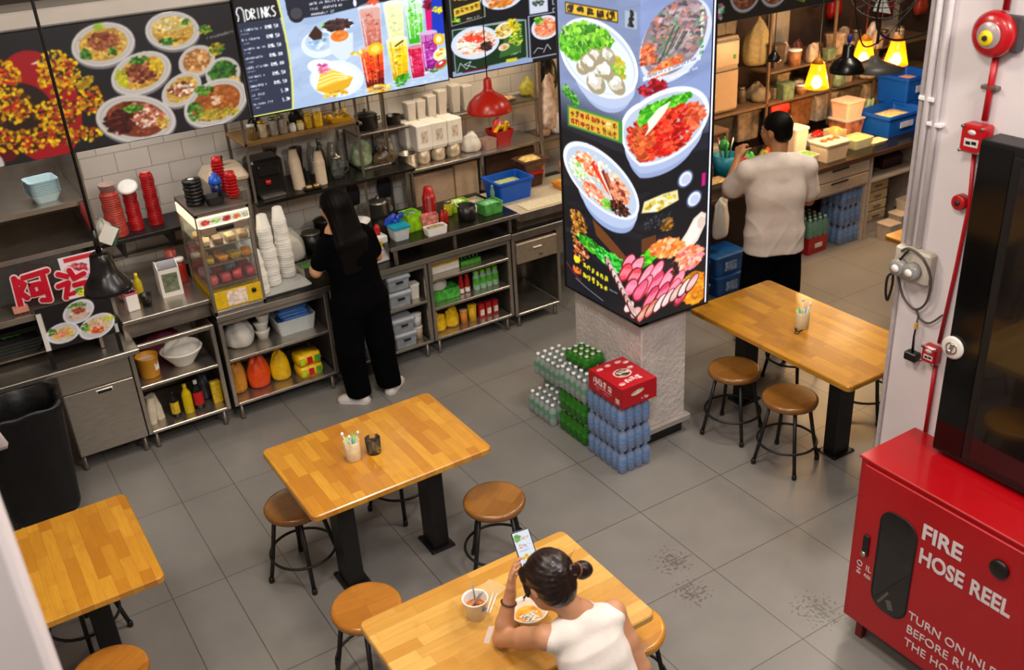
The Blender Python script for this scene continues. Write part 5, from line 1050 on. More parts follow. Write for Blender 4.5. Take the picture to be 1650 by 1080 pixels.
for sx in (-1, 1):
    for sy in (-1, 1):
        MB().lathe([(0, -.012), (.024, -.012), (.026, 0), (.024, .012), (0, .012)], (sx*.15, sy*.13, .026), 14, rot=(PI/2, 0, 0)).build('castor', mat('castor_grey', '#8a8a88', .4), t)
t = T('cloth', 'white cloth hanging over the left edge of the black rubbish bin', 'cloth', (-.07, 5.78, .66)); m = MB(); m.rl([(.035, .012, 0, .01), (.045, .016, .03, .012), (.05, .02, .12, .014, -.03, 0), (.05, .025, .2, .014, -.07, .01), (.05, .03, .23, .014, -.1, .05)], smooth=True); o = m.build('folded_cloth', mat('white_cloth', '#c4b8b8', .8, bump=.2), t)
# black pendant lamp on a rod
def pendant(name, label, loc, prof, m, rodr, top, extra=None, rot=0):
    t = T(name, label, 'lamp', loc); MB().lathe(prof, n=40, cap=False).build('lamp_shade', m, t)
    zt = prof[-1][1]; MB().tube([(0, 0, zt-.02), (0, 0, top-loc[2])], rodr, 8).build('cord', BLACKM, t)
    return t
bl = mat('black_gloss_shade', '#0e0c0b', .28, var=.05)
t = pendant('pendant_lamp', 'black bell-shaped pendant lamp on a long black rod in front of the left stall', (.70, 5.6, 1.52), [(.128, 0), (.132, .003), (.128, .02), (.112, .06), (.085, .095), (.072, .12), (.062, .17), (.055, .215), (.045, .225), (.012, .23), (0, .232)], bl, .0085, 4.6)
MB().tube([(0, 0, .23), (0, 0, .36)], .016, 10).build('socket_sleeve', bl, t)
rd = mat('red_enamel_shade', '#b0200f', .28, var=.05)
t = pendant('pendant_lamp', 'red enamel dome pendant lamp hanging below the third menu screen', (3.60, 6.20, 1.885), [(.165, 0), (.168, .004), (.165, .02), (.145, .07), (.105, .11), (.06, .135), (.04, .15), (.032, .17), (.028, .23), (.015, .245), (0, .246)], rd, .004, 4.6)
# ------------------------------------------------------------------ shelves against the tiles, middle and right of the drinks stall
t = T('shelf_rack', 'two-tier rack behind the woman in black, wooden top shelf and black lower shelf', 'rack', (2.55, 6.95, .85))
MB().b2((-.55, 0, .93), (.35, .42, .955), b=.003).build('wooden_shelf', mat('worn_wood_shelf', '#8a6838', .5, var=.25, scale=8, stretch=(1, 8, 8)), t)
MB().b2((-.55, -.05, .49), (.75, .48, .515), b=.003).build('black_shelf', BLACKW, t)
for x in (-.54, .33, .74):
    h = 1.25 if x < .5 else .5
    for y in (.0, .44): MB().b2((x-.01, y-.01 if y else y, 0), (x+.01, y+.01, h), b=.002).build('post', STEELD, t)
JAR = mat('jar_glass', '#a89878', .15, var=.2, trans=.4); JT = mat('jar_tea', '#c8a428', .3, var=.3)
def jar(label, x, y, z, rad, h, m, lid, cat='jar', name='jar'):
    t = T(name, label, cat, (x, y, z)); MB().lathe([(0, 0), (rad*.9, 0), (rad, .01), (rad, h*.75), (rad*.75, h*.85), (rad*.75, h*.88), (0, h*.88)], n=18).build('jar_body', m, t); MB().lathe([(rad*.8, h*.86), (rad*.82, h), (0, h)], n=18).build('lid', lid, t); return t
ZS = .85+.955
wl = WHITEP
for x, rad, h, m, l, lb in ((2.09, .035, .11, mat('brown_jar', '#6a5228', .3, var=.3), wl, 'brown jar at the left end of the wooden shelf'), (2.17, .033, .12, mat('cream_jar', '#b8a888', .3, var=.2), mat('gold_lid', '#c89a2a', .3, .6), 'pale jar with gold lid, second on the wooden shelf'),
                            (2.255, .034, .13, mat('grey_glassjar', '#8f8878', .2, var=.3), STEELD, 'grey glass jar on the wooden shelf, left of its twin'), (2.325, .034, .13, mat('grey_glassjar', '#8f8878', .2), STEELD, 'grey glass jar on the wooden shelf, right of its twin'),
                            (2.40, .026, .06, wl, wl, 'small white tub on the wooden shelf'), (2.46, .028, .07, mat('cream_tub', '#d8c890', .4), YELP, 'small cream and yellow tub on the wooden shelf'),
                            (2.525, .028, .11, mat('mustard_jar', '#c89a18', .35, var=.2), YELP, 'mustard yellow jar on the wooden shelf'), (2.60, .036, .13, YELP, wl, 'tall yellow tin with white top on the wooden shelf')):
    jar(lb, x, 7.03, ZS, rad, h, m, l)
t = T('yellow_basket', 'yellow basket of packets at the right end of the wooden shelf', 'basket', (2.78, 7.08, ZS-.012)); MB().rl([(.07, .06, 0, .02), (.09, .08, .045, .02), (.085, .075, .045, .02), (.06, .05, .008, .02)]).build('basket', mat('yellow_basket', '#d8a81c', .35), t)
for k in range(5): MB().box((.03*k-.06, .01*(k % 3), .05+.006*k), (.05, .03, .03), rot=(.3*k, .5, k), b=.006).build('packet', (YELP, mat('silver_packet', '#b8a890', .3, .5))[k % 2], t)
q = T('shelf_bracket_extension', 'short steel shelf piece under the yellow basket', 'shelf', (2.8, 6.95, ZS-.036)); MB().b2((.1, 0, 0), (.1+.005, .01, .02)).build('tip', STEELD, q); MB().b2((-.1, 0, 0), (.12, .42, .022), b=.003).build('board', STEELD, q)
def tower(label, x, y, z, n, rad, step, m, group=None, tilt=0):
    t = T('cup_tower', label, 'cups', (x, y, z), 0, group); me = None
    for k in range(n):
        if me is None: me = MB().lathe([(rad, 0), (rad, .006), (rad*.92, .01), (rad*.62, .085), (0, .086)], n=20, cap=False).build('cup', m, t); o = me
        else: o = me.copy(); COL.objects.link(o); o.parent = t
        o.location = (tilt*k*step, 0, step*k)
    return t
CREAM = mat('cream_cup', '#c8b49a', .4, var=.05)
tower('left leaning tower of beige cups on the black shelf, over the woman', 2.39, 7.05, 1.365, 17, .042, .0135, CREAM, tilt=-.06)
tower('right tower of beige cups on the black shelf, over the woman', 2.565, 7.04, 1.365, 13, .040, .014, CREAM)
t = T('steel_tray', 'small dark tray with two round steel lids on the black shelf', 'tray', (2.46, 6.96, 1.365)); MB().rl([(.06, .035, 0, .02), (.07, .045, .015, .02)]).build('tray', BLACKP, t)
for k in (-1, 1): MB().lathe([(0, .015), (.026, .015), (.024, .03), (.008, .034), (0, .04)], n=16).build('round_lid', mat('brassy_lid', '#b89868', .3, .7), t, (.03*k, 0, 0))
BLK = mat('dark_machine', '#141210', .35, var=.3)
t = T('coffee_machine', 'dark bulky drinks machine at the left end of the black shelf', 'machine', (2.16, 7.12, 1.365)); MB().b2((-.12, -.1, 0), (.12, .12, .28), b=.02).build('body', BLK, t); MB().b2((-.08, -.13, .16), (.08, -.1, .24), b=.008).build('spout_head', BLK, t); MB().lathe([(0, 0), (.02, 0), (.02, .03), (0, .03)], (-.02, -.12, .1), 12).build('red_knob', REDP, t); MB().b2((-.09, -.16, 0), (.09, -.09, .02), b=.004).build('drip_tray', STEELD, t)
t = T('glass_jug', 'clear glass jug with steel lid on the black shelf, right of the cup towers', 'jug', (2.72, 7.08, 1.365)); MB().lathe([(0, 0), (.05, 0), (.055, .08), (.04, .14), (.045, .16), (.04, .16), (.035, .14), (.05, .08), (.045, .006), (0, .006)], n=20).build('jug_body', GLASS, t); q = MB(); q.tube([(.05, 0, .13), (.09, 0, .11), (.09, 0, .05), (.055, 0, .03)], .006, 6); q.build('jug_handle', GLASS, t)
MB().lathe([(.045, .16), (.04, .175), (.01, .18), (.01, .195), (0, .195)], n=18).build('jug_lid', STEEL, t)
t = T('dark_bottle', 'dark glass bottle behind the cup towers', 'bottle', (2.66, 7.25, 1.365)); MB().lathe([(0, 0), (.04, 0), (.04, .17), (.015, .22), (.015, .27), (0, .27)], n=16).build('bottle_body', mat('olive_glass', '#2a2c18', .2), t); MB().lathe([(.017, .25), (.017, .29), (0, .29)], n=12).build('cap', STEELD, t)
bag('plastic_bag', 'crumpled clear and green bag hanging right of the wooden shelf', (2.98, 7.2, 1.38), .09, .07, .2, mat('green_clear_bag', '#8a9a78', .25, var=.5, scale=14, bump=.5, bscale=14), 71)
bag('plastic_bag', 'dark green and red crumpled bag on the black shelf end', (3.16, 7.16, 1.36), .10, .06, .14, mat('dark_green_red', '#4a3a28', .3, var=.8, scale=22, bump=.5, bscale=14), 73)
t = T('bracket_shelf', 'black shelf board between the cup rack and the steel takeaway shelf', 'shelf', (3.1, 7.05, 1.33)); MB().b2((-.15, 0, 0), (.16, .40, .03), b=.003).build('board', BLACKM, t)
# white machine behind the food warmer
t = T('ice_bin', 'beige-lidded steel drinks dispenser behind the food warmer', 'dispenser', (1.86, 7.14, .85)); MB().b2((-.13, -.12, 0), (.13, .14, .62), b=.01).build('body', STEEL, t); MB().rl([(.135, .13, .62, .02), (.14, .135, .64, .03), (.11, .10, .70, .03)]).build('lid', mat('beige_lid', '#c8b498', .4), t); MB().lathe([(0, 0), (.015, 0), (.012, .04), (.02, .06), (0, .065)], (.0, 0, .70), 12).build('lid_knob', mat('brown_knob', '#4a2418', .4), t)
q = MB(); q.b2((.05, -.16, .48), (.09, -.12, .56), b=.006); q.build('tap', STEELD, t)
# worktop clutter behind the woman
t = T('steel_container', 'steel insert of chopped green herbs on the worktop left of the woman', 'container', (2.22, 6.62, .85), .1); MB().rl([(.08, .06, 0, .015), (.09, .07, .08, .015), (.085, .065, .08, .015), (.075, .055, .01, .015)]).build('container', STEEL, t)
MB().rl([(.08, .06, .055, .015), (.07, .05, .062, .015)]).build('herbs', mat('chopped_herbs', '#3f7a34', .6, var=.6, scale=60), t)
bag('plastic_bag', 'clear bag of ice on the worktop left of the woman', (2.22, 6.95, .85), .10, .08, .24, BAGW, 75, pinch=.8)
tub('jar', 'dark round pot on the worktop, behind the woman at left', (2.40, 7.0, .85), .07, .17, BLACKP, STEELD, cat='pot')
t = T('white_bowl', 'large white bowl on a yellow tub just right of the woman', 'bowl', (2.73, 6.86, .85)); MB().lathe([(0, 0), (.06, 0), (.065, .14), (0, .14)], n=24).build('yellow_tub', YELP, t); MB().lathe([(0, .14), (.04, .14), (.09, .19), (.095, .2), (.088, .2), (.04, .15), (0, .15)], n=28).build('bowl_body', WHITEP, t)
t = T('spice_box', 'white plastic caddy with drawers right of the woman, red bottle on it', 'caddy', (2.73, 6.52, .85), .05); MB().b2((-.055, -.05, 0), (.055, .05, .15), b=.006).build('body', WHITEP, t); MB().b2((-.06, -.055, .075), (.06, .055, .085), b=.003).build('rim', WHITEP, t)
MB().box((0, -.052, .11), (.03, .003, .03)).build('sticker', LBY, t)
MB().lathe([(0, .15), (.018, .15), (.018, .19), (.008, .21), (0, .21)], (.015, 0, 0), 12).build('red_bottle', REDP, t); MB().lathe([(0, .15), (.015, .15), (.015, .18), (0, .19)], (-.025, .01, 0), 12).build('cream_bottle', mat('cream_bottle', '#d8c08a', .4), t)
tub('tub', 'small white tub on the worktop in front of the caddy', (2.63, 6.42, .85), .03, .07, sq=True)
# raised tier contents
ZR = 1.0
t = T('cutlery_tub', 'translucent tub with a teal lid holding blue packets, left end of the raised tier', 'tub', (2.90, 6.47, ZR)); MB().rl([(.045, .05, 0, .01), (.055, .06, .08, .01)]).build('tub_body', FROST, t); MB().rl([(.06, .065, .08, .015), (.06, .065, .095, .015)]).build('teal_lid', mat('teal_plastic', '#1490a8', .35), t)
for k in range(6): MB().box((-.05+.02*k, .05, .11+.012*(k % 3)), (.03, .03, .05), rot=(.3*k, .4, .5*k), b=.006).build('blue_packet', mat('cobalt_packet', '#1c3fa8', .35, var=.4, scale=30), t)
def snack(label, x, y, w, d, h, m, rz=0, z=ZR, top=None):
    t = T('food_box', label, 'box', (x, y, z), rz); MB().rl([(w*.45, d*.45, 0, .01), (w*.5, d*.5, h, .01), (w*.46, d*.46, h, .01), (w*.42, d*.42, h*.5, .01)]).build('box_body', m, t)
    if top: MB().rl([(w*.44, d*.44, h*.5, .01), (w*.42, d*.42, h*.85, .02), (w*.2, d*.2, h*1.05, .02)], smooth=True).build('filling', top, t)
    return t
snack('lime green packet tray on the raised tier, left of the red cup tower', 3.06, 6.58, .13, .14, .14, mat('lime_box', '#8fc81c', .4, var=.4, scale=20), .1, top=mat('mixed_greens', '#4a7a3a', .5, var=.7, scale=50))
snack('red and white snack box beside the lime packet tray', 3.17, 6.48, .13, .08, .12, mat('red_white_box', '#c87870', .4, var=.6, scale=30), -.2)
snack('low white tray of garnish at the front of the raised tier', 3.16, 6.375, .15, .09, .055, WHITEP, 0, top=mat('garnish_mix', '#8a7a58', .6, var=.6, scale=50))
tower('tower of dark red cups on the raised tier', 3.30, 6.72, ZR, 16, .037, .011, mat('dark_red_cup', '#961014', .3, var=.1))
for k, (x, y) in enumerate(((3.29, 6.50), (3.335, 6.53))): bottle('bottle', ('left' if k == 0 else 'right')+' small red sauce bottle in front of the dark red cup tower', (x, y, ZR), .02, .12, mat('sauce_red', '#a8281c', .3), YELP if k else LBR)
t = T('black_pot', 'black round pot with a ladle handle on the raised tier', 'pot', (3.50, 6.49, ZR)); MB().lathe([(0, 0), (.06, 0), (.068, .01), (.072, .115), (.066, .115), (.06, .02), (0, .02)], n=28).build('pot', BLACKP, t); q = MB(); q.tube([(-.02, 0, .05), (-.09, .03, .15)], .005, 6); q.build('ladle_handle', STEEL, t); q = MB(); q.tube([(.07, 0, .09), (.09, 0, .085), (.09, 0, .04), (.068, 0, .035)], .006, 6); q.build('pot_handle', WHITEP, t)
jar('olive jar behind the black pot', 3.43, 6.66, ZR, .035, .12, mat('olive_jar', '#a8a020', .3, var=.3), STEELD)
snack('tray of lime halves and white lids behind the black pot', 3.55, 6.72, .16, .10, .08, mat('lime_box', '#8fc81c', .4), 0, top=mat('lime_halves', '#b8c890', .5, var=.5, scale=40))
snack('pale green box of drink sachets at the front right of the raised tier', 3.72, 6.50, .18, .13, .09, mat('green_print2', '#4f9a4a', .4, var=.5, scale=24), .05, top=mat('sachets_green', '#6fae7a', .3, var=.6, scale=40))
snack('flat tray of sachets behind the pale green box', 3.68, 6.72, .17, .12, .05, mat('pale_green_tray', '#8fa890', .4), .1, top=mat('sachets_pink', '#a88a78', .3, var=.6, scale=40))
t = T('bottle', 'small upright clear green bottle at the right end of the raised tier', 'bottle', (3.82, 6.62, ZR)); MB().lathe([(0, 0), (.018, 0), (.018, .12), (.008, .15), (.01, .17), (0, .17)], n=12).build('bottle_body', mat('clear_green', '#8ab8a0', .1, trans=.5), t)
# prep surface
t = T('crate', 'bright blue crate of chopped noodles and greens on the prep surface', 'crate', (4.06, 6.77, .975), .02)
MB().rl([(.15, .115, 0, .02), (.165, .13, .12, .02), (.178, .143, .122, .02), (.178, .143, .135, .02), (.155, .12, .135, .02), (.14, .105, .02, .02)]).build('crate_body', BLUEP, t)
o = MB().rl([(.145, .11, .06, .02), (.12, .09, .10, .02), (.06, .04, .115, .02)], smooth=True).build('chopped_food', mat('chopped_greens', '#a8b070', .6, var=.5, scale=60, bump=.8, bscale=60), t)
t = T('food_tub', 'stacked dark tubs with an open lid of yellow food, beside the blue crate', 'tub', (4.38, 6.92, .975)); MB().rl([(.08, .07, 0, .02), (.09, .08, .11, .02)]).build('lower_tub', mat('smoky_tub', '#4a2c24', .25, var=.3, trans=.2), t); MB().rl([(.095, .085, .11, .02), (.095, .085, .13, .02)]).build('red_lid', REDP, t); MB().rl([(.085, .075, .13, .02), (.11, .09, .22, .02), (.13, .105, .225, .02), (.13, .105, .235, .02), (.10, .08, .235, .02), (.08, .07, .2, .02)]).build('upper_tub', mat('smoky_tub2', '#5a4034', .25, var=.3), t)
MB().rl([(.10, .08, .21, .02), (.06, .05, .245, .02)], smooth=True).build('food', mat('yellow_food', '#e8c070', .5, var=.4, scale=40), t)
t = T('food_tray', 'orange tray of packets at the right end of the prep surface, by the sign', 'tray', (4.58, 6.66, .975)); MB().rl([(.10, .07, 0, .02), (.115, .085, .05, .02), (.105, .075, .05, .02), (.09, .06, .01, .02)]).build('tray_body', mat('orange_tray', '#d8841c', .4), t); MB().rl([(.10, .07, .03, .02), (.07, .05, .075, .02)], smooth=True).build('packets', mat('orange_food', '#e8a040', .4, var=.6, scale=30), t)
t = T('chopping_board', 'thin pale cutting mat at the front of the prep surface', 'board', (4.2, 6.47, .975)); MB().b2((-.2, -.09, 0), (.22, .08, .008), b=.003).build('mat', mat('cream_mat', '#cfc4a4', .5), t)
# steel takeaway shelf
t = T('steel_shelf', 'steel shelf of white takeaway boxes below the third menu screen', 'shelf', (3.95, 7.03, 1.30)); MB().b2((-.68, 0, -.025), (.66, .42, 0), b=.003).build('shelf', STEEL, t)
for x in (-.66, 0.04, .64): MB().b2((x-.014, .01, -.32), (x+.014, .04, -.025), b=.003).build('post', STEEL, t)
t = T('cardboard_panel', 'tan folded cartons standing beneath the steel shelf', 'cartons', (3.65, 7.2, .85)); MB().b2((-.25, -.02, 0), (.13, .02, .34), b=.003).build('left_carton', TAN, t); MB().b2((.14, -.03, 0), (.36, .01, .36), b=.003).build('right_carton', mat('tan_light', '#c4a584', .5), t)
t = T('cardboard_panel', 'brown carton under the right half of the steel shelf', 'cartons', (4.3, 7.2, .975)); MB().b2((-.2, -.02, 0), (.3, .1, .24), b=.003).build('carton', BROWN, t)
t = T('steel_mug', 'steel cup with a looped handle at the left end of the steel shelf', 'mug', (3.36, 7.15, 1.30)); MB().lathe([(0, 0), (.055, 0), (.06, .005), (.06, .09), (.063, .093), (.057, .093), (.055, .01), (0, .01)], n=28).build('mug_body', STEEL, t); q = MB(); q.tube([(.058, 0, .08), (.1, -.01, .075), (.105, -.01, .03), (.06, 0, .015)], .005, 8); q.build('mug_handle', STEEL, t)
BX = mat('white_card_box', '#e4ddd2', .5, var=.03); k0 = None
for k, (x, y, z, lb) in enumerate(((3.50, 7.16, 0, 'front left'), (3.64, 7.16, 0, 'front, second from left'), (3.78, 7.16, 0, 'front, third from left'), (3.47, 7.30, 0, 'rear left'), (3.62, 7.30, 0, 'rear, second from left'), (3.77, 7.31, 0, 'rear, third from left'))):
    if k0 is None:
        k0 = T('takeaway_tower', 'white takeaway carton on round steel-coloured tubs, '+lb+' of the group', 'carton', (x, y, 1.30), 0, 'white takeaway cartons on the steel shelf')
        MB().lathe([(0, 0), (.045, 0), (.055, .02), (.056, .09), (0, .09)], n=20).build('round_tub', mat('foil_tub', '#b8a890', .35, .4, var=.1), k0); MB().rl([(.055, .055, .09, .008), (.062, .062, .11, .01), (.062, .062, .25, .01), (.058, .058, .255, .008)]).build('carton', BX, k0)
        MB().box((.0, -.063, .18), (.05, .002, .07)).build('carton_print', mat('box_print', '#c8b8a8', .5, var=.5, scale=60), k0)
    else: dup(k0, (x, y, 1.30), r.uniform(-.06, .06), 'white takeaway carton on round steel-coloured tubs, '+lb+' of the group')
bag('plastic_bag', 'crumpled clear bags to the right of the takeaway cartons', (3.97, 7.18, 1.30), .09, .08, .15, BAGW, 81, pinch=1.2)
snack('clear box of pink contents on the steel shelf', 4.12, 7.16, .12, .12, .08, mat('clear_pink_box', '#b8988c', .2, trans=.3), .2, 1.30)
t = T('red_basket', 'red basket with yellow and red packets at the right of the steel shelf', 'basket', (4.28, 7.22, 1.30)); MB().rl([(.06, .06, 0, .02), (.085, .085, .10, .02), (.078, .078, .10, .02), (.055, .055, .01, .02)]).build('basket', REDP, t)
for k in range(7): MB().box((.04*math.cos(k), .04*math.sin(k*1.7), .11+.01*(k % 3)), (.09, .035, .025), rot=(.3, .3*k, .9*k), b=.006).build('packet', (YELP, ORGP, mat('pink_packet', '#c85a78', .4))[k % 3], t)
# upper clutter behind
t = T('steel_shelf', 'upper steel shelf against the tiles behind the red pendant lamp', 'shelf', (3.95, 7.2, 1.62)); MB().b2((-.75, 0, -.02), (.72, .25, 0), b=.003).build('shelf', STEELD, t)
for x in (-.74, .71): MB().b2((x-.01, .0, -.32), (x+.01, .02, .6), b=.002).build('post', STEEL, t)
k0 = None
for k, (x, h, lb) in enumerate(((3.50, .13, 'leftmost'), (3.59, .13, 'second from left'), (3.69, .15, 'third from left'), (3.79, .17, 'fourth from left'), (3.92, .19, 'fifth from left, largest'), (4.03, .17, 'rightmost'))):
    o = MB().rl([(.03, .035, 0, .01), (.04, .045, h, .01), (.036, .04, h+.005, .01)]).build('foam_tub', mat('foam_grey', '#c0b8ac', .5, var=.04)); o.location = (x, 7.32, 1.62); tag(o, 'pale upright tub on the upper steel shelf, '+lb, 'tub', 'pale tubs on the upper steel shelf')
t = T('glass_dome', 'steel-lidded glass jar stack left of the takeaway cartons', 'jar', (3.22, 7.28, 1.36)); MB().lathe([(0, 0), (.07, 0), (.075, .02), (.075, .12), (.06, .15), (.065, .155), (.065, .18), (.03, .2), (.012, .205), (.015, .23), (0, .235)], n=24).build('jar_body', mat('amber_clear', '#a89a88', .12, trans=.35, var=.2), t)
t = T('wok', 'dark wok pan hanging at the end of the shelves under the third menu screen', 'wok', (3.62, 7.3, 2.0)); MB().lathe([(0, -.06), (.05, -.055), (.09, -.03), (.12, .0), (.115, 0), (.085, -.025), (0, -.05)], n=28, rot=(PI/2, 0, 0)).build('pan', BLK, t); MB().tube([(0, 0, .11), (0, .0, .26)], .01, 8).build('wok_handle', BLK, t)
t = T('sack_tray', 'shallow pan of cooked food under a shelf lamp, right of the red pendant lamp', 'tray', (4.38, 7.32, 1.62)); MB().rl([(.09, .08, 0, .02), (.11, .10, .03, .02)]).build('pan', STEEL, t); MB().rl([(.10, .09, .03, .02), (.06, .05, .05, .02)], smooth=True).build('food', mat('beige_food', '#c8a878', .6, var=.5, scale=30), t)
t = T('utensil_rack', 'upright steel post with hanging floral apron beside the pillar sign', 'rack', (4.56, 7.0, .975)); MB().b2((-.015, -.015, 0), (.015, .015, 1.15), b=.003).build('post', STEEL, t); o = bag_mesh(.07, .03, .42, 88, 1.6).build('apron', mat('floral_apron', '#c8b0a0', .7, var=.5, scale=16), t, (.09, 0, .42))
bag('plastic_bag', 'dark bag hanging high beside the apron', (4.86, 7.36, 1.62), .12, .06, .3, BLK, 91)
bag('plastic_bag', 'red and white packet bag at the far right of the drinks stall', (4.78, 6.9, .975), .10, .08, .26, mat('red_white_bag', '#c87a5a', .4, var=.8, scale=18), 92, pinch=1.2)
t = T('steel_shelf', 'steel shelf with hanging cloths beside the apron rack', 'shelf', (4.85, 7.05, 1.28)); MB().b2((-.25, 0, -.02), (.3, .38, 0), b=.003).build('shelf', STEELD, t)
for k in range(3): bag('plastic_bag', ('left', 'middle', 'right')[k]+' crumpled bundle on the shelf beside the apron rack', (4.72+.13*k, 7.2, 1.28), .06, .07, .13+.03*k, (TAN, BAGW, mat('olive_bag', '#8a8a4a', .5, var=.3))[k], 95+k, pinch=1.1)
bag('plastic_bag', 'yellow-green bag on the upper level beside the pillar sign', (4.66, 7.34, 1.62), .07, .05, .16, mat('yellow_green_bag', '#a8a03a', .4, var=.4), 99)

# more pots and kitchen gear between the cup rack and the takeaway shelf
t = T('pot_rack', 'dark upright rack of pots and glass stacks under the right half of the drinks screen', 'rack', (3.06, 7.1, 1.366))
for z in (.0, .27): MB().b2((-.13, 0, z), (.13, .32, z+.015), b=.002).build('shelf', STEELD, t)
for x in (-.125, .115):
    for y in (.01, .31): MB().b2((x, y-.008, 0), (x+.014, y+.008, .62), b=.002).build('post', STEELD, t)
DP = mat('dark_pot', '#2a2622', .3, .5, var=.2)
def pot(label, x, y, z, rad, h, m=DP, lid=True):
    t = T('cooking_pot', label, 'pot', (x, y, z)); MB().lathe([(0, 0), (rad*.95, 0), (rad, .01), (rad, h), (rad*1.05, h+.003), (rad*.95, h), (rad*.93, .02), (0, .015)], n=26).build('pot_body', m, t)
    if lid: MB().lathe([(rad, h), (rad*.9, h+.015), (rad*.3, h+.03), (.012, h+.032), (.016, h+.05), (0, h+.052)], n=26).build('lid', m, t)
    q = MB(); q.tube([(rad, 0, h*.7), (rad+.03, 0, h*.75), (rad+.03, .0, h*.55), (rad, 0, h*.5)], .006, 6); q.build('pot_handle', m, t); return t
pot('dark lidded pot on the upper level of the dark pot rack', 3.08, 7.25, 1.645, .09, .11)
pot('steel pot on the lower level of the dark pot rack', 3.0, 7.22, 1.375, .06, .10, STEEL)
pot('small dark pot beside the steel pot on the pot rack', 3.12, 7.2, 1.375, .05, .08)
pot('dark saucepan at the left of the upper steel shelf', 3.35, 7.33, 1.62, .06, .07, DP, False)
pot('dark kettle-like pot at the rear of the black worktop', 2.58, 7.15, .85, .09, .18)
pot('steel stock pot at the rear of the black worktop, right of the dark pot', 3.05, 7.15, .85, .09, .22, STEEL)
t = T('coffee_grinder', 'dark grinder with a tapered hopper on the black shelf beside the drinks machine', 'grinder', (2.28, 7.28, 1.365)); MB().rl([(.05, .05, 0, .015), (.05, .05, .16, .015), (.03, .03, .18, .01)]).build('grinder_body', BLK, t); MB().lathe([(.025, .18), (.055, .28), (0, .285)], n=18).build('hopper', mat('smoky_hopper', '#3a322a', .15, trans=.3), t)
t = T('blender', 'dark blender jug standing behind the beige cup towers', 'blender', (2.48, 7.28, 1.365)); MB().rl([(.05, .05, 0, .02), (.045, .045, .08, .02)]).build('motor_base', BLK, t); MB().lathe([(.035, .08), (.05, .24), (.05, .25), (0, .26)], n=18).build('jug', mat('smoky_hopper', '#3a322a', .15, trans=.3), t)
for k in range(3): bag('plastic_bag', ('left', 'middle', 'right')[k]+' dark crumpled pouch above the wooden shelf, behind the jars', (2.2+.16*k, 7.25, ZS), .06, .05, .12, (BLK, mat('olive_bag', '#8a8a4a', .5, var=.3), BLK)[k], 130+k)
for k in range(4): tower(('first', 'second', 'third', 'fourth')[k]+' short stack of clear cups from the left beneath the wooden shelf, at the wall', 2.62+.085*k, 7.34, 1.365, 8, .034, .018, mat('smoked_cup', '#8a8478', .15, trans=.3))
for k in range(2): MB_ = T('hanging_cloth', ('left', 'right')[k]+' dark cloth hung on the tiles below the black cup shelf', 'cloth', (2.95+.28*k, 7.41, 1.0)); q = MB(); q.rl([(.05, .01, 0, .008), (.06, .02, .1, .012), (.02, .015, .28, .01)], smooth=True); q.build('cloth', mat('dark_cloth', '#2c2a30', .8), MB_)

# real sizes of the shelf goods
for key, sc in (('white takeaway carton on round', (1.13, 1.13, 1.28)), ('steel cup with a looped', (1.3, 1.3, 1.2)), ('red basket with yellow', (1.15, 1.15, 1.2)), ('bright blue crate of chopped', (1, 1, 1.3)), ('tower of dark red cups', (1.45, 1.45, 1)),
                ('white plastic caddy', (1.25, 1.25, 1.35)), ('translucent tub with a teal lid', (1.2, 1.15, 1.15)), ('large white bowl on a yellow', (1.15, 1.15, 1.1)), ('low white tray of garnish', (1.15, 1.0, 1.1)), ('beige-lidded steel drinks', (1.1, 1.1, 1.12)),
                ('green-capped pale bottle', (1.12, 1.12, 1)), ('leaning tower of beige', (1.1, 1.1, 1)), ('right tower of beige', (1.1, 1.1, 1)), ('pale upright tub', (1.1, 1.1, 1.15)), ('white bag of foam', (1, 1, 1))):
    for o in list(COL.objects):
        if not o.parent and key in o.get('label', ''): o.scale = sc
# ------------------------------------------------------------------ shrink-wrapped bottle packs beside the pillar
def small_bottle(cap, body, lab, t, x, y, z):
    pass
BW = mat('blue_water_bottle', '#8fa3c8', .12, var=.25, scale=20, trans=.45, ior=1.2); BC = mat('pale_blue_cap', '#a8bcd8', .3); BL = mat('blue_bottle_label', '#5b85ba', .35, var=.5, scale=30)
CW = mat('clear_water_bottle', '#b8c4c0', .1, var=.15, trans=.55, ior=1.2); CC = mat('white_bottle_cap', '#e8e8e8', .35); CL = mat('green_bottle_label', '#2f8a58', .35, var=.4, scale=30)
GW = mat('green_tea_bottle', '#4a7a2a', .15, var=.3, trans=.3, ior=1.2); GC = mat('pale_green_cap', '#b8ccb8', .35); GL2 = mat('green_gold_label', '#3f8a1c', .35, var=.8, scale=26)
WRB = mat('shrink_film_blue', '#a8c0e8', .08, var=0, alpha=.16); WRG = mat('shrink_film_green', '#2f8a2a', .12, var=.2, alpha=.45); WRC = mat('shrink_film_clear', '#d8e4e0', .08, var=0, alpha=.15)
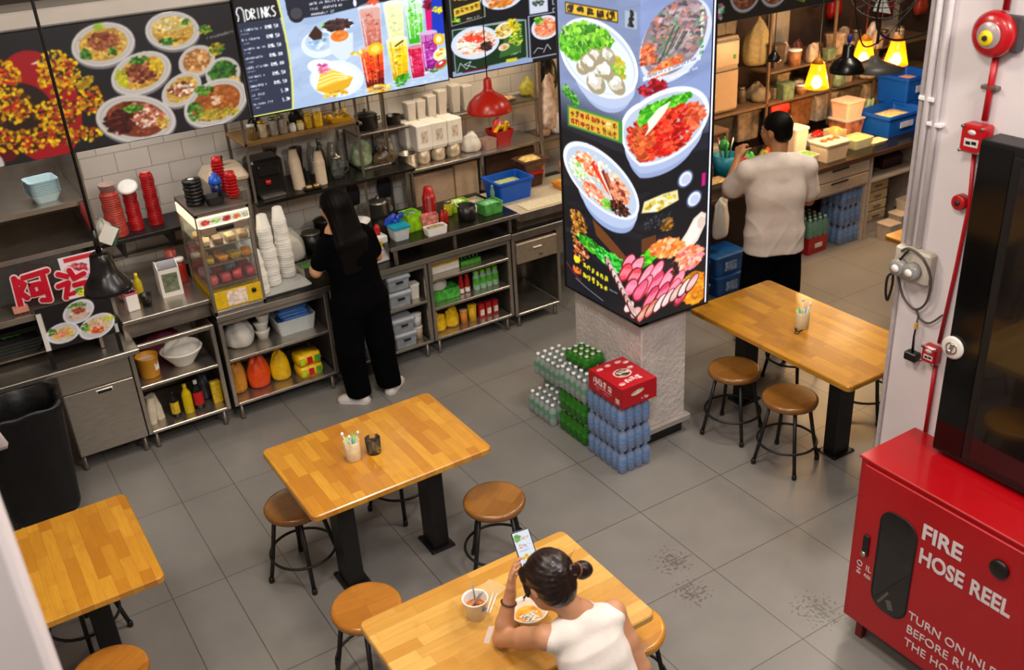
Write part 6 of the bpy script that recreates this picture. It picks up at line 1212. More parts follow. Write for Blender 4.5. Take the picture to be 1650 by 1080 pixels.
def bottle_pack(label, loc, nx, ny, mats, wrap, rz=0, group=None, P=.062, h=.165):
    t = T('bottle_pack', label, 'bottle pack', loc, rz, group); body = cap = lab = None
    for i in range(nx):
        for j in range(ny):
            x, y = (i-(nx-1)/2)*P, (j-(ny-1)/2)*P
            if body is None:
                body = b = MB().lathe([(0, 0), (.026, 0), (.029, .006), (.029, .05), (.027, .055), (.029, .06), (.029, .105), (.025, .12), (.012, .142), (.011, .15), (0, .15)], n=12).build('bottle', mats[0], t, (x, y, 0))
                cap = MB().lathe([(.0135, .145), (.0135, .164), (0, .165)], n=10).build('cap', mats[1], b); lab = MB().lathe([(.0298, .062), (.0298, .100)], n=12, cap=False).build('label_band', mats[2], b)
            else:
                b = body.copy(); COL.objects.link(b); b.parent = t; b.location = (x, y, 0)
                for c in (cap, lab): cc = c.copy(); COL.objects.link(cc); cc.parent = b
    hx, hy = nx*P/2+.002, ny*P/2+.002
    MB().rl([(hx-.006, hy-.006, .002, .02), (hx, hy, .01, .025), (hx, hy, .115, .025), (hx-.012, hy-.012, .145, .025)], n=4, smooth=True, cap0=False, cap1=False).build('shrink_film', wrap, t)
    return t
GB = 'packs of blue-labelled water by the pillar'
b0 = bottle_pack('bottom pack of blue-labelled water under the red carton', (3.335, 4.16, 0), 4, 6, (BW, BC, BL), WRB, 0, None)
b0.location = (3.325, 4.345, 0)
dup(b0, (3.325, 4.345, .166), .015, 'middle pack of blue-labelled water under the red carton'); dup(b0, (3.325, 4.345, .332), -.02, 'top pack of blue-labelled water directly under the red carton')
g0 = bottle_pack('bottom pack of green tea bottles, second column from the left', (3.30, 4.76, 0), 4, 5, (GW, GC, GL2), WRG)
g0.location = (3.335, 4.715, 0)
dup(g0, (3.335, 4.715, .166), -.02, 'upper pack of green tea bottles, resting on the bottom green pack')
c0_ = bottle_pack('clear bottle pack with green labels on top of the two green packs', (3.335, 4.715, .332), 4, 5, (CW, CC, CL), WRC)
dup(c0_, (3.295, 5.05, 0), .0, 'low single clear bottle pack with green labels, furthest left on the floor')
dup(c0_, (3.55, 5.24, 0), .0, 'clear bottle pack on the floor behind the corner of the pillar, under another pack')
dup(c0_, (3.47, 5.23, .166), .02, 'clear bottle pack with green labels raised behind the low single pack')
bottle_pack('small green tea pack lying on top of the clear pack against the pillar', (3.385, 4.79, .498), 3, 4, (GW, GC, GL2), WRG, .12, P=.055, h=.12).scale = (1, 1, .55)
# red drinks carton
t = T('drinks_carton', 'red printed drinks carton on top of the blue water packs', 'carton', (3.335, 4.315, .498), 0)
w, d, h = .135, .17, .135
MB().b2((-w, -d, 0), (w, d, h), b=.002).build('carton_body', mat('red_carton', '#b00c1c', .4, var=.04), t)
K1 = Canvas(2*w, 2*d, .0035, '#b00c1c'); K1.ell(.135, .17, .062, .052, 0, '#e8dcd0'); K1.ell(.135, .17, .052, .043, 0, '#6a3a38'); K1.bits(.135, .17, .05, .04, .4, ['#e8dcd0', '#2a2420', '#b8a090'], 50, .008, 2.6)
for cx, cy in ((.05, .29), (.12, .30), (.2, .30), (.05, .06), (.22, .20), (.24, .27)): K1.ell(cx, cy, .026, .018, .2, '#d87880'); K1.glyph(cx-.02, cy-.013, .04, .026, '#f0d8d4', .006, 6)
for k in range(3): K1.glyph(.08+.045*k, .05, .04, .05, '#f4e4e0', .007, 8)
K1.build('top_print', PRINT, t, (-w, -d, h+.0012), (1, 0, 0), (0, 1, 0))
K2 = Canvas(2*d, h, .0032, '#b00c1c')
for k in range(4): K2.glyph(.05+.048*k, .06, .044, .05, '#f0dcd8', .008, 9)
K2.line([(.05, .052), (.24, .052)], .004, '#f0dcd8'); K2.words(.07, .028, .04, .012, '#e8c8c4'); K2.words(.15, .026, .06, .012, '#e8c8c4'); K2.rect(.275, .02, .315, .055, '#e0c8c4'); K2.words(.28, .03, .03, .014, '#8a2028')
K2.build('side_print', PRINT, t, (-w-.0012, d, 0), (0, -1, 0), (0, 0, 1))
K3 = Canvas(2*w, h, .0032, '#b00c1c'); K3.ell(.12, .085, .05, .016, .15, '#e8e0c8'); K3.words(.08, .078, .08, .018, '#5a7a3a', .15); K3.bits(.18, .03, .03, .01, 0, ['#7a0a14', '#e8c8c4'], 16, .006)
K3.build('end_print', PRINT, t, (-w, -d-.0012, 0), (1, 0, 0), (0, 0, 1))

# ------------------------------------------------------------------ right wall fittings (wall plane x = 3.64)
XW = 3.64
t = T('fire_hose_cabinet', 'red FIRE HOSE REEL cabinet with an oval window, standing against the white wall', 'cabinet', (3.45, 2.44, 0))
FD = -.19; ZT0, ZT1 = .115, 1.05; LN = -1.25
MB().b2((FD, LN, ZT0), (.185, 0, ZT1), b=.004).build('body', REDM, t)
MB().b2((FD-.008, LN+.02, ZT1-.004), (.185, .008, ZT1+.012), b=.004).build('top_sheet', REDM, t)
dr = MB().b2((FD-.012, -1.15, ZT0+.02), (FD, -.03, ZT1-.02), b=.004).build('door', REDM, t)
for x in (FD+.05, .14):
    for y in (-.08, LN+.08): MB().b2((x-.02, y-.02, 0), (x+.02, y+.02, ZT0), b=.003).build('foot', mat('dark_red_paint', '#6a0a10', .4), t)
n = 10; zc0, zc1, ys0, ys1 = .31, .865, -.345, -.155; rr_ = .075; pts = []
for q, (sy_, sz_) in enumerate(((1, 1), (-1, 1), (-1, -1), (1, -1))):
    cy_, cz_ = (ys1-rr_ if sy_ > 0 else ys0+rr_), (zc1-rr_ if sz_ > 0 else zc0+rr_)
    for i in range(n+1): a = PI/2*q+PI/2*i/n; pts.append((cy_+rr_*math.cos(a), cz_+rr_*math.sin(a)))
w_ = MB().prism(pts, FD-.0155, FD-.012, axis='x').build('window', mat('dark_window', '#120c0c', .06, var=.5, scale=14, coat=.5), dr)
g = MB(); g.tube([(FD-.014, p[0], p[1]) for p in pts], .005, 6, closed=True); g.build('window_gasket', mat('rubber', '#1a1414', .6), dr)
hs = MB(); hs.box((FD-.0165, -.22, .38), (.002, .012, .10), rot=(.5, 0, 0)); hs.box((FD-.0165, -.26, .36), (.002, .03, .05), rot=(-.4, 0, 0)); hs.build('hose_fitting', mat('window_inner', '#5a5450', .3), dr)
lk = MB(); lk.b2((FD-.022, -.11, .545), (FD-.012, -.075, .665), b=.004); lk.build('latch', BLACKP, dr); MB().lathe([(0, 0), (.014, 0), (.014, .01), (0, .012)], (FD-.022, -.092, .56), 14, rot=(0, -PI/2, 0)).build('latch_key', STEEL, dr)
MB().lathe([(0, 0), (.042, 0), (.042, .012), (.03, .016), (0, .016)], (FD-.012, -.73, .90), 24, rot=(0, -PI/2, 0)).build('round_vent', mat('dark_vent', '#161210', .4), dr)
WL = mat('white_lettering', '#d8cfcf', .5, var=0)
FM = lambda y, z: frame((FD-.0135, y, z), (0, -1, 0), (0, 0, 1))
textobj('lettering', 'FIRE', .112, WL, dr, FM(-.362, .825), bold=.003, sx=.98)
textobj('lettering', 'HOSE REEL', .112, WL, dr, FM(-.366, .695), bold=.003, sx=.80)
textobj('lettering', 'TURN ON INLET VALVE', .066, WL, dr, FM(-.362, .358), sx=.98)
textobj('lettering', 'BEFORE RUNNING OUT', .066, WL, dr, FM(-.362, .278), sx=.98)
textobj('lettering', 'THE HOSE', .066, WL, dr, FM(-.362, .198), sx=.98)
textobj('lettering', 'O', .045, WL, dr, frame((FD-.0135, -.085, .465), (0, 0, 1), (0, 1, 0))); textobj('lettering', 'IN', .035, WL, dr, frame((FD-.0135, -.08, .42), (0, 0, 1), (0, 1, 0))); textobj('lettering', 'IL', .045, WL, dr, FM(-.105, .465)); textobj('lettering', 'RES', .026, WL, dr, FM(-.10, .425))

# black display cabinet on the wall
t = T('display_board', 'tall black glass-fronted display box on the white wall above the hose cabinet', 'display', (XW, 2.27, 1.085))
MB().b2((-.12, -1.6, 0), (0, 0, 1.435), b=.004).build('case', mat('black_satin_case', '#100f0f', .38, var=.05), t)
MB().b2((-.128, -1.55, .03), (-.12, -.15, 1.395), b=.002).build('inner_frame', BLACKP, t)
MB().b2((-.131, -1.5, .05), (-.128, -.19, 1.365)).build('glass_panel', mat('dark_glass', '#151110', .12, var=.1, coat=.6), t)
MB().b2((-.1235, -.145, .02), (-.12, -.005, 1.415)).build('glossy_side_band', mat('gloss_black', '#0a0909', .08, var=.05), t)
lk = MB().lathe([(0, 0), (.040, 0), (.052, .005), (.052, .012), (.044, .016), (0, .016)], (-.123, -.03, .53), 32, rot=(0, -PI/2, 0)).build('round_lock_plate', mat('lock_white', '#d8d0c8', .3), t)
h = MB(); h.box((-.143, -.03, .53), (.008, .018, .05), b=.004, rot=(.2, 0, 0)); h.lathe([(0, 0), (.012, 0), (.012, .01), (0, .01)], (-.139, -.022, .512), 14, rot=(0, -PI/2, 0)); h.lathe([(.026, 0), (.028, .003), (.022, .003), (.022, 0)], (-.139, -.03, .53), 24, rot=(0, -PI/2, 0), cap=False); h.build('lock_handle', STEEL, lk)
# bell
t = T('alarm_bell', 'round red fire alarm bell with a yellow centre on the white wall', 'bell', (XW, 2.33, 2.90))
MB().b2((-.045, -.10, -.06), (0, .03, .07), b=.006).build('back_box', mat('dark_grey_box', '#3a3636', .5), t)
MB().lathe([(.0, .0), (.085, .0), (.089, .005), (.086, .025), (.070, .040), (.03, .047), (0, .048)], (-.04, 0, 0), 36, rot=(0, -PI/2, 0)).build('gong', REDM, t)
MB().lathe([(.050, .0455), (.046, .049), (.0, .052)], (-.04, 0, 0), 28, rot=(0, -PI/2, 0), cap=False).build('silver_disc', mat('silver_disc', '#a89a9a', .3, .3), t)
MB().lathe([(0, .050), (.030, .050), (.028, .055), (0, .055)], (-.04, .006, -.010), 28, rot=(0, -PI/2, 0)).build('yellow_disc', mat('bell_yellow', '#e0c414', .4), t)
MB().lathe([(0, .055), (.011, .055), (.011, .062), (0, .063)], (-.04, .006, -.010), 6, rot=(0, -PI/2, 0), smooth=False).build('nut', mat('dark_nut', '#2a2228', .4), t)
cnd = mat('red_conduit', '#a80c18', .35, var=.05)
def pipe(name, label, pts, rad, m, clips=(), cat='pipe'):
    x0, y0, z0 = pts[0]; t = T(name, label, cat, (x0, y0, z0)); q = MB(); q.tube([(p[0]-x0, p[1]-y0, p[2]-z0) for p in pts], rad, 10); q.build('pipe', m, t)
    for c in clips:
        k = MB(); k.box((c[0]-x0+rad*.4, c[1]-y0, c[2]-z0), (rad*2.6, rad*5.5, rad*1.3), b=.003); k.build('clip', STEELD if m is cnd else m, t)
    return t
pipe('conduit', 'red conduit rising from the alarm bell to the ceiling', [(XW-.016, 2.32, 2.985), (XW-.016, 2.32, 4.59)], .013, cnd)
pipe('conduit', 'red conduit between the alarm bell and the upper junction box', [(XW-.016, 2.33, 2.82), (XW-.016, 2.335, 2.56)], .013, cnd, clips=((XW-.016, 2.333, 2.69),))
pipe('conduit', 'thin red conduit running down from the upper junction box to the lower box', [(XW-.012, 2.36, 2.42), (XW-.012, 2.345, 2.2), (XW-.012, 2.36, 1.9), (XW-.012, 2.385, 1.54)], .009, cnd)
pipe('conduit', 'thin red conduit running down from the lower red box to the hose cabinet', [(XW-.012, 2.385, 1.42), (XW-.012, 2.385, 1.07)], .010, cnd)
def jbox(label, y, z, s, dpt, plate):
    t = T('junction_box', label, 'junction box', (XW, y, z)); MB().b2((-dpt, -s, -s*1.1), (0, s, s*1.1), b=.008).build('box_body', REDM, t)
    MB().b2((-dpt-.002, -s*.65, -s*.55), (-dpt, s*.55, s*.05)).build('white_label', mat('label_paper', '#c8c0bc', .5, var=0), t)
    q = MB(); q.b2((-dpt-.003, -s*.5, -s*.35), (-dpt-.002, -s*.1, -s*.1)); q.b2((-dpt-.003, 0, -s*.4), (-dpt-.002, s*.4, -s*.15)); q.build('label_print', BLACKP, t)
    if plate: MB().lathe([(0, 0), (.018, 0), (.018, .002), (0, .002)], (-dpt, 0, s*.55), 16, rot=(0, -PI/2, 0), sc=(.6, 1)).build('round_badge', mat('label_paper', '#c8c0bc', .5), t)
    for a in (-1, 1):
        for b in (-1, 1): MB().lathe([(0, 0), (.007, 0), (.007, .006), (0, .006)], (-dpt, a*s*.82, b*s*.95), 8, rot=(0, -PI/2, 0)).build('screw', STEELD, t)
    return t
jbox('red junction box with a white label below the alarm bell', 2.345, 2.49, .052, .07, True)
jbox('small red junction box with a white label beside the round lock', 2.405, 1.48, .038, .05, True)
t = T('call_point', 'small round red fire call point on the white wall, partly behind the black display', 'call point', (XW, 2.385, 2.205)); MB().lathe([(0, 0), (.034, 0), (.034, .03), (.028, .036), (0, .036)], (0, 0, 0), 24, rot=(0, -PI/2, 0)).build('body', REDM, t); MB().lathe([(0, .036), (.012, .036), (.012, .04), (0, .04)], (0, 0, 0), 16, rot=(0, -PI/2, 0)).build('dark_centre', mat('dark_nut', '#2a2228', .4), t)
# white pipes
WP = mat('white_painted_pipe', '#e2dcdc', .45, var=.04)
pipe('conduit_pipe', 'left white painted conduit running up the wall edge from the socket box', [(XW-.016, 2.605, 1.95), (XW-.016, 2.605, 4.59)], .014, WP, clips=((XW-.016, 2.605, 2.6),))
pipe('conduit_pipe', 'right white painted conduit running up the wall from the socket box', [(XW-.016, 2.555, 1.95), (XW-.016, 2.555, 4.59)], .013, WP, clips=((XW-.016, 2.555, 2.5),))
struct('trim_5', MB().b2((XW-.012, 2.632, 0), (XW+.002, 2.652, 4.6), b=.003), mat('grey_corner_bead', '#a8a0a0', .5))
# weatherproof sockets
t = T('socket_box', 'beige weatherproof double socket with round clear covers and tangled leads', 'socket', (XW, 2.56, 1.87))
SB = mat('beige_socket', '#b8aea0', .45, var=.05)
MB().b2((-.055, -.10, -.075), (0, .085, .075), b=.01).build('back_box', SB, t)
for y in (.04, -.03):
    MB().lathe([(0, 0), (.040, 0), (.040, .03), (.034, .04), (0, .042)], (-.055, y, -.015), 24, rot=(0, -PI/2, 0)).build('round_cover', mat('smoky_cover', '#9a9690', .15, trans=.3, var=.1), t)
    MB().lathe([(.018, .03), (.018, .045), (0, .045)], (-.055, y, -.015), 16, rot=(0, -PI/2, 0)).build('inner_plug', WHITEP, t)
CB = mat('grey_cable', '#4c463f', .5)
def cable(label, pts, rad, m, extra=None):
    # smooth a short list of points
    P_ = [Vector(p) for p in pts]; out = []
    for i in range(len(P_)-1):
        p0, p1, p2, p3 = P_[max(0, i-1)], P_[i], P_[i+1], P_[min(len(P_)-1, i+2)]
        for k in range(6): u = k/6; out.append(.5*((2*p1)+(p2-p0)*u+(2*p0-5*p1+4*p2-p3)*u*u+(3*p1-p0-3*p2+p3)*u**3))
    out.append(P_[-1]); o0 = P_[0]; t = T('cable', label, 'cable', o0); q = MB(); q.tube([p-o0 for p in out], rad, 6); q.build('lead', m, t); return t
cable('grey lead looping below the socket box', [(3.575, 2.60, 1.93), (3.57, 2.56, 1.955), (3.575, 2.49, 1.93), (3.60, 2.455, 1.84), (3.61, 2.465, 1.72), (3.615, 2.52, 1.66), (3.61, 2.585, 1.70), (3.60, 2.625, 1.80)], .006, CB)
cable('grey lead running from the loop to the red conduit', [(3.62, 2.515, 1.655), (3.62, 2.49, 1.62), (3.62, 2.44, 1.62), (3.62, 2.385, 1.68)], .005, CB)
cable('dark tangled leads hanging off the left side of the socket box', [(3.57, 2.56, 1.95), (3.56, 2.60, 1.88), (3.57, 2.63, 1.82), (3.58, 2.66, 1.78), (3.60, 2.675, 1.70), (3.60, 2.66, 1.66), (3.60, 2.645, 1.74), (3.59, 2.64, 1.80)], .006, BLACKP)
t = T('power_adapter', 'black square plug adapter dangling below the looped lead', 'adapter', (3.61, 2.50, 1.43)); MB().b2((-.02, -.032, -.02), (.025, .032, .022), b=.005).build('adapter_body', BLACKP, t); q = MB(); q.tube([(0, 0, .02), (.002, .005, .1), (.005, .0, .2)], [.007, .005, .004], 6); q.build('adapter_lead', BLACKP, t); MB().b2((-.006, -.006, .14), (.008, .008, .17), b=.002).build('amber_tape', mat('amber_tape', '#c8963c', .5), t)
# ------------------------------------------------------------------ right-hand stall (counter front y = 5.83)
YR = 5.83
top('worktop', 'long dark worktop of the right-hand stall in front of the man', 5.0, 9.2, YR, 6.7, .86, BLACKW, edge=BROWN)
IV = mat('ivory_laminate', '#b3a08e', .5, var=.08)
t = T('drawer_unit', 'beige drawer unit under the worktop to the right of the man', 'drawers', (7.0, YR+.02, .4))
MB().b2((-.45, .0, .16), (.42, .55, .425), b=.004).build('body', IV, t)
for k in range(2): d_ = MB().b2((-.43, -.012, .18+.12*k), (.40, .0, .29+.12*k), b=.004).build('drawer', IV, t); MB().b2((-.1, -.02, .265+.12*k), (.12, -.012, .28+.12*k), b=.002).build('drawer_slot', BLACKP, d_)
MB().b2((.39, .0, -.4), (.42, .5, .16), b=.003).build('side_leg', IV, t)
t = T('partition_board', 'tan panel closing the back of the space beneath the right-hand worktop', 'panel', (6.6, 6.45, 0)); MB().b2((-1.6, 0, 0), (2.5, .03, .82)).build('panel', mat('dim_tan_panel', '#6a5848', .6, var=.1), t)
t = T('shelf_cabinet', 'open beige shelf cabinet under the right end of the worktop', 'cabinet', (7.85, YR+.03, 0))
for x in (-.40, .35): MB().b2((x, 0, 0), (x+.03, .55, .82), b=.003).build('side_panel', IV, t)
MB().b2((-.37, 0, .55), (.35, .55, .575), b=.002).build('shelf', IV, t); MB().b2((-.37, .5, 0), (.35, .53, .82)).build('back_panel', BROWN, t)
t = T('folded_bag', 'dark red case on the upper shelf of the open beige cabinet', 'bag', (7.95, 6.1, .575)); MB().rl([(.14, .1, 0, .02), (.14, .1, .1, .02), (.12, .08, .13, .02)]).build('case', mat('dark_red_case', '#3a1014', .4), t)
t = T('drawer_tower', 'white and yellow plastic drawer tower inside the beige cabinet', 'drawers', (7.68, 6.08, .0))
for k in range(4): dd = MB().b2((-.16, -.15, .12+.1*k), (.14, .15, .21+.1*k), b=.006).build('drawer', mat('cream_drawer', '#b8a078', .4, var=.1), t); MB().b2((-.05, -.16, .155+.1*k), (.05, -.15, .17+.1*k), b=.002).build('drawer_pull', STEELD, dd)
MB().b2((-.17, -.14, 0), (.15, .15, .12), b=.004).build('base', IV, t)
def wtub(label, x, y, z, w, d, h, m=None, top=None, name='food_box', rz=0, cat='box', lid=False):
    t = T(name, label, cat, (x, y, z), rz); m = m or WHITEP
    if lid: MB().rl([(w*.44, d*.44, 0, .02), (w*.5, d*.5, h*.9, .02)]).build('box_body', m, t); MB().rl([(w*.53, d*.53, h*.9, .02), (w*.53, d*.53, h*.97, .02), (w*.45, d*.45, h, .02)]).build('lid', lid if lid is not True else m, t)
    else:
        MB().rl([(w*.44, d*.44, 0, .02), (w*.5, d*.5, h, .02), (w*.47, d*.47, h, .02), (w*.42, d*.42, h*.4, .02)]).build('box_body', m, t)
    if top: MB().rl([(w*.46, d*.46, h*.6, .02), (w*.42, d*.42, h*.97, .03), (w*.2, d*.2, h*1.12, .03)], smooth=True).build('filling', top, t)
    return t
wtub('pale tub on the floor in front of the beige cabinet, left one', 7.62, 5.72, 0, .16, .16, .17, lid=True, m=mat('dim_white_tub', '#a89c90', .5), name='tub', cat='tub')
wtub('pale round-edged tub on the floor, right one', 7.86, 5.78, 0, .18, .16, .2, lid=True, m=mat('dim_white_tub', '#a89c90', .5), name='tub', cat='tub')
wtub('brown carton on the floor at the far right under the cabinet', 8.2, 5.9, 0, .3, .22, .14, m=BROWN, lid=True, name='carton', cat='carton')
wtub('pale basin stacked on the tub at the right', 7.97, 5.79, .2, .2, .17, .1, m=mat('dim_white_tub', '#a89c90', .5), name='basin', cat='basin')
# bottle packs and crates on the floor
rb = bottle_pack('bottom pack of tall blue water bottles under the right-hand drawers', (7.28, 6.02, 0), 4, 4, (BW, BC, BL), WRB, 0, None)
rb.scale = (1.15, 1.15, 1.15)
for k, lb in ((1, 'middle'), (2, 'top')): dup(rb, (7.28, 6.02, .19*k), .02*k, lb+' pack of tall blue water bottles under the right-hand drawers')
t = T('drinks_crate', 'low red drinks crate on the floor beneath the green bottle pack', 'crate', (6.86, 6.02, 0), .05); MB().rl([(.13, .12, 0, .01), (.135, .125, .16, .01)]).build('crate_body', REDM, t); MB().b2((-.05, -.13, .06), (.05, -.124, .10)).build('crate_print', LBW, t)
MB().b2((-.137, -.05, .06), (-.130, .05, .10)).build('crate_print', LBW, t)
gb = bottle_pack('green and clear bottle pack on the red crate behind the man', (6.86, 6.02, .161), 4, 4, (mat('teal_bottle', '#5f9a80', .12, trans=.4, var=.2), GC, CL), WRC)
gb.scale = (1.05, 1.05, 1.15)
for k, (x, y, z, w, lb) in enumerate(((5.62, 5.86, 0, .34, 'lower blue tub stack on the floor left of the man'), (5.60, 5.86, .19, .34, 'upper blue tub on the floor left of the man, with printed label'), (5.20, 5.80, 0, .28, 'blue printed drinks pack behind the pillar sign'), (5.22, 5.82, .2, .26, 'upper blue printed drinks pack behind the pillar sign'), (5.95, 6.1, 0, .26, 'dark teal basin behind the blue tubs'))):
    t = wtub(lb, x, y, z, w, w*.8, .19, m=mat('blue_tub', '#16508f', .4, var=.25, scale=12) if k < 4 else mat('dark_teal', '#1a3a48', .4), lid=True, name='storage_tub', cat='tub')
    if k < 4: MB().b2((-.07, -w*.41-.003, .05), (.06, -w*.40, .13)).build('label_sticker', mat('tub_label', '#7a94b8', .5, var=.5, scale=40), t)
# ingredients on the worktop
Z = .86
WT = mat('warm_white_tub', '#e2d4c0', .4, var=.04)
wtub('white box with red garnish holes at the front of the worktop right of the man', 7.02, 6.0, Z, .30, .22, .17, WT, lid=True)
for k in range(3): o = MB().lathe([(0, 0), (.035, 0), (.03, .012), (0, .016)], n=14).build('garnish', mat('brown_garnish', '#a85a28', .6, var=.4, scale=50)); o.location = (6.94+.08*k, 6.0, Z+.17); tag(o, 'round heap of brown garnish on the white box, '+('left', 'middle', 'right')[k], 'food', 'garnish heaps on the white box')
wtub('clear lit tub beside the white garnish box', 7.22, 6.12, Z, .16, .16, .2, mat('clear_warm', '#d8c8a8', .2, trans=.3), top=mat('garnish_orange', '#c88a4a', .6, var=.4, scale=40))
wtub('low white tray of green herbs right behind the man', 6.72, 6.02, Z, .22, .18, .09, WT, top=mat('herbs_bright', '#5a9a3a', .6, var=.5, scale=50), name='food_tray', cat='tray')
wtub('tall white tub behind the man with a lid', 6.90, 6.3, Z, .17, .17, .26, WT, lid=True, name='tub', cat='tub')
wtub('clear tray of lettuce on the worktop under the left amber lamp', 7.48, 6.08, Z, .26, .2, .09, mat('clear_tray', '#d8dcc0', .2, trans=.3), top=mat('lettuce_pale', '#b8c878', .6, var=.4, scale=40), name='food_tray', cat='tray')
wtub('white slab of tofu on the worktop beside the lettuce tray', 7.68, 6.02, Z, .2, .12, .03, mat('tofu', '#e8d8b8', .5), lid=True, name='food_tray', cat='tray')
t = T('chilli_tray', 'heap of red chillies behind the white garnish box', 'food', (7.30, 6.40, Z)); MB().rl([(.14, .09, 0, .02), (.16, .11, .06, .02)]).build('tray', FROST, t)
rr = random.Random(8)
for k in range(16): q = MB(); a = rr.random()*PI; x, y = rr.uniform(-.12, .12), rr.uniform(-.07, .07); q.tube([(-.04*math.cos(a), -.04*math.sin(a), 0), (0, 0, .012), (.045*math.cos(a), .045*math.sin(a), 0)], [.008, .013, .004], 6); q.build('chilli', mat('chilli_red', '#d0180c', .25, var=.2), t, (x, y, .075+.015*rr.random()))
wtub('clear box of red and yellow food under the pink-topped box', 7.72, 6.42, Z, .26, .24, .17, mat('clear_food_box', '#a86a50', .2, var=.7, scale=14, trans=.15), lid=mat('grey_lid', '#a8a098', .3), name='food_box')
wtub('pale pink box on top of the clear food box', 7.72, 6.42, Z+.171, .24, .22, .17, mat('pale_pink_box', '#e6b8a0', .4), lid=True)
t = T('cabbage', 'pale green cabbage stalks beside the blue crates', 'vegetable', (8.12, 6.55, Z))
for k in range(6): q = MB(); a = k*1.1; q.sph((0, 0, .12), (.035, .02, .13), n=10, k=8); o = q.build('leaf', mat('cabbage_green', '#8fae78', .5, var=.25), t, (.05*math.cos(a), .04*math.sin(a), 0)); o.rotation_euler = (.3*math.sin(a), .35*math.cos(a), 0)
def crate(label, x, y, z, w, d, h, rz=0, fill=None):
    t = T('crate', label, 'crate', (x, y, z), rz); MB().rl([(w*.46, d*.46, 0, .02), (w*.49, d*.49, h*.85, .02), (w*.52, d*.52, h*.87, .02), (w*.52, d*.52, h, .02), (w*.47, d*.47, h, .02), (w*.43, d*.43, h*.15, .02)]).build('crate_body', BLUEP, t)
    MB().b2((-w*.2, -d*.5-.006, h*.35), (w*.12, -d*.5, h*.62)).build('paper_label', mat('crate_label', '#a8b8d8', .5, var=.2, scale=40), t); MB().b2((w*.22, -d*.5-.006, h*.35), (w*.42, -d*.5, h*.62)).build('paper_label', mat('crate_label', '#a8b8d8', .5), t)
    if fill: MB().rl([(w*.42, d*.42, h*.3, .02), (w*.3, d*.3, h*.75, .02), (w*.1, d*.1, h*.85, .02)], smooth=True).build('filling', fill, t)
    return t
crate('open blue crate at the front, on the right-hand worktop', 8.15, 6.24, Z, .56, .40, .20, 0, mat('cream_food', '#e0c488', .6, var=.3, scale=30))
crate('bottom blue crate of the rear pair, beside the white wall', 8.62, 6.45, Z, .42, .36, .2)
crate('top blue crate of the rear pair, filled with pink food', 8.62, 6.47, Z+.201, .44, .38, .24, 0, mat('pink_food', '#e0a088', .6, var=.3, scale=30))
# left part of the counter, seen between the sign and the man
t = T('food_stand', 'teal tub of utensils between the pillar sign and the man', 'tub', (6.02, 6.28, Z)); MB().lathe([(0, 0), (.10, 0), (.12, .18), (.11, .18), (.09, .02), (0, .02)], n=24).build('tub_body', mat('teal_tub', '#147a90', .35), t); MB().sph((-.03, 0, .27), (.05, .05, .05)).build('green_ball', GREENP, t)
for k in range(5): q = MB(); q.tube([(.03*math.cos(k), .03*math.sin(k), .1), (.08*math.cos(k), .08*math.sin(k), .32)], .008, 6); q.build('utensil', (STEEL, GREENP, REDP)[k % 3], t)
wtub('green pail on the right-hand counter beneath the teal tub', 6.02, 5.98, Z, .12, .12, .08, GREENP, name='pail', cat='pail')
wtub('foil dish of food at the left end of the right-hand counter', 5.72, 6.1, Z, .26, .16, .05, STEEL, top=mat('mixed_food', '#a88858', .6, var=.6, scale=40), name='food_tray', cat='tray')
t = T('red_scoop', 'upright red plastic scoop stand beside the pillar sign', 'scoop', (5.78, 6.36, Z)); MB().rl([(.06, .06, 0, .01), (.07, .07, .14, .01), (.09, .04, .18, .01), (.02, .03, .34, .01, .06, 0)]).build('scoop', REDP, t)
wtub('grey-white box behind the red scoop', 6.05, 6.52, Z, .22, .14, .2, mat('grey_box', '#a89c98', .5), lid=True)
bag('plastic_bag', 'white carrier bag with dark print hanging at the counter edge beside the pillar sign', (5.53, 5.795, .52), .09, .03, .34, BAGW, 101, pinch=1.4)
for k in range(4): bag('food_bag', ('first', 'second', 'third', 'fourth')[k]+' small colourful packet from the left on the worktop in front of the man', (6.22+.13*k, 6.28+.05*(k % 2), Z), .06, .05, .12, (mat('magenta_pack', '#8a2a3a', .4, var=.3), GREENP, mat('olive_pack', '#7a7a2a', .5, var=.3), ORGP)[k], 110+k, 'packet', 1.1)
# back shelving of the right stall
TAN2 = mat('warm_tan_metal', '#6f5640', .45, .2, var=.12)
t = T('fridge', 'tall beige two-door fridge at the back of the right-hand stall', 'fridge', (6.42, 6.78, 1.24)); MB().b2((-.19, 0, 0), (.19, .5, .68), b=.012).build('body', mat('beige_enamel', '#a88c72', .35, var=.05), t)
for z0, z1 in ((.02, .40), (.42, .66)): d_ = MB().b2((-.18, -.02, z0), (.18, 0, z1), b=.01).build('door', mat('beige_enamel', '#a88c72', .35), t); MB().b2((-.17, -.03, z1-.02), (.17, -.018, z1-.008), b=.003).build('door_handle', BLACKP, d_)
MB().sph((.12, -.022, .50), (.02, .004, .02)).build('green_magnet', GREENP, t)
t = T('rack', 'tan steel shelving at the back of the right-hand stall', 'rack', (7.6, 6.75, .86))
MB().b2((-1.5, 0, .34), (1.8, .6, .365), b=.003).build('lower_shelf', TAN2, t); MB().b2((-.6, .0, .64), (1.8, .6, .66), b=.003).build('upper_shelf', TAN2, t)
for x in (-1.5, -.62, .25, .9, 1.78): MB().b2((x-.012, 0, 0), (x+.012, .024, 1.2), b=.002).build('post', TAN2, t)
t = T('side_shelf', 'tan shelf with amber jars between the pillar sign and the fridge', 'shelf', (5.85, 6.45, 1.20)); MB().b2((-.35, 0, -.03), (.36, .35, 0), b=.003).build('board', TAN2, t)
for x in (-.33, .34): MB().b2((x-.012, .0, -.34), (x+.012, .024, -.03)).build('leg', TAN2, t)
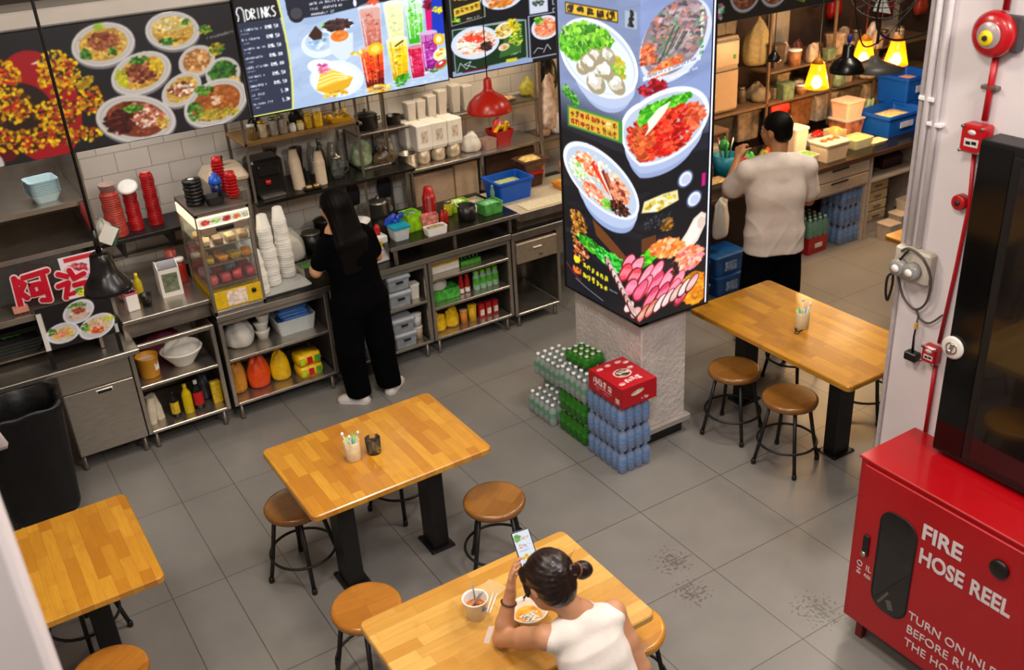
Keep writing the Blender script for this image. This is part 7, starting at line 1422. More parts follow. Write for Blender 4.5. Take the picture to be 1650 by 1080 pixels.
AJ = mat('amber_jar', '#c8901c', .2, var=.4, trans=.2)
for k in range(4): jar('amber glass jar on the tan side shelf, '+('leftmost', 'second from left', 'third from left', 'rightmost')[k], 5.74+.12*k, 6.60+.04*(k % 2), 1.20, .045, .12+.02*(k % 2), AJ, YELP if k % 2 else BROWN)
rr = random.Random(21); pal = ['#7a6a5a', '#a8907a', '#4a3a30', '#8a7a60', '#b89878', '#5a2a20', '#c0b0a0', '#3a3430', '#8a5a38', '#6a7a5a']
cnt = 0
ordn = ('first', 'second', 'third', 'fourth', 'fifth', 'sixth', 'seventh', 'eighth', 'ninth', 'tenth', 'eleventh', 'twelfth')
for lev, (z, x0, x1, n, yy, nm) in enumerate(((1.225, 6.75, 9.1, 12, 6.95, 'lower back shelf'), (1.52, 7.1, 9.1, 10, 6.95, 'upper back shelf'), (1.92, 6.3, 6.6, 3, 6.95, 'fridge top'), (1.225, 6.9, 9.0, 9, 6.80, 'front row of lower back shelf'), (1.52, 7.25, 9.0, 8, 6.80, 'front row of upper back shelf'))):
    for k in range(n):
        x = x0+(x1-x0)*(k+.5)/n; c = rr.choice(pal); m = mat('goods_'+c[1:], c, .45, var=.4, scale=18); s_ = rr.uniform(.05, .085); h = rr.uniform(.10, .22)
        kind = rr.choice(('tub', 'bag', 'jar', 'box')); y = yy+rr.uniform(-.06, .1); lb = ordn[k]+' item from left, '+nm+', right-hand stall'
        if kind == 'bag': bag('sack', 'crumpled sack, '+lb, (x, y, z), s_*1.2, s_, h, m, 200+cnt, 'sack', 1.0)
        elif kind == 'jar': jar('jar, '+lb, x, y, z, s_*.7, h, m, STEELD)
        elif kind == 'box': wtub('box, '+lb, x, y, z, s_*2, s_*1.6, h, m, lid=True)
        else: tub('tub', 'round tub, '+lb, (x, y, z), s_*.8, h*.8, m, WHITEP)
        cnt += 1
for k in range(7):
    c = rr.choice(pal); wtub('carton, '+ordn[k]+' from the left on the worktop beneath the back shelving', 6.55+.36*k, 7.0, Z, .30, .2, .26+.04*rr.random(), mat('goods_'+c[1:], c, .45, var=.4, scale=18), lid=True, name='carton', cat='carton')
t = T('red_lantern', 'bright red crumpled paper hanging from the lower back shelf behind the man', 'ornament', (7.12, 6.72, 1.10)); MB().rl([(.09, .01, 0, .005), (.12, .02, .05, .01), (.11, .015, .10, .01)], smooth=True).build('paper', mat('bright_red_paper', '#e02a14', .5, var=.2), t); q = MB(); q.tube([(0, 0, .1), (0, .02, .13)], .003, 5); q.build('string', REDP, t)
bag('sack', 'large cream sack hanging high between the fridge and the lamps', (7.12, 7.05, 1.53), .17, .10, .42, mat('cream_sack', '#9a8a62', .6, var=.2), 301, 'sack', .8)
t = T('upright_board', 'pale vertical panel on the rear wall behind the left amber lamp', 'panel', (7.75, 7.38, 1.3)); MB().b2((-.13, 0, 0), (.13, .05, 1.1), b=.004).build('board', mat('pale_panel', '#a89a88', .6), t)
t = T('upright_board', 'pale vertical panel on the rear wall behind the middle amber lamp', 'panel', (9.45, 7.38, 1.3)); MB().b2((-.12, 0, 0), (.12, .05, 1.5), b=.004).build('board', mat('pale_panel', '#a89a88', .6), t)
for k, (x, z, s_, c) in enumerate(((8.5, 1.75, .16, '#8a1018'), (8.85, 1.95, .18, '#7a0e1a'), (9.3, 1.65, .2, '#9a1620'), (8.2, 1.9, .1, '#12306a'), (9.9, 1.6, .16, '#b04030'))):
    m = MB(); m.rl([(s_*.5, .03, 0, .02), (s_*.55, .05, s_*.5, .03), (s_*.4, .03, s_*1.3, .02)], smooth=True); o = m.build('hanging_bag', mat('hang_'+c[1:], c, .4, var=.3)); o.location = (x, 7.36, z); tag(o, ('dark red hanging bag left of the middle amber lamp', 'dark red bag hanging higher on the rear wall', 'red bag hanging right of the middle amber lamp', 'dark blue bag hanging behind the black dome lamp', 'orange-red bag at the far right of the rear wall')[k], 'bag')

# ------------------------------------------------------------------ lamps over the right stall
AM = mat('amber_shade', '#f0940c', .35, emit='#ff9a08', es=1.7, var=0, alpha=.66)
BULB = mat('lit_bulb', '#fff4d8', .3, emit='#fff0c0', es=14, var=0)
def amber(label, x, y, z, cord_m=BLACKM):
    t = T('amber_lamp', label, 'lamp', (x, y, z)); MB().lathe([(.10, 0), (.103, .002), (.055, .205), (.050, .205), (.097, .004)], n=32, cap=False).build('lamp_shade', AM, t)
    MB().lathe([(0, .0), (.025, .0), (.045, .03), (.045, .055), (.022, .10), (0, .12)], n=18).build('bulb', BULB, t); MB().lathe([(.028, .11), (.03, .2), (.056, .206), (.02, .25), (0, .26)], n=18).build('lamp_cap', mat('amber_cap', '#c87a10', .4), t)
    MB().tube([(0, 0, .25), (0, 0, 4.6-z)], .005, 6).build('cord', cord_m, t)
    l = bpy.data.lights.new('amber_bulb_light', 'POINT'); l.energy = 27; l.color = (1, .62, .26); l.shadow_soft_size = .05; o = bpy.data.objects.new('amber_bulb_light', l); COL.objects.link(o); o.location = (x, y, z-.06)
    return t
amber('glowing amber cone lamp nearest the pillar sign, above the man', 6.56, 5.80, 1.61)
amber('glowing amber cone lamp in the middle, partly hidden by the black dome lamp', 7.18, 5.85, 1.70, mat('red_cord', '#8a1418', .5))
amber('glowing amber cone lamp on the right, beneath the caged fan', 7.42, 5.70, 1.68)
t = T('pendant_lamp', 'black dome pendant lamp among the amber lamps of the right-hand stall', 'lamp', (6.32, 5.30, 1.86))
MB().lathe([(.135, 0), (.138, .004), (.13, .03), (.105, .075), (.065, .105), (.045, .12), (.042, .20), (.03, .21), (0, .212)], n=36, cap=False).build('lamp_shade', bl, t); MB().tube([(0, 0, .2), (0, 0, 2.74)], .005, 6).build('cord', mat('red_cord', '#8a1418', .5), t); MB().sph((0, 0, .25), (.018, .018, .035)).build('blue_connector', mat('violet_tape', '#2a2a8a', .4), t)
t = T('pendant_lamp', 'wide flat black pendant shade beside the black dome lamp', 'lamp', (6.95, 5.55, 1.74))
MB().lathe([(.24, 0), (.243, .003), (.12, .05), (.05, .08), (.03, .11), (0, .112)], n=40, cap=False).build('lamp_shade', mat('dark_grey_shade', '#3a3836', .45), t); MB().tube([(0, 0, .1), (0, 0, 2.86)], .004, 6).build('cord', BLACKM, t)
t = T('pendant_lamp', 'dark bell pendant lamp high behind the left amber lamp', 'lamp', (6.30, 6.05, 1.84))
MB().lathe([(.06, 0), (.062, .004), (.055, .03), (.03, .06), (.015, .09), (0, .09)], n=24, cap=False).build('lamp_shade', bl, t); MB().tube([(0, 0, .08), (0, 0, 2.76)], .004, 6).build('cord', BLACKM, t)
# caged fan
t = T('fan', 'black caged ceiling-hung fan at the top edge above the amber lamps', 'fan', (6.22, 4.95, 2.52)); t.rotation_euler = (R(50), 0, R(-50))
fanm = mat('fan_black', '#14110f', .4)
for k in range(20):
    a = 2*PI*k/20; q = MB(); c, s_ = math.cos(a), math.sin(a)
    q.tube([(.03*c, .03*s_, .09), (.15*c, .15*s_, .085), (.23*c, .23*s_, .03), (.235*c, .235*s_, -.02), (.15*c, .15*s_, -.06), (.05*c, .05*s_, -.07)], .0028, 5); q.build('cage_wire', fanm, t)
for rad, z in ((.235, 0), (.16, .084), (.03, .09), (.19, .065)): q = MB(); q.tube([(rad*math.cos(a*PI/20), rad*math.sin(a*PI/20), z) for a in range(40)], .004, 6, closed=True); q.build('cage_ring', fanm, t)
for k in range(4):
    a = k*PI/2; q = MB(); q.add([(.03*math.cos(a-.3), .03*math.sin(a-.3), .0), (.20*math.cos(a-.35), .20*math.sin(a-.35), .02), (.21*math.cos(a+.3), .21*math.sin(a+.3), .0), (.03*math.cos(a+.5), .03*math.sin(a+.5), -.01), (.03*math.cos(a-.3), .03*math.sin(a-.3), .004), (.20*math.cos(a-.35), .20*math.sin(a-.35), .024), (.21*math.cos(a+.3), .21*math.sin(a+.3), .004), (.03*math.cos(a+.5), .03*math.sin(a+.5), -.006)], [(3, 2, 1, 0), (4, 5, 6, 7), (0, 1, 5, 4), (1, 2, 6, 5), (2, 3, 7, 6), (3, 0, 4, 7)]); q.build('blade', mat('fan_blade', '#2a2522', .3), t)
MB().lathe([(0, -.16), (.05, -.155), (.06, -.1), (.05, -.03), (0, -.02)], n=20).build('motor', fanm, t)
q = MB(); q.tube([(0, 0, -.12), (0, -.05, -.25), (.0, -.2, -.42)], .012, 8); q.build('bracket', fanm, t)
cable('black cable drooping under the caged fan towards the white wall', [(5.9, 4.7, 2.6), (6.0, 4.8, 2.3), (6.4, 4.9, 2.14), (6.9, 4.9, 2.2), (7.4, 4.9, 2.5), (7.8, 4.9, 3.0)], .008, fanm)
cable('second black cable hanging in a loop behind the caged fan', [(5.8, 4.9, 2.7), (6.05, 5.0, 2.25), (6.3, 5.1, 2.08), (6.6, 5.1, 2.2), (6.9, 5.0, 2.6), (7.0, 5.0, 3.2)], .006, fanm)
# ------------------------------------------------------------------ people: smooth distance-field bodies turned into one continuous surface
class SD:
    def __init__(s, h=.008): s.p = []; s.h = h
    def cap(s, a, b, ra, rb=None, k=.02): s.p.append(('c', np.array(a, float), np.array(b, float), ra, rb if rb is not None else ra, k)); return s
    def chain(s, pts, rs, k=.02):
        for i in range(len(pts)-1): s.cap(pts[i], pts[i+1], rs[i], rs[i+1], k)
        return s
    def ell(s, c, r, M=None, k=.02): s.p.append(('e', np.array(c, float), np.array(r, float), np.array(M if M is not None else np.eye(3)), None, k)); return s
    def slab(s, a, b, ra, rb, side, wa, wb, k=.02):
        # flattened tapered capsule: widths wa, wb along 'side'
        s.p.append(('s', np.array(a, float), np.array(b, float), (ra, wa), (rb, wb), k, np.array(side, float)/np.linalg.norm(side))); return s
    def mesh(s, name, m, parent, disp=None, zmin=None):
        h = s.h; lo = np.full(3, 1e9); hi = -lo
        for q in s.p:
            if q[0] == 'c': R_ = max(q[3], q[4]); pts = [q[1], q[2]]
            elif q[0] == 'e': R_ = float(q[2].max()); pts = [q[1]]
            else: R_ = max(q[3]+q[4]); pts = [q[1], q[2]]
            for p in pts: lo = np.minimum(lo, p-R_); hi = np.maximum(hi, p+R_)
        lo -= 4*h+.01; hi += 4*h+.01; n = np.ceil((hi-lo)/h).astype(int)+1
        ax = [lo[i]+h*np.arange(n[i]) for i in range(3)]; V = np.full(n, .25, np.float32)
        for q in s.p:
            mg = .05+q[5]
            if q[0] == 'c': R_ = max(q[3], q[4]); pl, ph = np.minimum(q[1], q[2])-R_-mg, np.maximum(q[1], q[2])+R_+mg
            elif q[0] == 'e': R_ = float(q[2].max()); pl, ph = q[1]-R_-mg, q[1]+R_+mg
            else: R_ = max(q[3]+q[4]); pl, ph = np.minimum(q[1], q[2])-R_-mg, np.maximum(q[1], q[2])+R_+mg
            i0 = np.maximum(0, ((pl-lo)/h).astype(int)); i1 = np.minimum(n, ((ph-lo)/h).astype(int)+2)
            sl = tuple(slice(a, b) for a, b in zip(i0, i1))
            X, Y, Z_ = np.meshgrid(ax[0][sl[0]], ax[1][sl[1]], ax[2][sl[2]], indexing='ij'); P = np.stack([X, Y, Z_], -1)
            if q[0] == 'c':
                ba = q[2]-q[1]; t = np.clip(((P-q[1])@ba)/max(ba@ba, 1e-9), 0, 1); d = np.linalg.norm(P-q[1]-t[..., None]*ba, axis=-1)-(q[3]+(q[4]-q[3])*t)
            elif q[0] == 'e':
                L_ = (P-q[1])@q[3]; k0 = np.linalg.norm(L_/q[2], axis=-1); k1 = np.linalg.norm(L_/q[2]**2, axis=-1); d = k0*(k0-1)/np.maximum(k1, 1e-6)
            else:
                ba = q[2]-q[1]; t = np.clip(((P-q[1])@ba)/max(ba@ba, 1e-9), 0, 1); D = P-q[1]-t[..., None]*ba; rr_ = q[3][0]+(q[4][0]-q[3][0])*t; ww = q[3][1]+(q[4][1]-q[3][1])*t
                u = D@q[6]; D2 = D-u[..., None]*q[6]; v = np.linalg.norm(D2, axis=-1); e = np.maximum(np.abs(u)-(ww-rr_), 0); d = np.sqrt(e*e+v*v)-rr_
            k = q[5]; cur = V[sl]; hh = np.maximum(k-np.abs(cur-d), 0)/k; V[sl] = np.minimum(cur, d)-hh*hh*k*.25
        if disp is not None:
            X, Y, Z_ = np.meshgrid(*ax, indexing='ij'); V = V+disp(X, Y, Z_).astype(np.float32)
        if zmin is not None: V = np.maximum(V, (zmin-ax[2])[None, None, :].astype(np.float32))
        ins = V < 0; c = [V[i:n[0]-1+i, j:n[1]-1+j, k:n[2]-1+k] for i in (0, 1) for j in (0, 1) for k in (0, 1)]
        off = [(i, j, k) for i in (0, 1) for j in (0, 1) for k in (0, 1)]
        sg = sum((x < 0).astype(int) for x in c); act = (sg > 0) & (sg < 8); ci = np.argwhere(act); idx = -np.ones(act.shape, int); idx[act] = np.arange(len(ci))
        vals = np.stack([x[act] for x in c], 1); acc = np.zeros((len(ci), 3)); cnt = np.zeros(len(ci))
        for a in range(8):
            for b in range(a+1, 8):
                if sum(abs(off[a][t]-off[b][t]) for t in range(3)) != 1: continue
                va, vb = vals[:, a], vals[:, b]; mk = (va < 0) != (vb < 0); t = np.where(mk, va/np.where(mk, va-vb, 1), 0)
                p = np.array(off[a])+t[:, None]*(np.array(off[b])-np.array(off[a])); acc[mk] += p[mk]; cnt[mk] += 1
        VV = lo+h*(ci+acc/cnt[:, None]); F = []
        for axn in range(3):
            s0 = [slice(None)]*3; s1 = [slice(None)]*3; s0[axn] = slice(0, -1); s1[axn] = slice(1, None)
            A_, B_ = ins[tuple(s0)], ins[tuple(s1)]; e = np.argwhere(A_ != B_); u, w = (axn+1) % 3, (axn+2) % 3
            e = e[(e[:, u] > 0) & (e[:, w] > 0) & (e[:, u] < n[u]-1) & (e[:, w] < n[w]-1)]
            fl = A_[e[:, 0], e[:, 1], e[:, 2]]
            def at(du, dw): z = e.copy(); z[:, u] += du; z[:, w] += dw; return idx[z[:, 0], z[:, 1], z[:, 2]]
            qd = np.stack([at(-1, -1), at(0, -1), at(0, 0), at(-1, 0)], 1); qd[~fl] = qd[~fl][:, ::-1]; F.append(qd)
        F = np.concatenate(F); F = F[(F >= 0).all(1)]
        me = bpy.data.meshes.new(name); me.from_pydata(VV.tolist(), [], F.tolist()); me.update(); me.materials.append(m)
        me.polygons.foreach_set('use_smooth', [True]*len(me.polygons)); o = bpy.data.objects.new(name, me); COL.objects.link(o); o.parent = parent
        sm = o.modifiers.new('smooth', 'SMOOTH'); sm.factor = .5; sm.iterations = 3
        return o
def rotm(f, up=(0, 0, 1)):
    f = np.array(f, float); f /= np.linalg.norm(f); r_ = np.cross(f, up); r_ /= np.linalg.norm(r_); u = np.cross(r_, f); return np.stack([r_, f, u], 1)
def head(sd, c, M, s=1.0):
    c = np.array(c, float); P = lambda x, y, z: c+M@np.array([x, y, z])*s
    sd.ell(P(0, -.012, .02), np.array([.076, .094, .092])*s, M, .02); sd.ell(P(0, .03, -.03), np.array([.062, .062, .075])*s, M, .02); sd.ell(P(0, .045, -.075), np.array([.038, .036, .032])*s, M, .025)
    sd.cap(P(0, .088, .0), P(0, .104, -.028), .009*s, .013*s, .012); sd.ell(P(0, .078, .022), np.array([.05, .016, .012])*s, M, .02)
    sd.ell(P(0, .083, -.055), np.array([.024, .012, .009])*s, M, .008)
    for sx in (-1, 1): sd.ell(P(sx*.078, -.002, -.012), np.array([.010, .020, .032])*s, M, .008); sd.ell(P(sx*.036, .062, -.028), np.array([.024, .024, .022])*s, M, .02)
def face(c, M, s, par):
    c = np.array(c, float); P = lambda x, y, z: tuple(c+M@np.array([x, y, z])*s)
    for sx in (-1, 1):
        MB().sph(P(sx*.031, .078, .002), .0125*s).build('eye', mat('eye_white', '#d8d0c8', .3), par); MB().sph(P(sx*.031, .088, .002), .006*s).build('iris', mat('dark_iris', '#1a100a', .2), par)
        q = MB(); q.tube([P(sx*.014, .094, .020), P(sx*.032, .092, .027), P(sx*.052, .080, .020)], .0035*s, 6); q.build('eyebrow', HAIR, par)
    q = MB(); q.tube([P(-.022, .088, -.055), P(0, .096, -.054), P(.022, .088, -.055)], .0045*s, 6); q.build('lips', mat('lips', '#a05848', .5), par)
def hand(sd, w, d, nrm, side, curl=(.3, .5, .4), s=1.0, thumb=(.6, .5), spread=.09):
    # w wrist, d towards fingers, nrm out of the back of the hand, side = +1 thumb along cross direction
    w = np.array(w, float); d = np.array(d, float); d /= np.linalg.norm(d); nrm = np.array(nrm, float); nrm -= d*(nrm@d); nrm /= np.linalg.norm(nrm); x = np.cross(d, nrm)*side
    sd.slab(w, w+d*.035*s, .019*s, .017*s, x, .026*s, .034*s, .012); sd.slab(w+d*.035*s, w+d*.078*s, .017*s, .013*s, x, .034*s, .040*s, .010)
    for i, (o_, l) in enumerate(((.030, .070), (.010, .080), (-.010, .074), (-.029, .058))):
        b = w+d*(.082-.004*abs(i-1))*s+x*o_*s; a = spread*(1.2-i*.8); dd = d*math.cos(a)+x*math.sin(a); p = b; cur = 0
        for j, (fr, rr_) in enumerate(((.42, .0088), (.33, .0080), (.25, .0072))):
            cur += curl[j]*(1+.08*i); v = dd*math.cos(cur)-nrm*math.sin(cur); q = p+v*l*fr*s; sd.cap(p, q, rr_*s*1.05, rr_*s*.95, .004); p = q
    b = w+d*.022*s+x*.026*s; v1 = d*math.cos(thumb[0])+x*math.sin(thumb[0])-nrm*.25; p = b+v1*.036*s; sd.cap(b, p, .014*s, .0105*s, .010)
    v2 = v1*.9-nrm*thumb[1]; v2 /= np.linalg.norm(v2); q = p+v2*.030*s; sd.cap(p, q, .0100*s, .0088*s, .004); q2 = q+(v2-nrm*.2)/np.linalg.norm(v2-nrm*.2)*.022*s; sd.cap(q, q2, .0088*s, .0075*s, .004)
HAIR = mat('black_hair', '#060404', .55, var=.35, scale=60, stretch=(1, 1, .12), bump=.4, bscale=90, ior=1.22)
HAIRB = mat('dark_brown_hair', '#1c0f0a', .32, var=.4, scale=70, stretch=(1, 1, .2), bump=.2, bscale=60)
folds = lambda amp, fx, fz, ph=0: (lambda X, Y, Z_: amp*(np.sin(fx*X+fz*Z_+ph+1.5*np.sin(9*Y+4*Z_))*.6+np.sin(-fx*.7*X+fz*1.3*Z_+2*ph+fx*.6*Y)*.4))

# --- seated woman in white
t = T('person', 'seated woman in a white sleeveless top, dark hair in a bun, holding up a phone', 'person', (0, 0, 0))
base = np.array([1.66, 2.16, 0.]); t.location = tuple(base); o3 = lambda p: np.array(p)-base
hc = o3((1.555, 2.475, 1.165)); HM = rotm((-.10, .80, -.62), (0, .35, .9)); HM = rotm((-.20, .82, -.50), (.10, .3, .95))
neck0 = o3((1.625, 2.385, 1.03)); shL = o3((1.485, 2.395, .985)); shR = o3((1.765, 2.355, .985)); elL = o3((1.432, 2.655, .803)); wrL = o3((1.493, 2.665, 1.0)); elR = o3((1.83, 2.26, .74)); wrR = o3((1.72, 2.40, .63))
sk = SD(.0055); head(sk, hc, HM, 1.0)
sk.cap(hc+HM@np.array([0, -.03, -.06]), neck0, .048, .052, .03); sk.slab(neck0, neck0+np.array([0, -.01, -.05]), .045, .045, (1, -.1, 0), .07, .11, .03)
for sh, el, wr in ((shL, elL, wrL), (shR, elR, wrR)):
    sk.cap(neck0+np.array([0, -.02, -.04]), sh, .04, .048, .03); m_ = (sh+el)/2; sk.chain([sh, m_, el], [.047, .041, .035], .02); m2 = el*.65+wr*.35; sk.chain([el, m2, wr], [.035, .036, .023], .015)
hand(sk, wrL, (.24, .16, .95), (-.75, .60, .10), -1, (.18, .28, .25), .98, (.55, .25), .05)
hand(sk, wrR, (-.6, .6, -.25), (.1, .3, 1), 1, (.3, .4, .3), .95)
sk.slab(o3((1.632, 2.34, .95)), o3((1.665, 2.19, .62)), .06, .06, (1, -.1, 0), .10, .10, .03)
body = sk.mesh('body', SKIN, t); face(hc, HM, 1.0, body)
tp = SD(.007); ax_ = (1, -.12, 0)
tp.slab(o3((1.628, 2.355, .985)), o3((1.64, 2.31, .86)), .062, .083, ax_, .125, .140, .03); tp.slab(o3((1.64, 2.31, .86)), o3((1.665, 2.20, .60)), .085, .09, ax_, .142, .150, .03)
for sh in (shL, shR): tp.cap(neck0*.55+sh*.45+np.array([0, -.016, -.014]), neck0*.10+sh*.90+np.array([0, -.012, -.012]), .056, .054, .03)
tp.cap(neck0+np.array([0, -.018, -.026]), neck0+np.array([0, -.02, -.06]), .070, .085, .02); tp.slab(neck0+np.array([0, -.035, -.055]), o3((1.63, 2.335, .93)), .055, .082, ax_, .10, .135, .03)
tp.mesh('sleeveless_top', mat('white_ribbed_top', '#e6dcd2', .8, var=.03, scale=20, bump=.15, bscale=140), t, folds(.0022, 26, 40, 1))
q = MB(); n_ = 40; nk = []
for i in range(n_):
    a = 2*PI*i/n_; p = neck0+np.array([0, -.014, .012])+np.array([.066*math.cos(a), .060*math.sin(a), -.020*math.sin(a)*-1*.6+.004*math.cos(a)**2]); nk.append(tuple(p))
q.tube(nk, .0065, 8, closed=True); q.build('collar_band', mat('white_ribbed_top', '#e6dcd2'), t)
pn = SD(.010); hp = o3((1.665, 2.17, .565)); pn.slab(hp+np.array([0, 0, .05]), hp, .09, .10, (1, 0, 0), .15, .165, .03)
for sx, kx_ in ((-1, 1.58), (1, 1.77)): kn = o3((kx_, 2.58, .56)); pn.chain([hp+np.array([sx*.08, .02, 0]), kn], [.085, .062], .03); pn.chain([kn, o3((kx_+sx*.01, 2.56, .10))], [.06, .045], .02)
pn.mesh('trousers', mat('dark_trousers', '#1c2028', .8), t)
for kx_ in (1.57, 1.78): MB().rl([(.04, .11, 0, .035), (.042, .115, .03, .04), (.035, .08, .06, .03, 0, -.03), (.03, .035, .09, .03, 0, -.06)], smooth=True).build('shoe', WHITEP, t, tuple(o3((kx_, 2.60, .0))))
hr = SD(.006); Pm = lambda x, y, z: hc+HM@np.array([x, y, z])
hr.ell(Pm(0, -.020, .030), np.array([.091, .104, .097]), HM, .02); hr.ell(Pm(0, -.045, -.03), np.array([.074, .065, .07]), HM, .03); hr.cap(Pm(-.06, .062, .06), Pm(-.078, .045, -.03), .018, .008, .02); hr.cap(Pm(.06, .062, .06), Pm(.078, .045, -.03), .018, .008, .02)
gro = lambda X, Y, Z_: .0016*np.sin(34*np.arctan2(Z_-Pm(0, -.13, .02)[2], X-Pm(.03, -.13, .02)[0]+1e-6)+6*Y)+.0009*np.sin(71*np.arctan2(Z_-Pm(0, -.13, .02)[2], X-Pm(.03, -.13, .02)[0]+1e-6))
hr.mesh('hair', HAIRB, t, gro)
bn = SD(.005); bc = o3((1.675, 2.420, 1.195)); bn.ell(bc, (.038, .037, .036), None, .01); bn.cap(Pm(.03, -.10, .03), bc, .026, .022, .015)
bn.mesh('hair_bun', HAIRB, t, lambda X, Y, Z_: .0022*np.sin(60*X+50*Z_+20*Y))
q = MB(); c_ = (Pm(.03, -.10, .03)*.45+bc*.55); dv = bc-Pm(.03, -.10, .03); dv /= np.linalg.norm(dv); e1 = np.cross(dv, [0, 0, 1.]); e1 /= np.linalg.norm(e1); e2 = np.cross(dv, e1)
q.tube([tuple(c_+.026*(e1*math.cos(a)+e2*math.sin(a))) for a in [2*PI*i/20 for i in range(20)]], .004, 6, closed=True); q.build('hair_tie', mat('brown_hair_tie', '#6a3a2a', .5), t)
for k in range(5):
    a0 = Pm(.05-.02*k, -.09, .06-.01*k); q = MB(); q.tube([tuple(a0), tuple(a0+np.array([.01, -.005+.003*k, .025])), tuple(a0+np.array([.03-.006*k, -.002, .045]))], [.0015, .001, .0004], 5); q.build('loose_strand', HAIRB, t)
for k in range(3):
    a0 = Pm(-.07, .05, -.02); q = MB(); q.tube([tuple(a0), tuple(a0+np.array([-.006*k, .02, -.03])), tuple(a0+np.array([-.01+.006*k, .03, -.06]))], [.003, .002, .0006], 5); q.build('loose_strand', HAIRB, t)
bp_ = wrL*.80+elL*.20; fa = (wrL-elL)/np.linalg.norm(wrL-elL); e1 = np.cross(fa, [0, 1., 0]); e1 /= np.linalg.norm(e1); e2 = np.cross(fa, e1); q = MB()
q.tube([tuple(bp_+.030*(e1*math.cos(a)+e2*math.sin(a))) for a in [2*PI*i/20 for i in range(20)]], .004, 6, closed=True); q.build('bracelet', mat('dark_bracelet', '#4a2a2a', .3, .3), t)
# phone
pc = np.array([1.605, 2.715, 1.135]); ph = T('phone', 'black smartphone with a lit food-picture screen held up by the seated woman', 'phone', tuple(pc))
zv = np.array([-.30, -.80, .52]); zv /= np.linalg.norm(zv); yv = np.array([.02, .50, .86]); yv -= zv*(yv@zv); yv /= np.linalg.norm(yv); xv = np.cross(yv, zv)
ph.rotation_euler = Matrix((xv, yv, zv)).transposed().to_euler()
MB().rl([(.036, .077, -.004, .009), (.038, .079, -.002, .011), (.038, .079, .002, .011), (.036, .077, .004, .009)], n=5).build('phone_body', BLACKP, ph)
Ck = Canvas(.068, .148, .0016, '#dfe6f0'); Ck.bits(.016, .125, .012, .014, 0, ['#3a7a3a', '#7aa84a'], 40, .004); Ck.bits(.045, .12, .014, .008, 0, ['#d8c0b8', '#e07a60', '#f0e8e0'], 26, .003); Ck.bits(.035, .09, .025, .012, 0, ['#e8ecf4', '#c8d8e8', '#d87868'], 40, .003)
Ck.bits(.03, .045, .024, .01, 0, ['#e0b040', '#f0d880', '#c88838'], 50, .003); Ck.bits(.012, .015, .008, .008, 0, ['#2a2a3a', '#8a5a4a'], 20, .003); Ck.words(.01, .070, .05, .004, '#6a7a98'); Ck.words(.01, .028, .05, .004, '#6a7a98')
Ck.build('screen', print_mat('phone_screen_print', .95, .1), ph, (-.034, -.074, .0046), (1, 0, 0), (0, 1, 0))

# --- woman in black at the counter
bx, by = 2.37, 6.07
t = T('person', 'standing woman in black with long black hair and white shoes, seen from behind', 'person', (bx, by, 0)); q3 = lambda x, y, z: np.array([x-bx, y-by, z])
hc = q3(2.275, 6.09, 1.50); HM = rotm((-.45, .85, -.25)); sk = SD(.006); head(sk, hc, HM, .98); nb = q3(2.31, 6.07, 1.33); sk.cap(hc+HM@np.array([0, -.02, -.06]), nb, .046, .05, .03)
A_ = ((q3(2.17, 6.06, 1.26), q3(2.085, 6.10, 1.07), q3(2.15, 6.34, 1.0)), (q3(2.475, 6.06, 1.25), q3(2.545, 6.10, 1.07), q3(2.47, 6.34, 1.0)))
for sh, el, wr in A_: sk.chain([nb, sh], [.045, .046], .03); sk.chain([sh, el], [.045, .037], .02); sk.chain([el, el*.6+wr*.4, wr], [.037, .036, .024], .015)
hand(sk, A_[0][2], (.4, .85, -.25), (0, .3, 1), 1, (.35, .5, .4), .95); hand(sk, A_[1][2], (-.5, .8, -.3), (0, .3, 1), -1, (.35, .5, .4), .95)
sk.slab(nb, q3(2.34, 6.07, .95), .07, .09, (1, 0, 0), .13, .13, .03)
for sx, fx in ((-1, 2.25), (1, 2.52)): sk.chain([q3(2.34+sx*.08, 6.07, .9), q3(fx, 6.08, .10), q3(fx+sx*.02, 6.12, .05)], [.07, .04, .04], .02)
body = sk.mesh('body', SKIN, t); face(hc, HM, .98, body)
BC1 = mat('black_cotton', '#050506', .95, var=.1, scale=12, bump=.1, bscale=40, ior=1.12); BC2 = mat('black_trouser_cloth', '#060607', .95, var=.1, scale=12, ior=1.12)
tp = SD(.009); tp.slab(q3(2.325, 6.06, 1.27), q3(2.335, 6.06, 1.12), .085, .105, (1, 0, 0), .185, .175, .04); tp.slab(q3(2.335, 6.06, 1.12), q3(2.345, 6.05, .84), .10, .115, (1, 0, 0), .17, .19, .04); tp.cap(nb+np.array([0, -.01, -.03]), nb+np.array([0, 0, -.07]), .06, .09, .03)
for sh, el, wr in A_: tp.chain([sh, sh*.32+el*.68], [.062, .060], .03)
tp.mesh('black_top', BC1, t, folds(.004, 22, 20, .4))
pn = SD(.010); pn.slab(q3(2.345, 6.05, .92), q3(2.35, 6.04, .80), .11, .125, (1, 0, 0), .185, .205, .04)
for sx, fx in ((-1, 2.255), (1, 2.505)): pn.chain([q3(2.35+sx*.09, 6.05, .80), q3(2.35+sx*.12, 6.06, .45), q3(fx, 6.075, .08)], [.118, .102, .092], .03)
pn.mesh('wide_trousers', BC2, t, lambda X, Y, Z_: .005*np.sin(55*X+3*Z_+2*np.sin(6*Z_))*np.clip((.9-Z_)*2, 0, 1), zmin=.055)
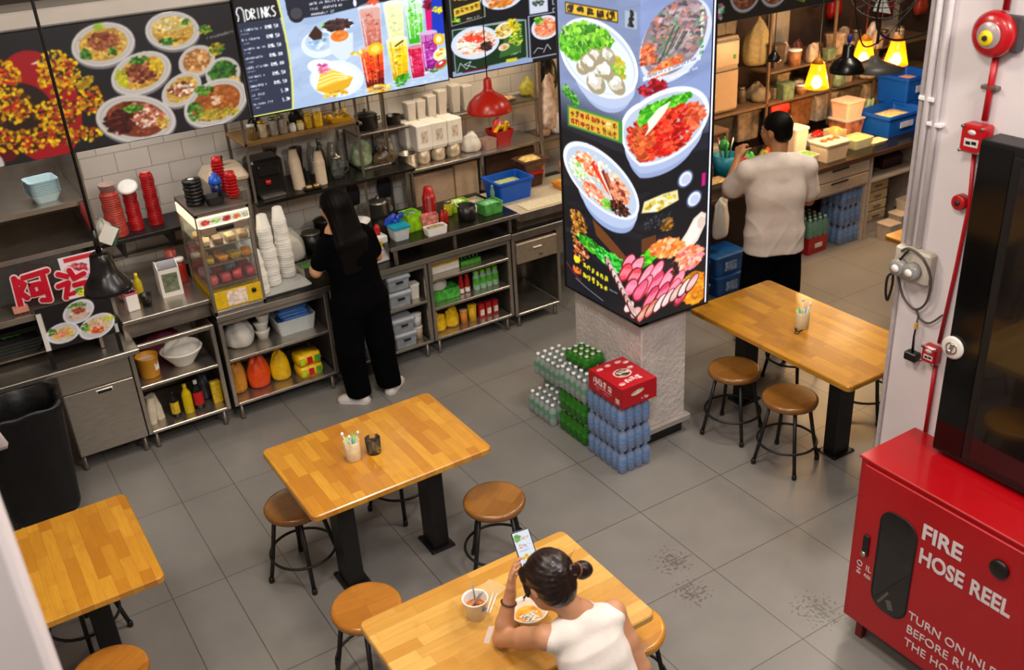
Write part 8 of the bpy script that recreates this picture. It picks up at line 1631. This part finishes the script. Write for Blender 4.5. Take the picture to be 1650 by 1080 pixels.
for k, (fx, fy, a) in enumerate(((2.215, 6.085, .85), (2.55, 6.09, -.85))):
    o = MB().rl([(.038, .118, 0, .034), (.042, .130, .012, .038), (.038, .118, .035, .036), (.033, .095, .055, .03, 0, -.02), (.030, .045, .085, .028, 0, -.065), (.028, .036, .10, .026, 0, -.068)], n=6, smooth=True).build('shoe', mat('white_shoe', '#cfc8c4', .6, var=.06), t, (fx-bx, fy-by, 0)); o.rotation_euler = (0, 0, a)
    MB().rl([(.0405, .123, 0, .038), (.0415, .124, .012, .039), (.0405, .123, .016, .038)], n=6).build('sole', WHITEP, o)
hr = SD(.007); Pm = lambda x, y, z: hc+HM@np.array([x, y, z])
hr.ell(Pm(0, -.022, .032), (.092, .108, .098), HM, .02); hr.slab(Pm(0, -.055, -.0), q3(2.32, 5.99, 1.27), .060, .045, (1, .3, 0), .095, .125, .04); hr.slab(q3(2.32, 5.99, 1.27), q3(2.335, 5.965, 1.06), .045, .016, (1, .1, 0), .130, .105, .03)
hr.cap(Pm(.07, .03, .04), Pm(.085, .0, -.12), .022, .02, .03); hr.cap(Pm(-.07, .0, .04), Pm(-.08, -.03, -.12), .02, .02, .03)
hr.mesh('long_hair', HAIR, t, lambda X, Y, Z_: .0018*np.sin(260*X+14*Z_)+.0012*np.sin(410*X-9*Z_))

# --- man in white T-shirt at the right-hand counter
bx, by = 5.17, 4.87; th = R(24)
t = T('person', 'man in a white T-shirt and black shorts standing at the right-hand counter, seen from behind', 'person', (bx, by, 0), -th)
V3 = lambda x, y, z: np.array([x, y, z], float)
hc = V3(.0, .06, 1.69); HM = rotm((-.62, .78, -.10)); sk = SD(.007); head(sk, hc, HM, 1.08); nb = V3(0, .0, 1.50); sk.cap(hc+HM@np.array([0, -.03, -.07]), nb, .058, .064, .03)
LA = (V3(-.215, .0, 1.43), V3(-.30, .17, 1.22), V3(-.16, .36, 1.42)); RA = (V3(.215, -.005, 1.42), V3(.285, .06, 1.14), V3(.17, .28, 1.10))
for sh, el, wr in (LA, RA): sk.chain([nb+np.array([0, 0, -.06]), sh], [.045, .050], .02); sk.chain([sh, (sh+el)/2, el], [.055, .048, .040], .02); sk.chain([el, el*.65+wr*.35, wr], [.040, .042, .028], .015)
hand(sk, LA[2], (.30, .5, .6), (-.6, -.3, .6), 1, (.5, .7, .5), 1.05, (.5, .5)); hand(sk, RA[2], (-.5, .8, 0), (0, .2, 1), -1, (.4, .5, .4), 1.05)
sk.slab(nb+np.array([0, 0, -.13]), V3(0, 0, 1.0), .07, .09, (1, 0, 0), .12, .13, .03)
for sx in (-1, 1): sk.chain([V3(sx*.10, 0, .9), V3(sx*.12, .0, .50), V3(sx*.125, .0, .30), V3(sx*.125, -.02, .09)], [.09, .062, .055, .036], .02); sk.slab(V3(sx*.125, -.03, .045), V3(sx*.15, .15, .03), .035, .025, (1, 0, 0), .04, .048, .02)
body = sk.mesh('body', mat('skin_tan', '#a8744e', .5, var=.06, scale=14, sss=.1), t); face(hc, HM, 1.08, body)
tp = SD(.008); tp.slab(V3(0, -.005, 1.44), V3(0, -.01, 1.25), .095, .125, (1, 0, 0), .220, .215, .04); tp.slab(V3(0, -.01, 1.25), V3(0, -.02, .95), .122, .125, (1, 0, 0), .205, .215, .05); tp.slab(V3(0, -.02, .95), V3(0, -.025, .76), .125, .140, (1, 0, 0), .215, .228, .03); tp.cap(nb+np.array([0, -.010, -.005]), V3(0, 0, 1.40), .078, .11, .03)
for sh in (LA[0], RA[0]): tp.cap(nb+np.array([0, -.008, -.040]), sh, .072, .078, .03)
for sh, el, wr in (LA, RA): tp.chain([sh, sh*.30+el*.70], [.075, .084], .03)
def shirt_folds(X, Y, Z_):
    d_ = np.clip((1.40-Z_)*2.5, 0, 1); u = X*.9+Z_*.75; v = X*.35-Z_
    return d_*(-.0075*(1-np.abs(np.sin(11*u+1.2*np.sin(7*v)+.6)))**4-.0055*(1-np.abs(np.sin(13*v+6*X+1.1*np.sin(9*X))))**5*np.clip((1.25-Z_)*3, 0, 1)+.002*np.sin(9*X+2))
tp.mesh('white_tshirt', mat('white_cotton', '#ddd0c6', .85, var=.03, bump=.1, bscale=50), t, shirt_folds, zmin=.815)
q = MB(); q.tube([tuple(nb+np.array([.066*math.cos(a), .062*math.sin(a)-.008, .020-.014*math.sin(a)*-1])) for a in [2*PI*i/28 for i in range(28)]], .008, 8, closed=True); q.build('neck_rib', mat('white_cotton', '#d8cdc2'), t)
pn = SD(.010); pn.slab(V3(0, -.01, .95), V3(0, -.02, .82), .12, .13, (1, 0, 0), .18, .20, .04)
for sx in (-1, 1): pn.chain([V3(sx*.10, -.01, .82), V3(sx*.128, -.005, .42)], [.118, .112], .03)
pn.mesh('black_shorts', BC2, t, folds(.004, 30, 8, 2), zmin=.46)
for sx in (-1, 1): MB().rl([(.045, .13, 0, .04), (.05, .14, .02, .045), (.048, .135, .03, .045)], n=6).build('sandal', BLACKP, t, (sx*.14, .05, 0))
hr = SD(.007); Pm = lambda x, y, z: hc+HM@np.array([x, y, z])*1.08
hr.ell(Pm(0, -.020, .042), np.array([.086, .100, .088])*1.06, HM, .02); hr.ell(Pm(0, -.050, -.02), np.array([.074, .060, .062])*1.06, HM, .02)
hr.mesh('short_hair', HAIR, t, lambda X, Y, Z_: .0012*np.sin(300*X+200*Z_)*np.sin(280*Y))

# ------------------------------------------------------------------ meal on the near table
t = T('soup_cup', 'white paper cup of amber soup with a wrapped spoon on the near table', 'cup', (1.435, 2.865, TT))
MB().lathe([(0, .008), (.036, .008), (.036, 0), (.039, 0), (.053, .092), (.056, .094), (.056, .099), (.051, .099), (.049, .09), (.036, .012)], n=32, cap=False).build('cup_body', WHITEP, t)
MB().lathe([(0, .055), (.0445, .055)], n=28, cap=False).build('soup', mat('amber_soup', '#b0641c', .12, var=.35, scale=40), t)
for k in range(5): MB().sph((.022*math.cos(k*1.3), .022*math.sin(k*1.3), .056), (.012, .009, .006), n=8, k=6).build('soup_piece', mat('soup_piece', '#c87a30', .4, var=.3), t)
q = MB(); q.box((.005, -.012, .10), (.022, .006, .11), rot=(.5, .1, .2), b=.002); q.build('spoon_wrapper', mat('clear_wrapper', '#c8ccd8', .15, trans=.3), t); q = MB(); q.box((.012, -.045, .055), (.018, .004, .03), rot=(.5, .1, .2)); q.build('blue_wrapper_print', mat('wrapper_blue', '#3a6ab0', .4), t)
q = MB(); q.tube([(.01, .02, .06), (.012, .035, .15)], .0035, 6); q.build('spoon_handle', mat('grey_plastic', '#8a8c90', .3), t)
t = T('noodle_bowl', 'white bowl with leftover noodles and orange soup beside the seated woman', 'bowl', (1.60, 2.715, TT))
MB().lathe([(0, .006), (.042, .006), (.042, 0), (.046, 0), (.072, .045), (.080, .055), (.083, .058), (.081, .062), (.076, .060), (.066, .045), (.044, .012)], n=40, cap=False).build('bowl_body', mat('cream_white_bowl', '#e6dccb', .3, var=.02), t)
MB().lathe([(0, .030), (.055, .030)], n=28, cap=False).build('soup', mat('orange_soup', '#d8923a', .15, var=.4, scale=30), t)
rr = random.Random(17)
for k in range(14):
    a = rr.random()*2*PI; p = [(rr.uniform(-.045, .03)+.01*math.cos(a+j), rr.uniform(-.045, .0)+.01*math.sin(a+j), .033+.002*(k % 3)) for j in range(4)]; q = MB(); q.tube(p, .0025, 5); q.build('noodle', mat('noodle_white', '#e8dfcc', .4), t)
t = T('chopsticks', 'pair of pale disposable utensils and a wrapper strip beside the soup cup', 'utensils', (1.50, 2.85, TT), .5)
for k in range(2): q = MB(); q.tube([(-.02, .012*k, .005), (.10, .02*k+.03, .006)], .0035, 6); q.build('utensil', WHITEP, t)
t = T('wrapper', 'torn clear plastic wrapper lying in front of the soup cup', 'wrapper', (1.42, 2.74, TT), .8); q = MB(); q.rl([(.05, .012, 0.0005, .004), (.05, .012, .0015, .004)]); q.build('film', mat('clear_film', '#e8e8f0', .08, var=0, alpha=.25), t)
t = T('napkin', 'thin sheet of tracing paper on the near table behind the soup cup', 'napkin', (1.55, 2.96, TT), .35); q = MB(); q.rl([(.07, .05, 0.0005, .004), (.07, .05, .0013, .004)]); q.build('sheet', mat('thin_tissue', '#e0c48a', .6, var=0, alpha=.4), t)
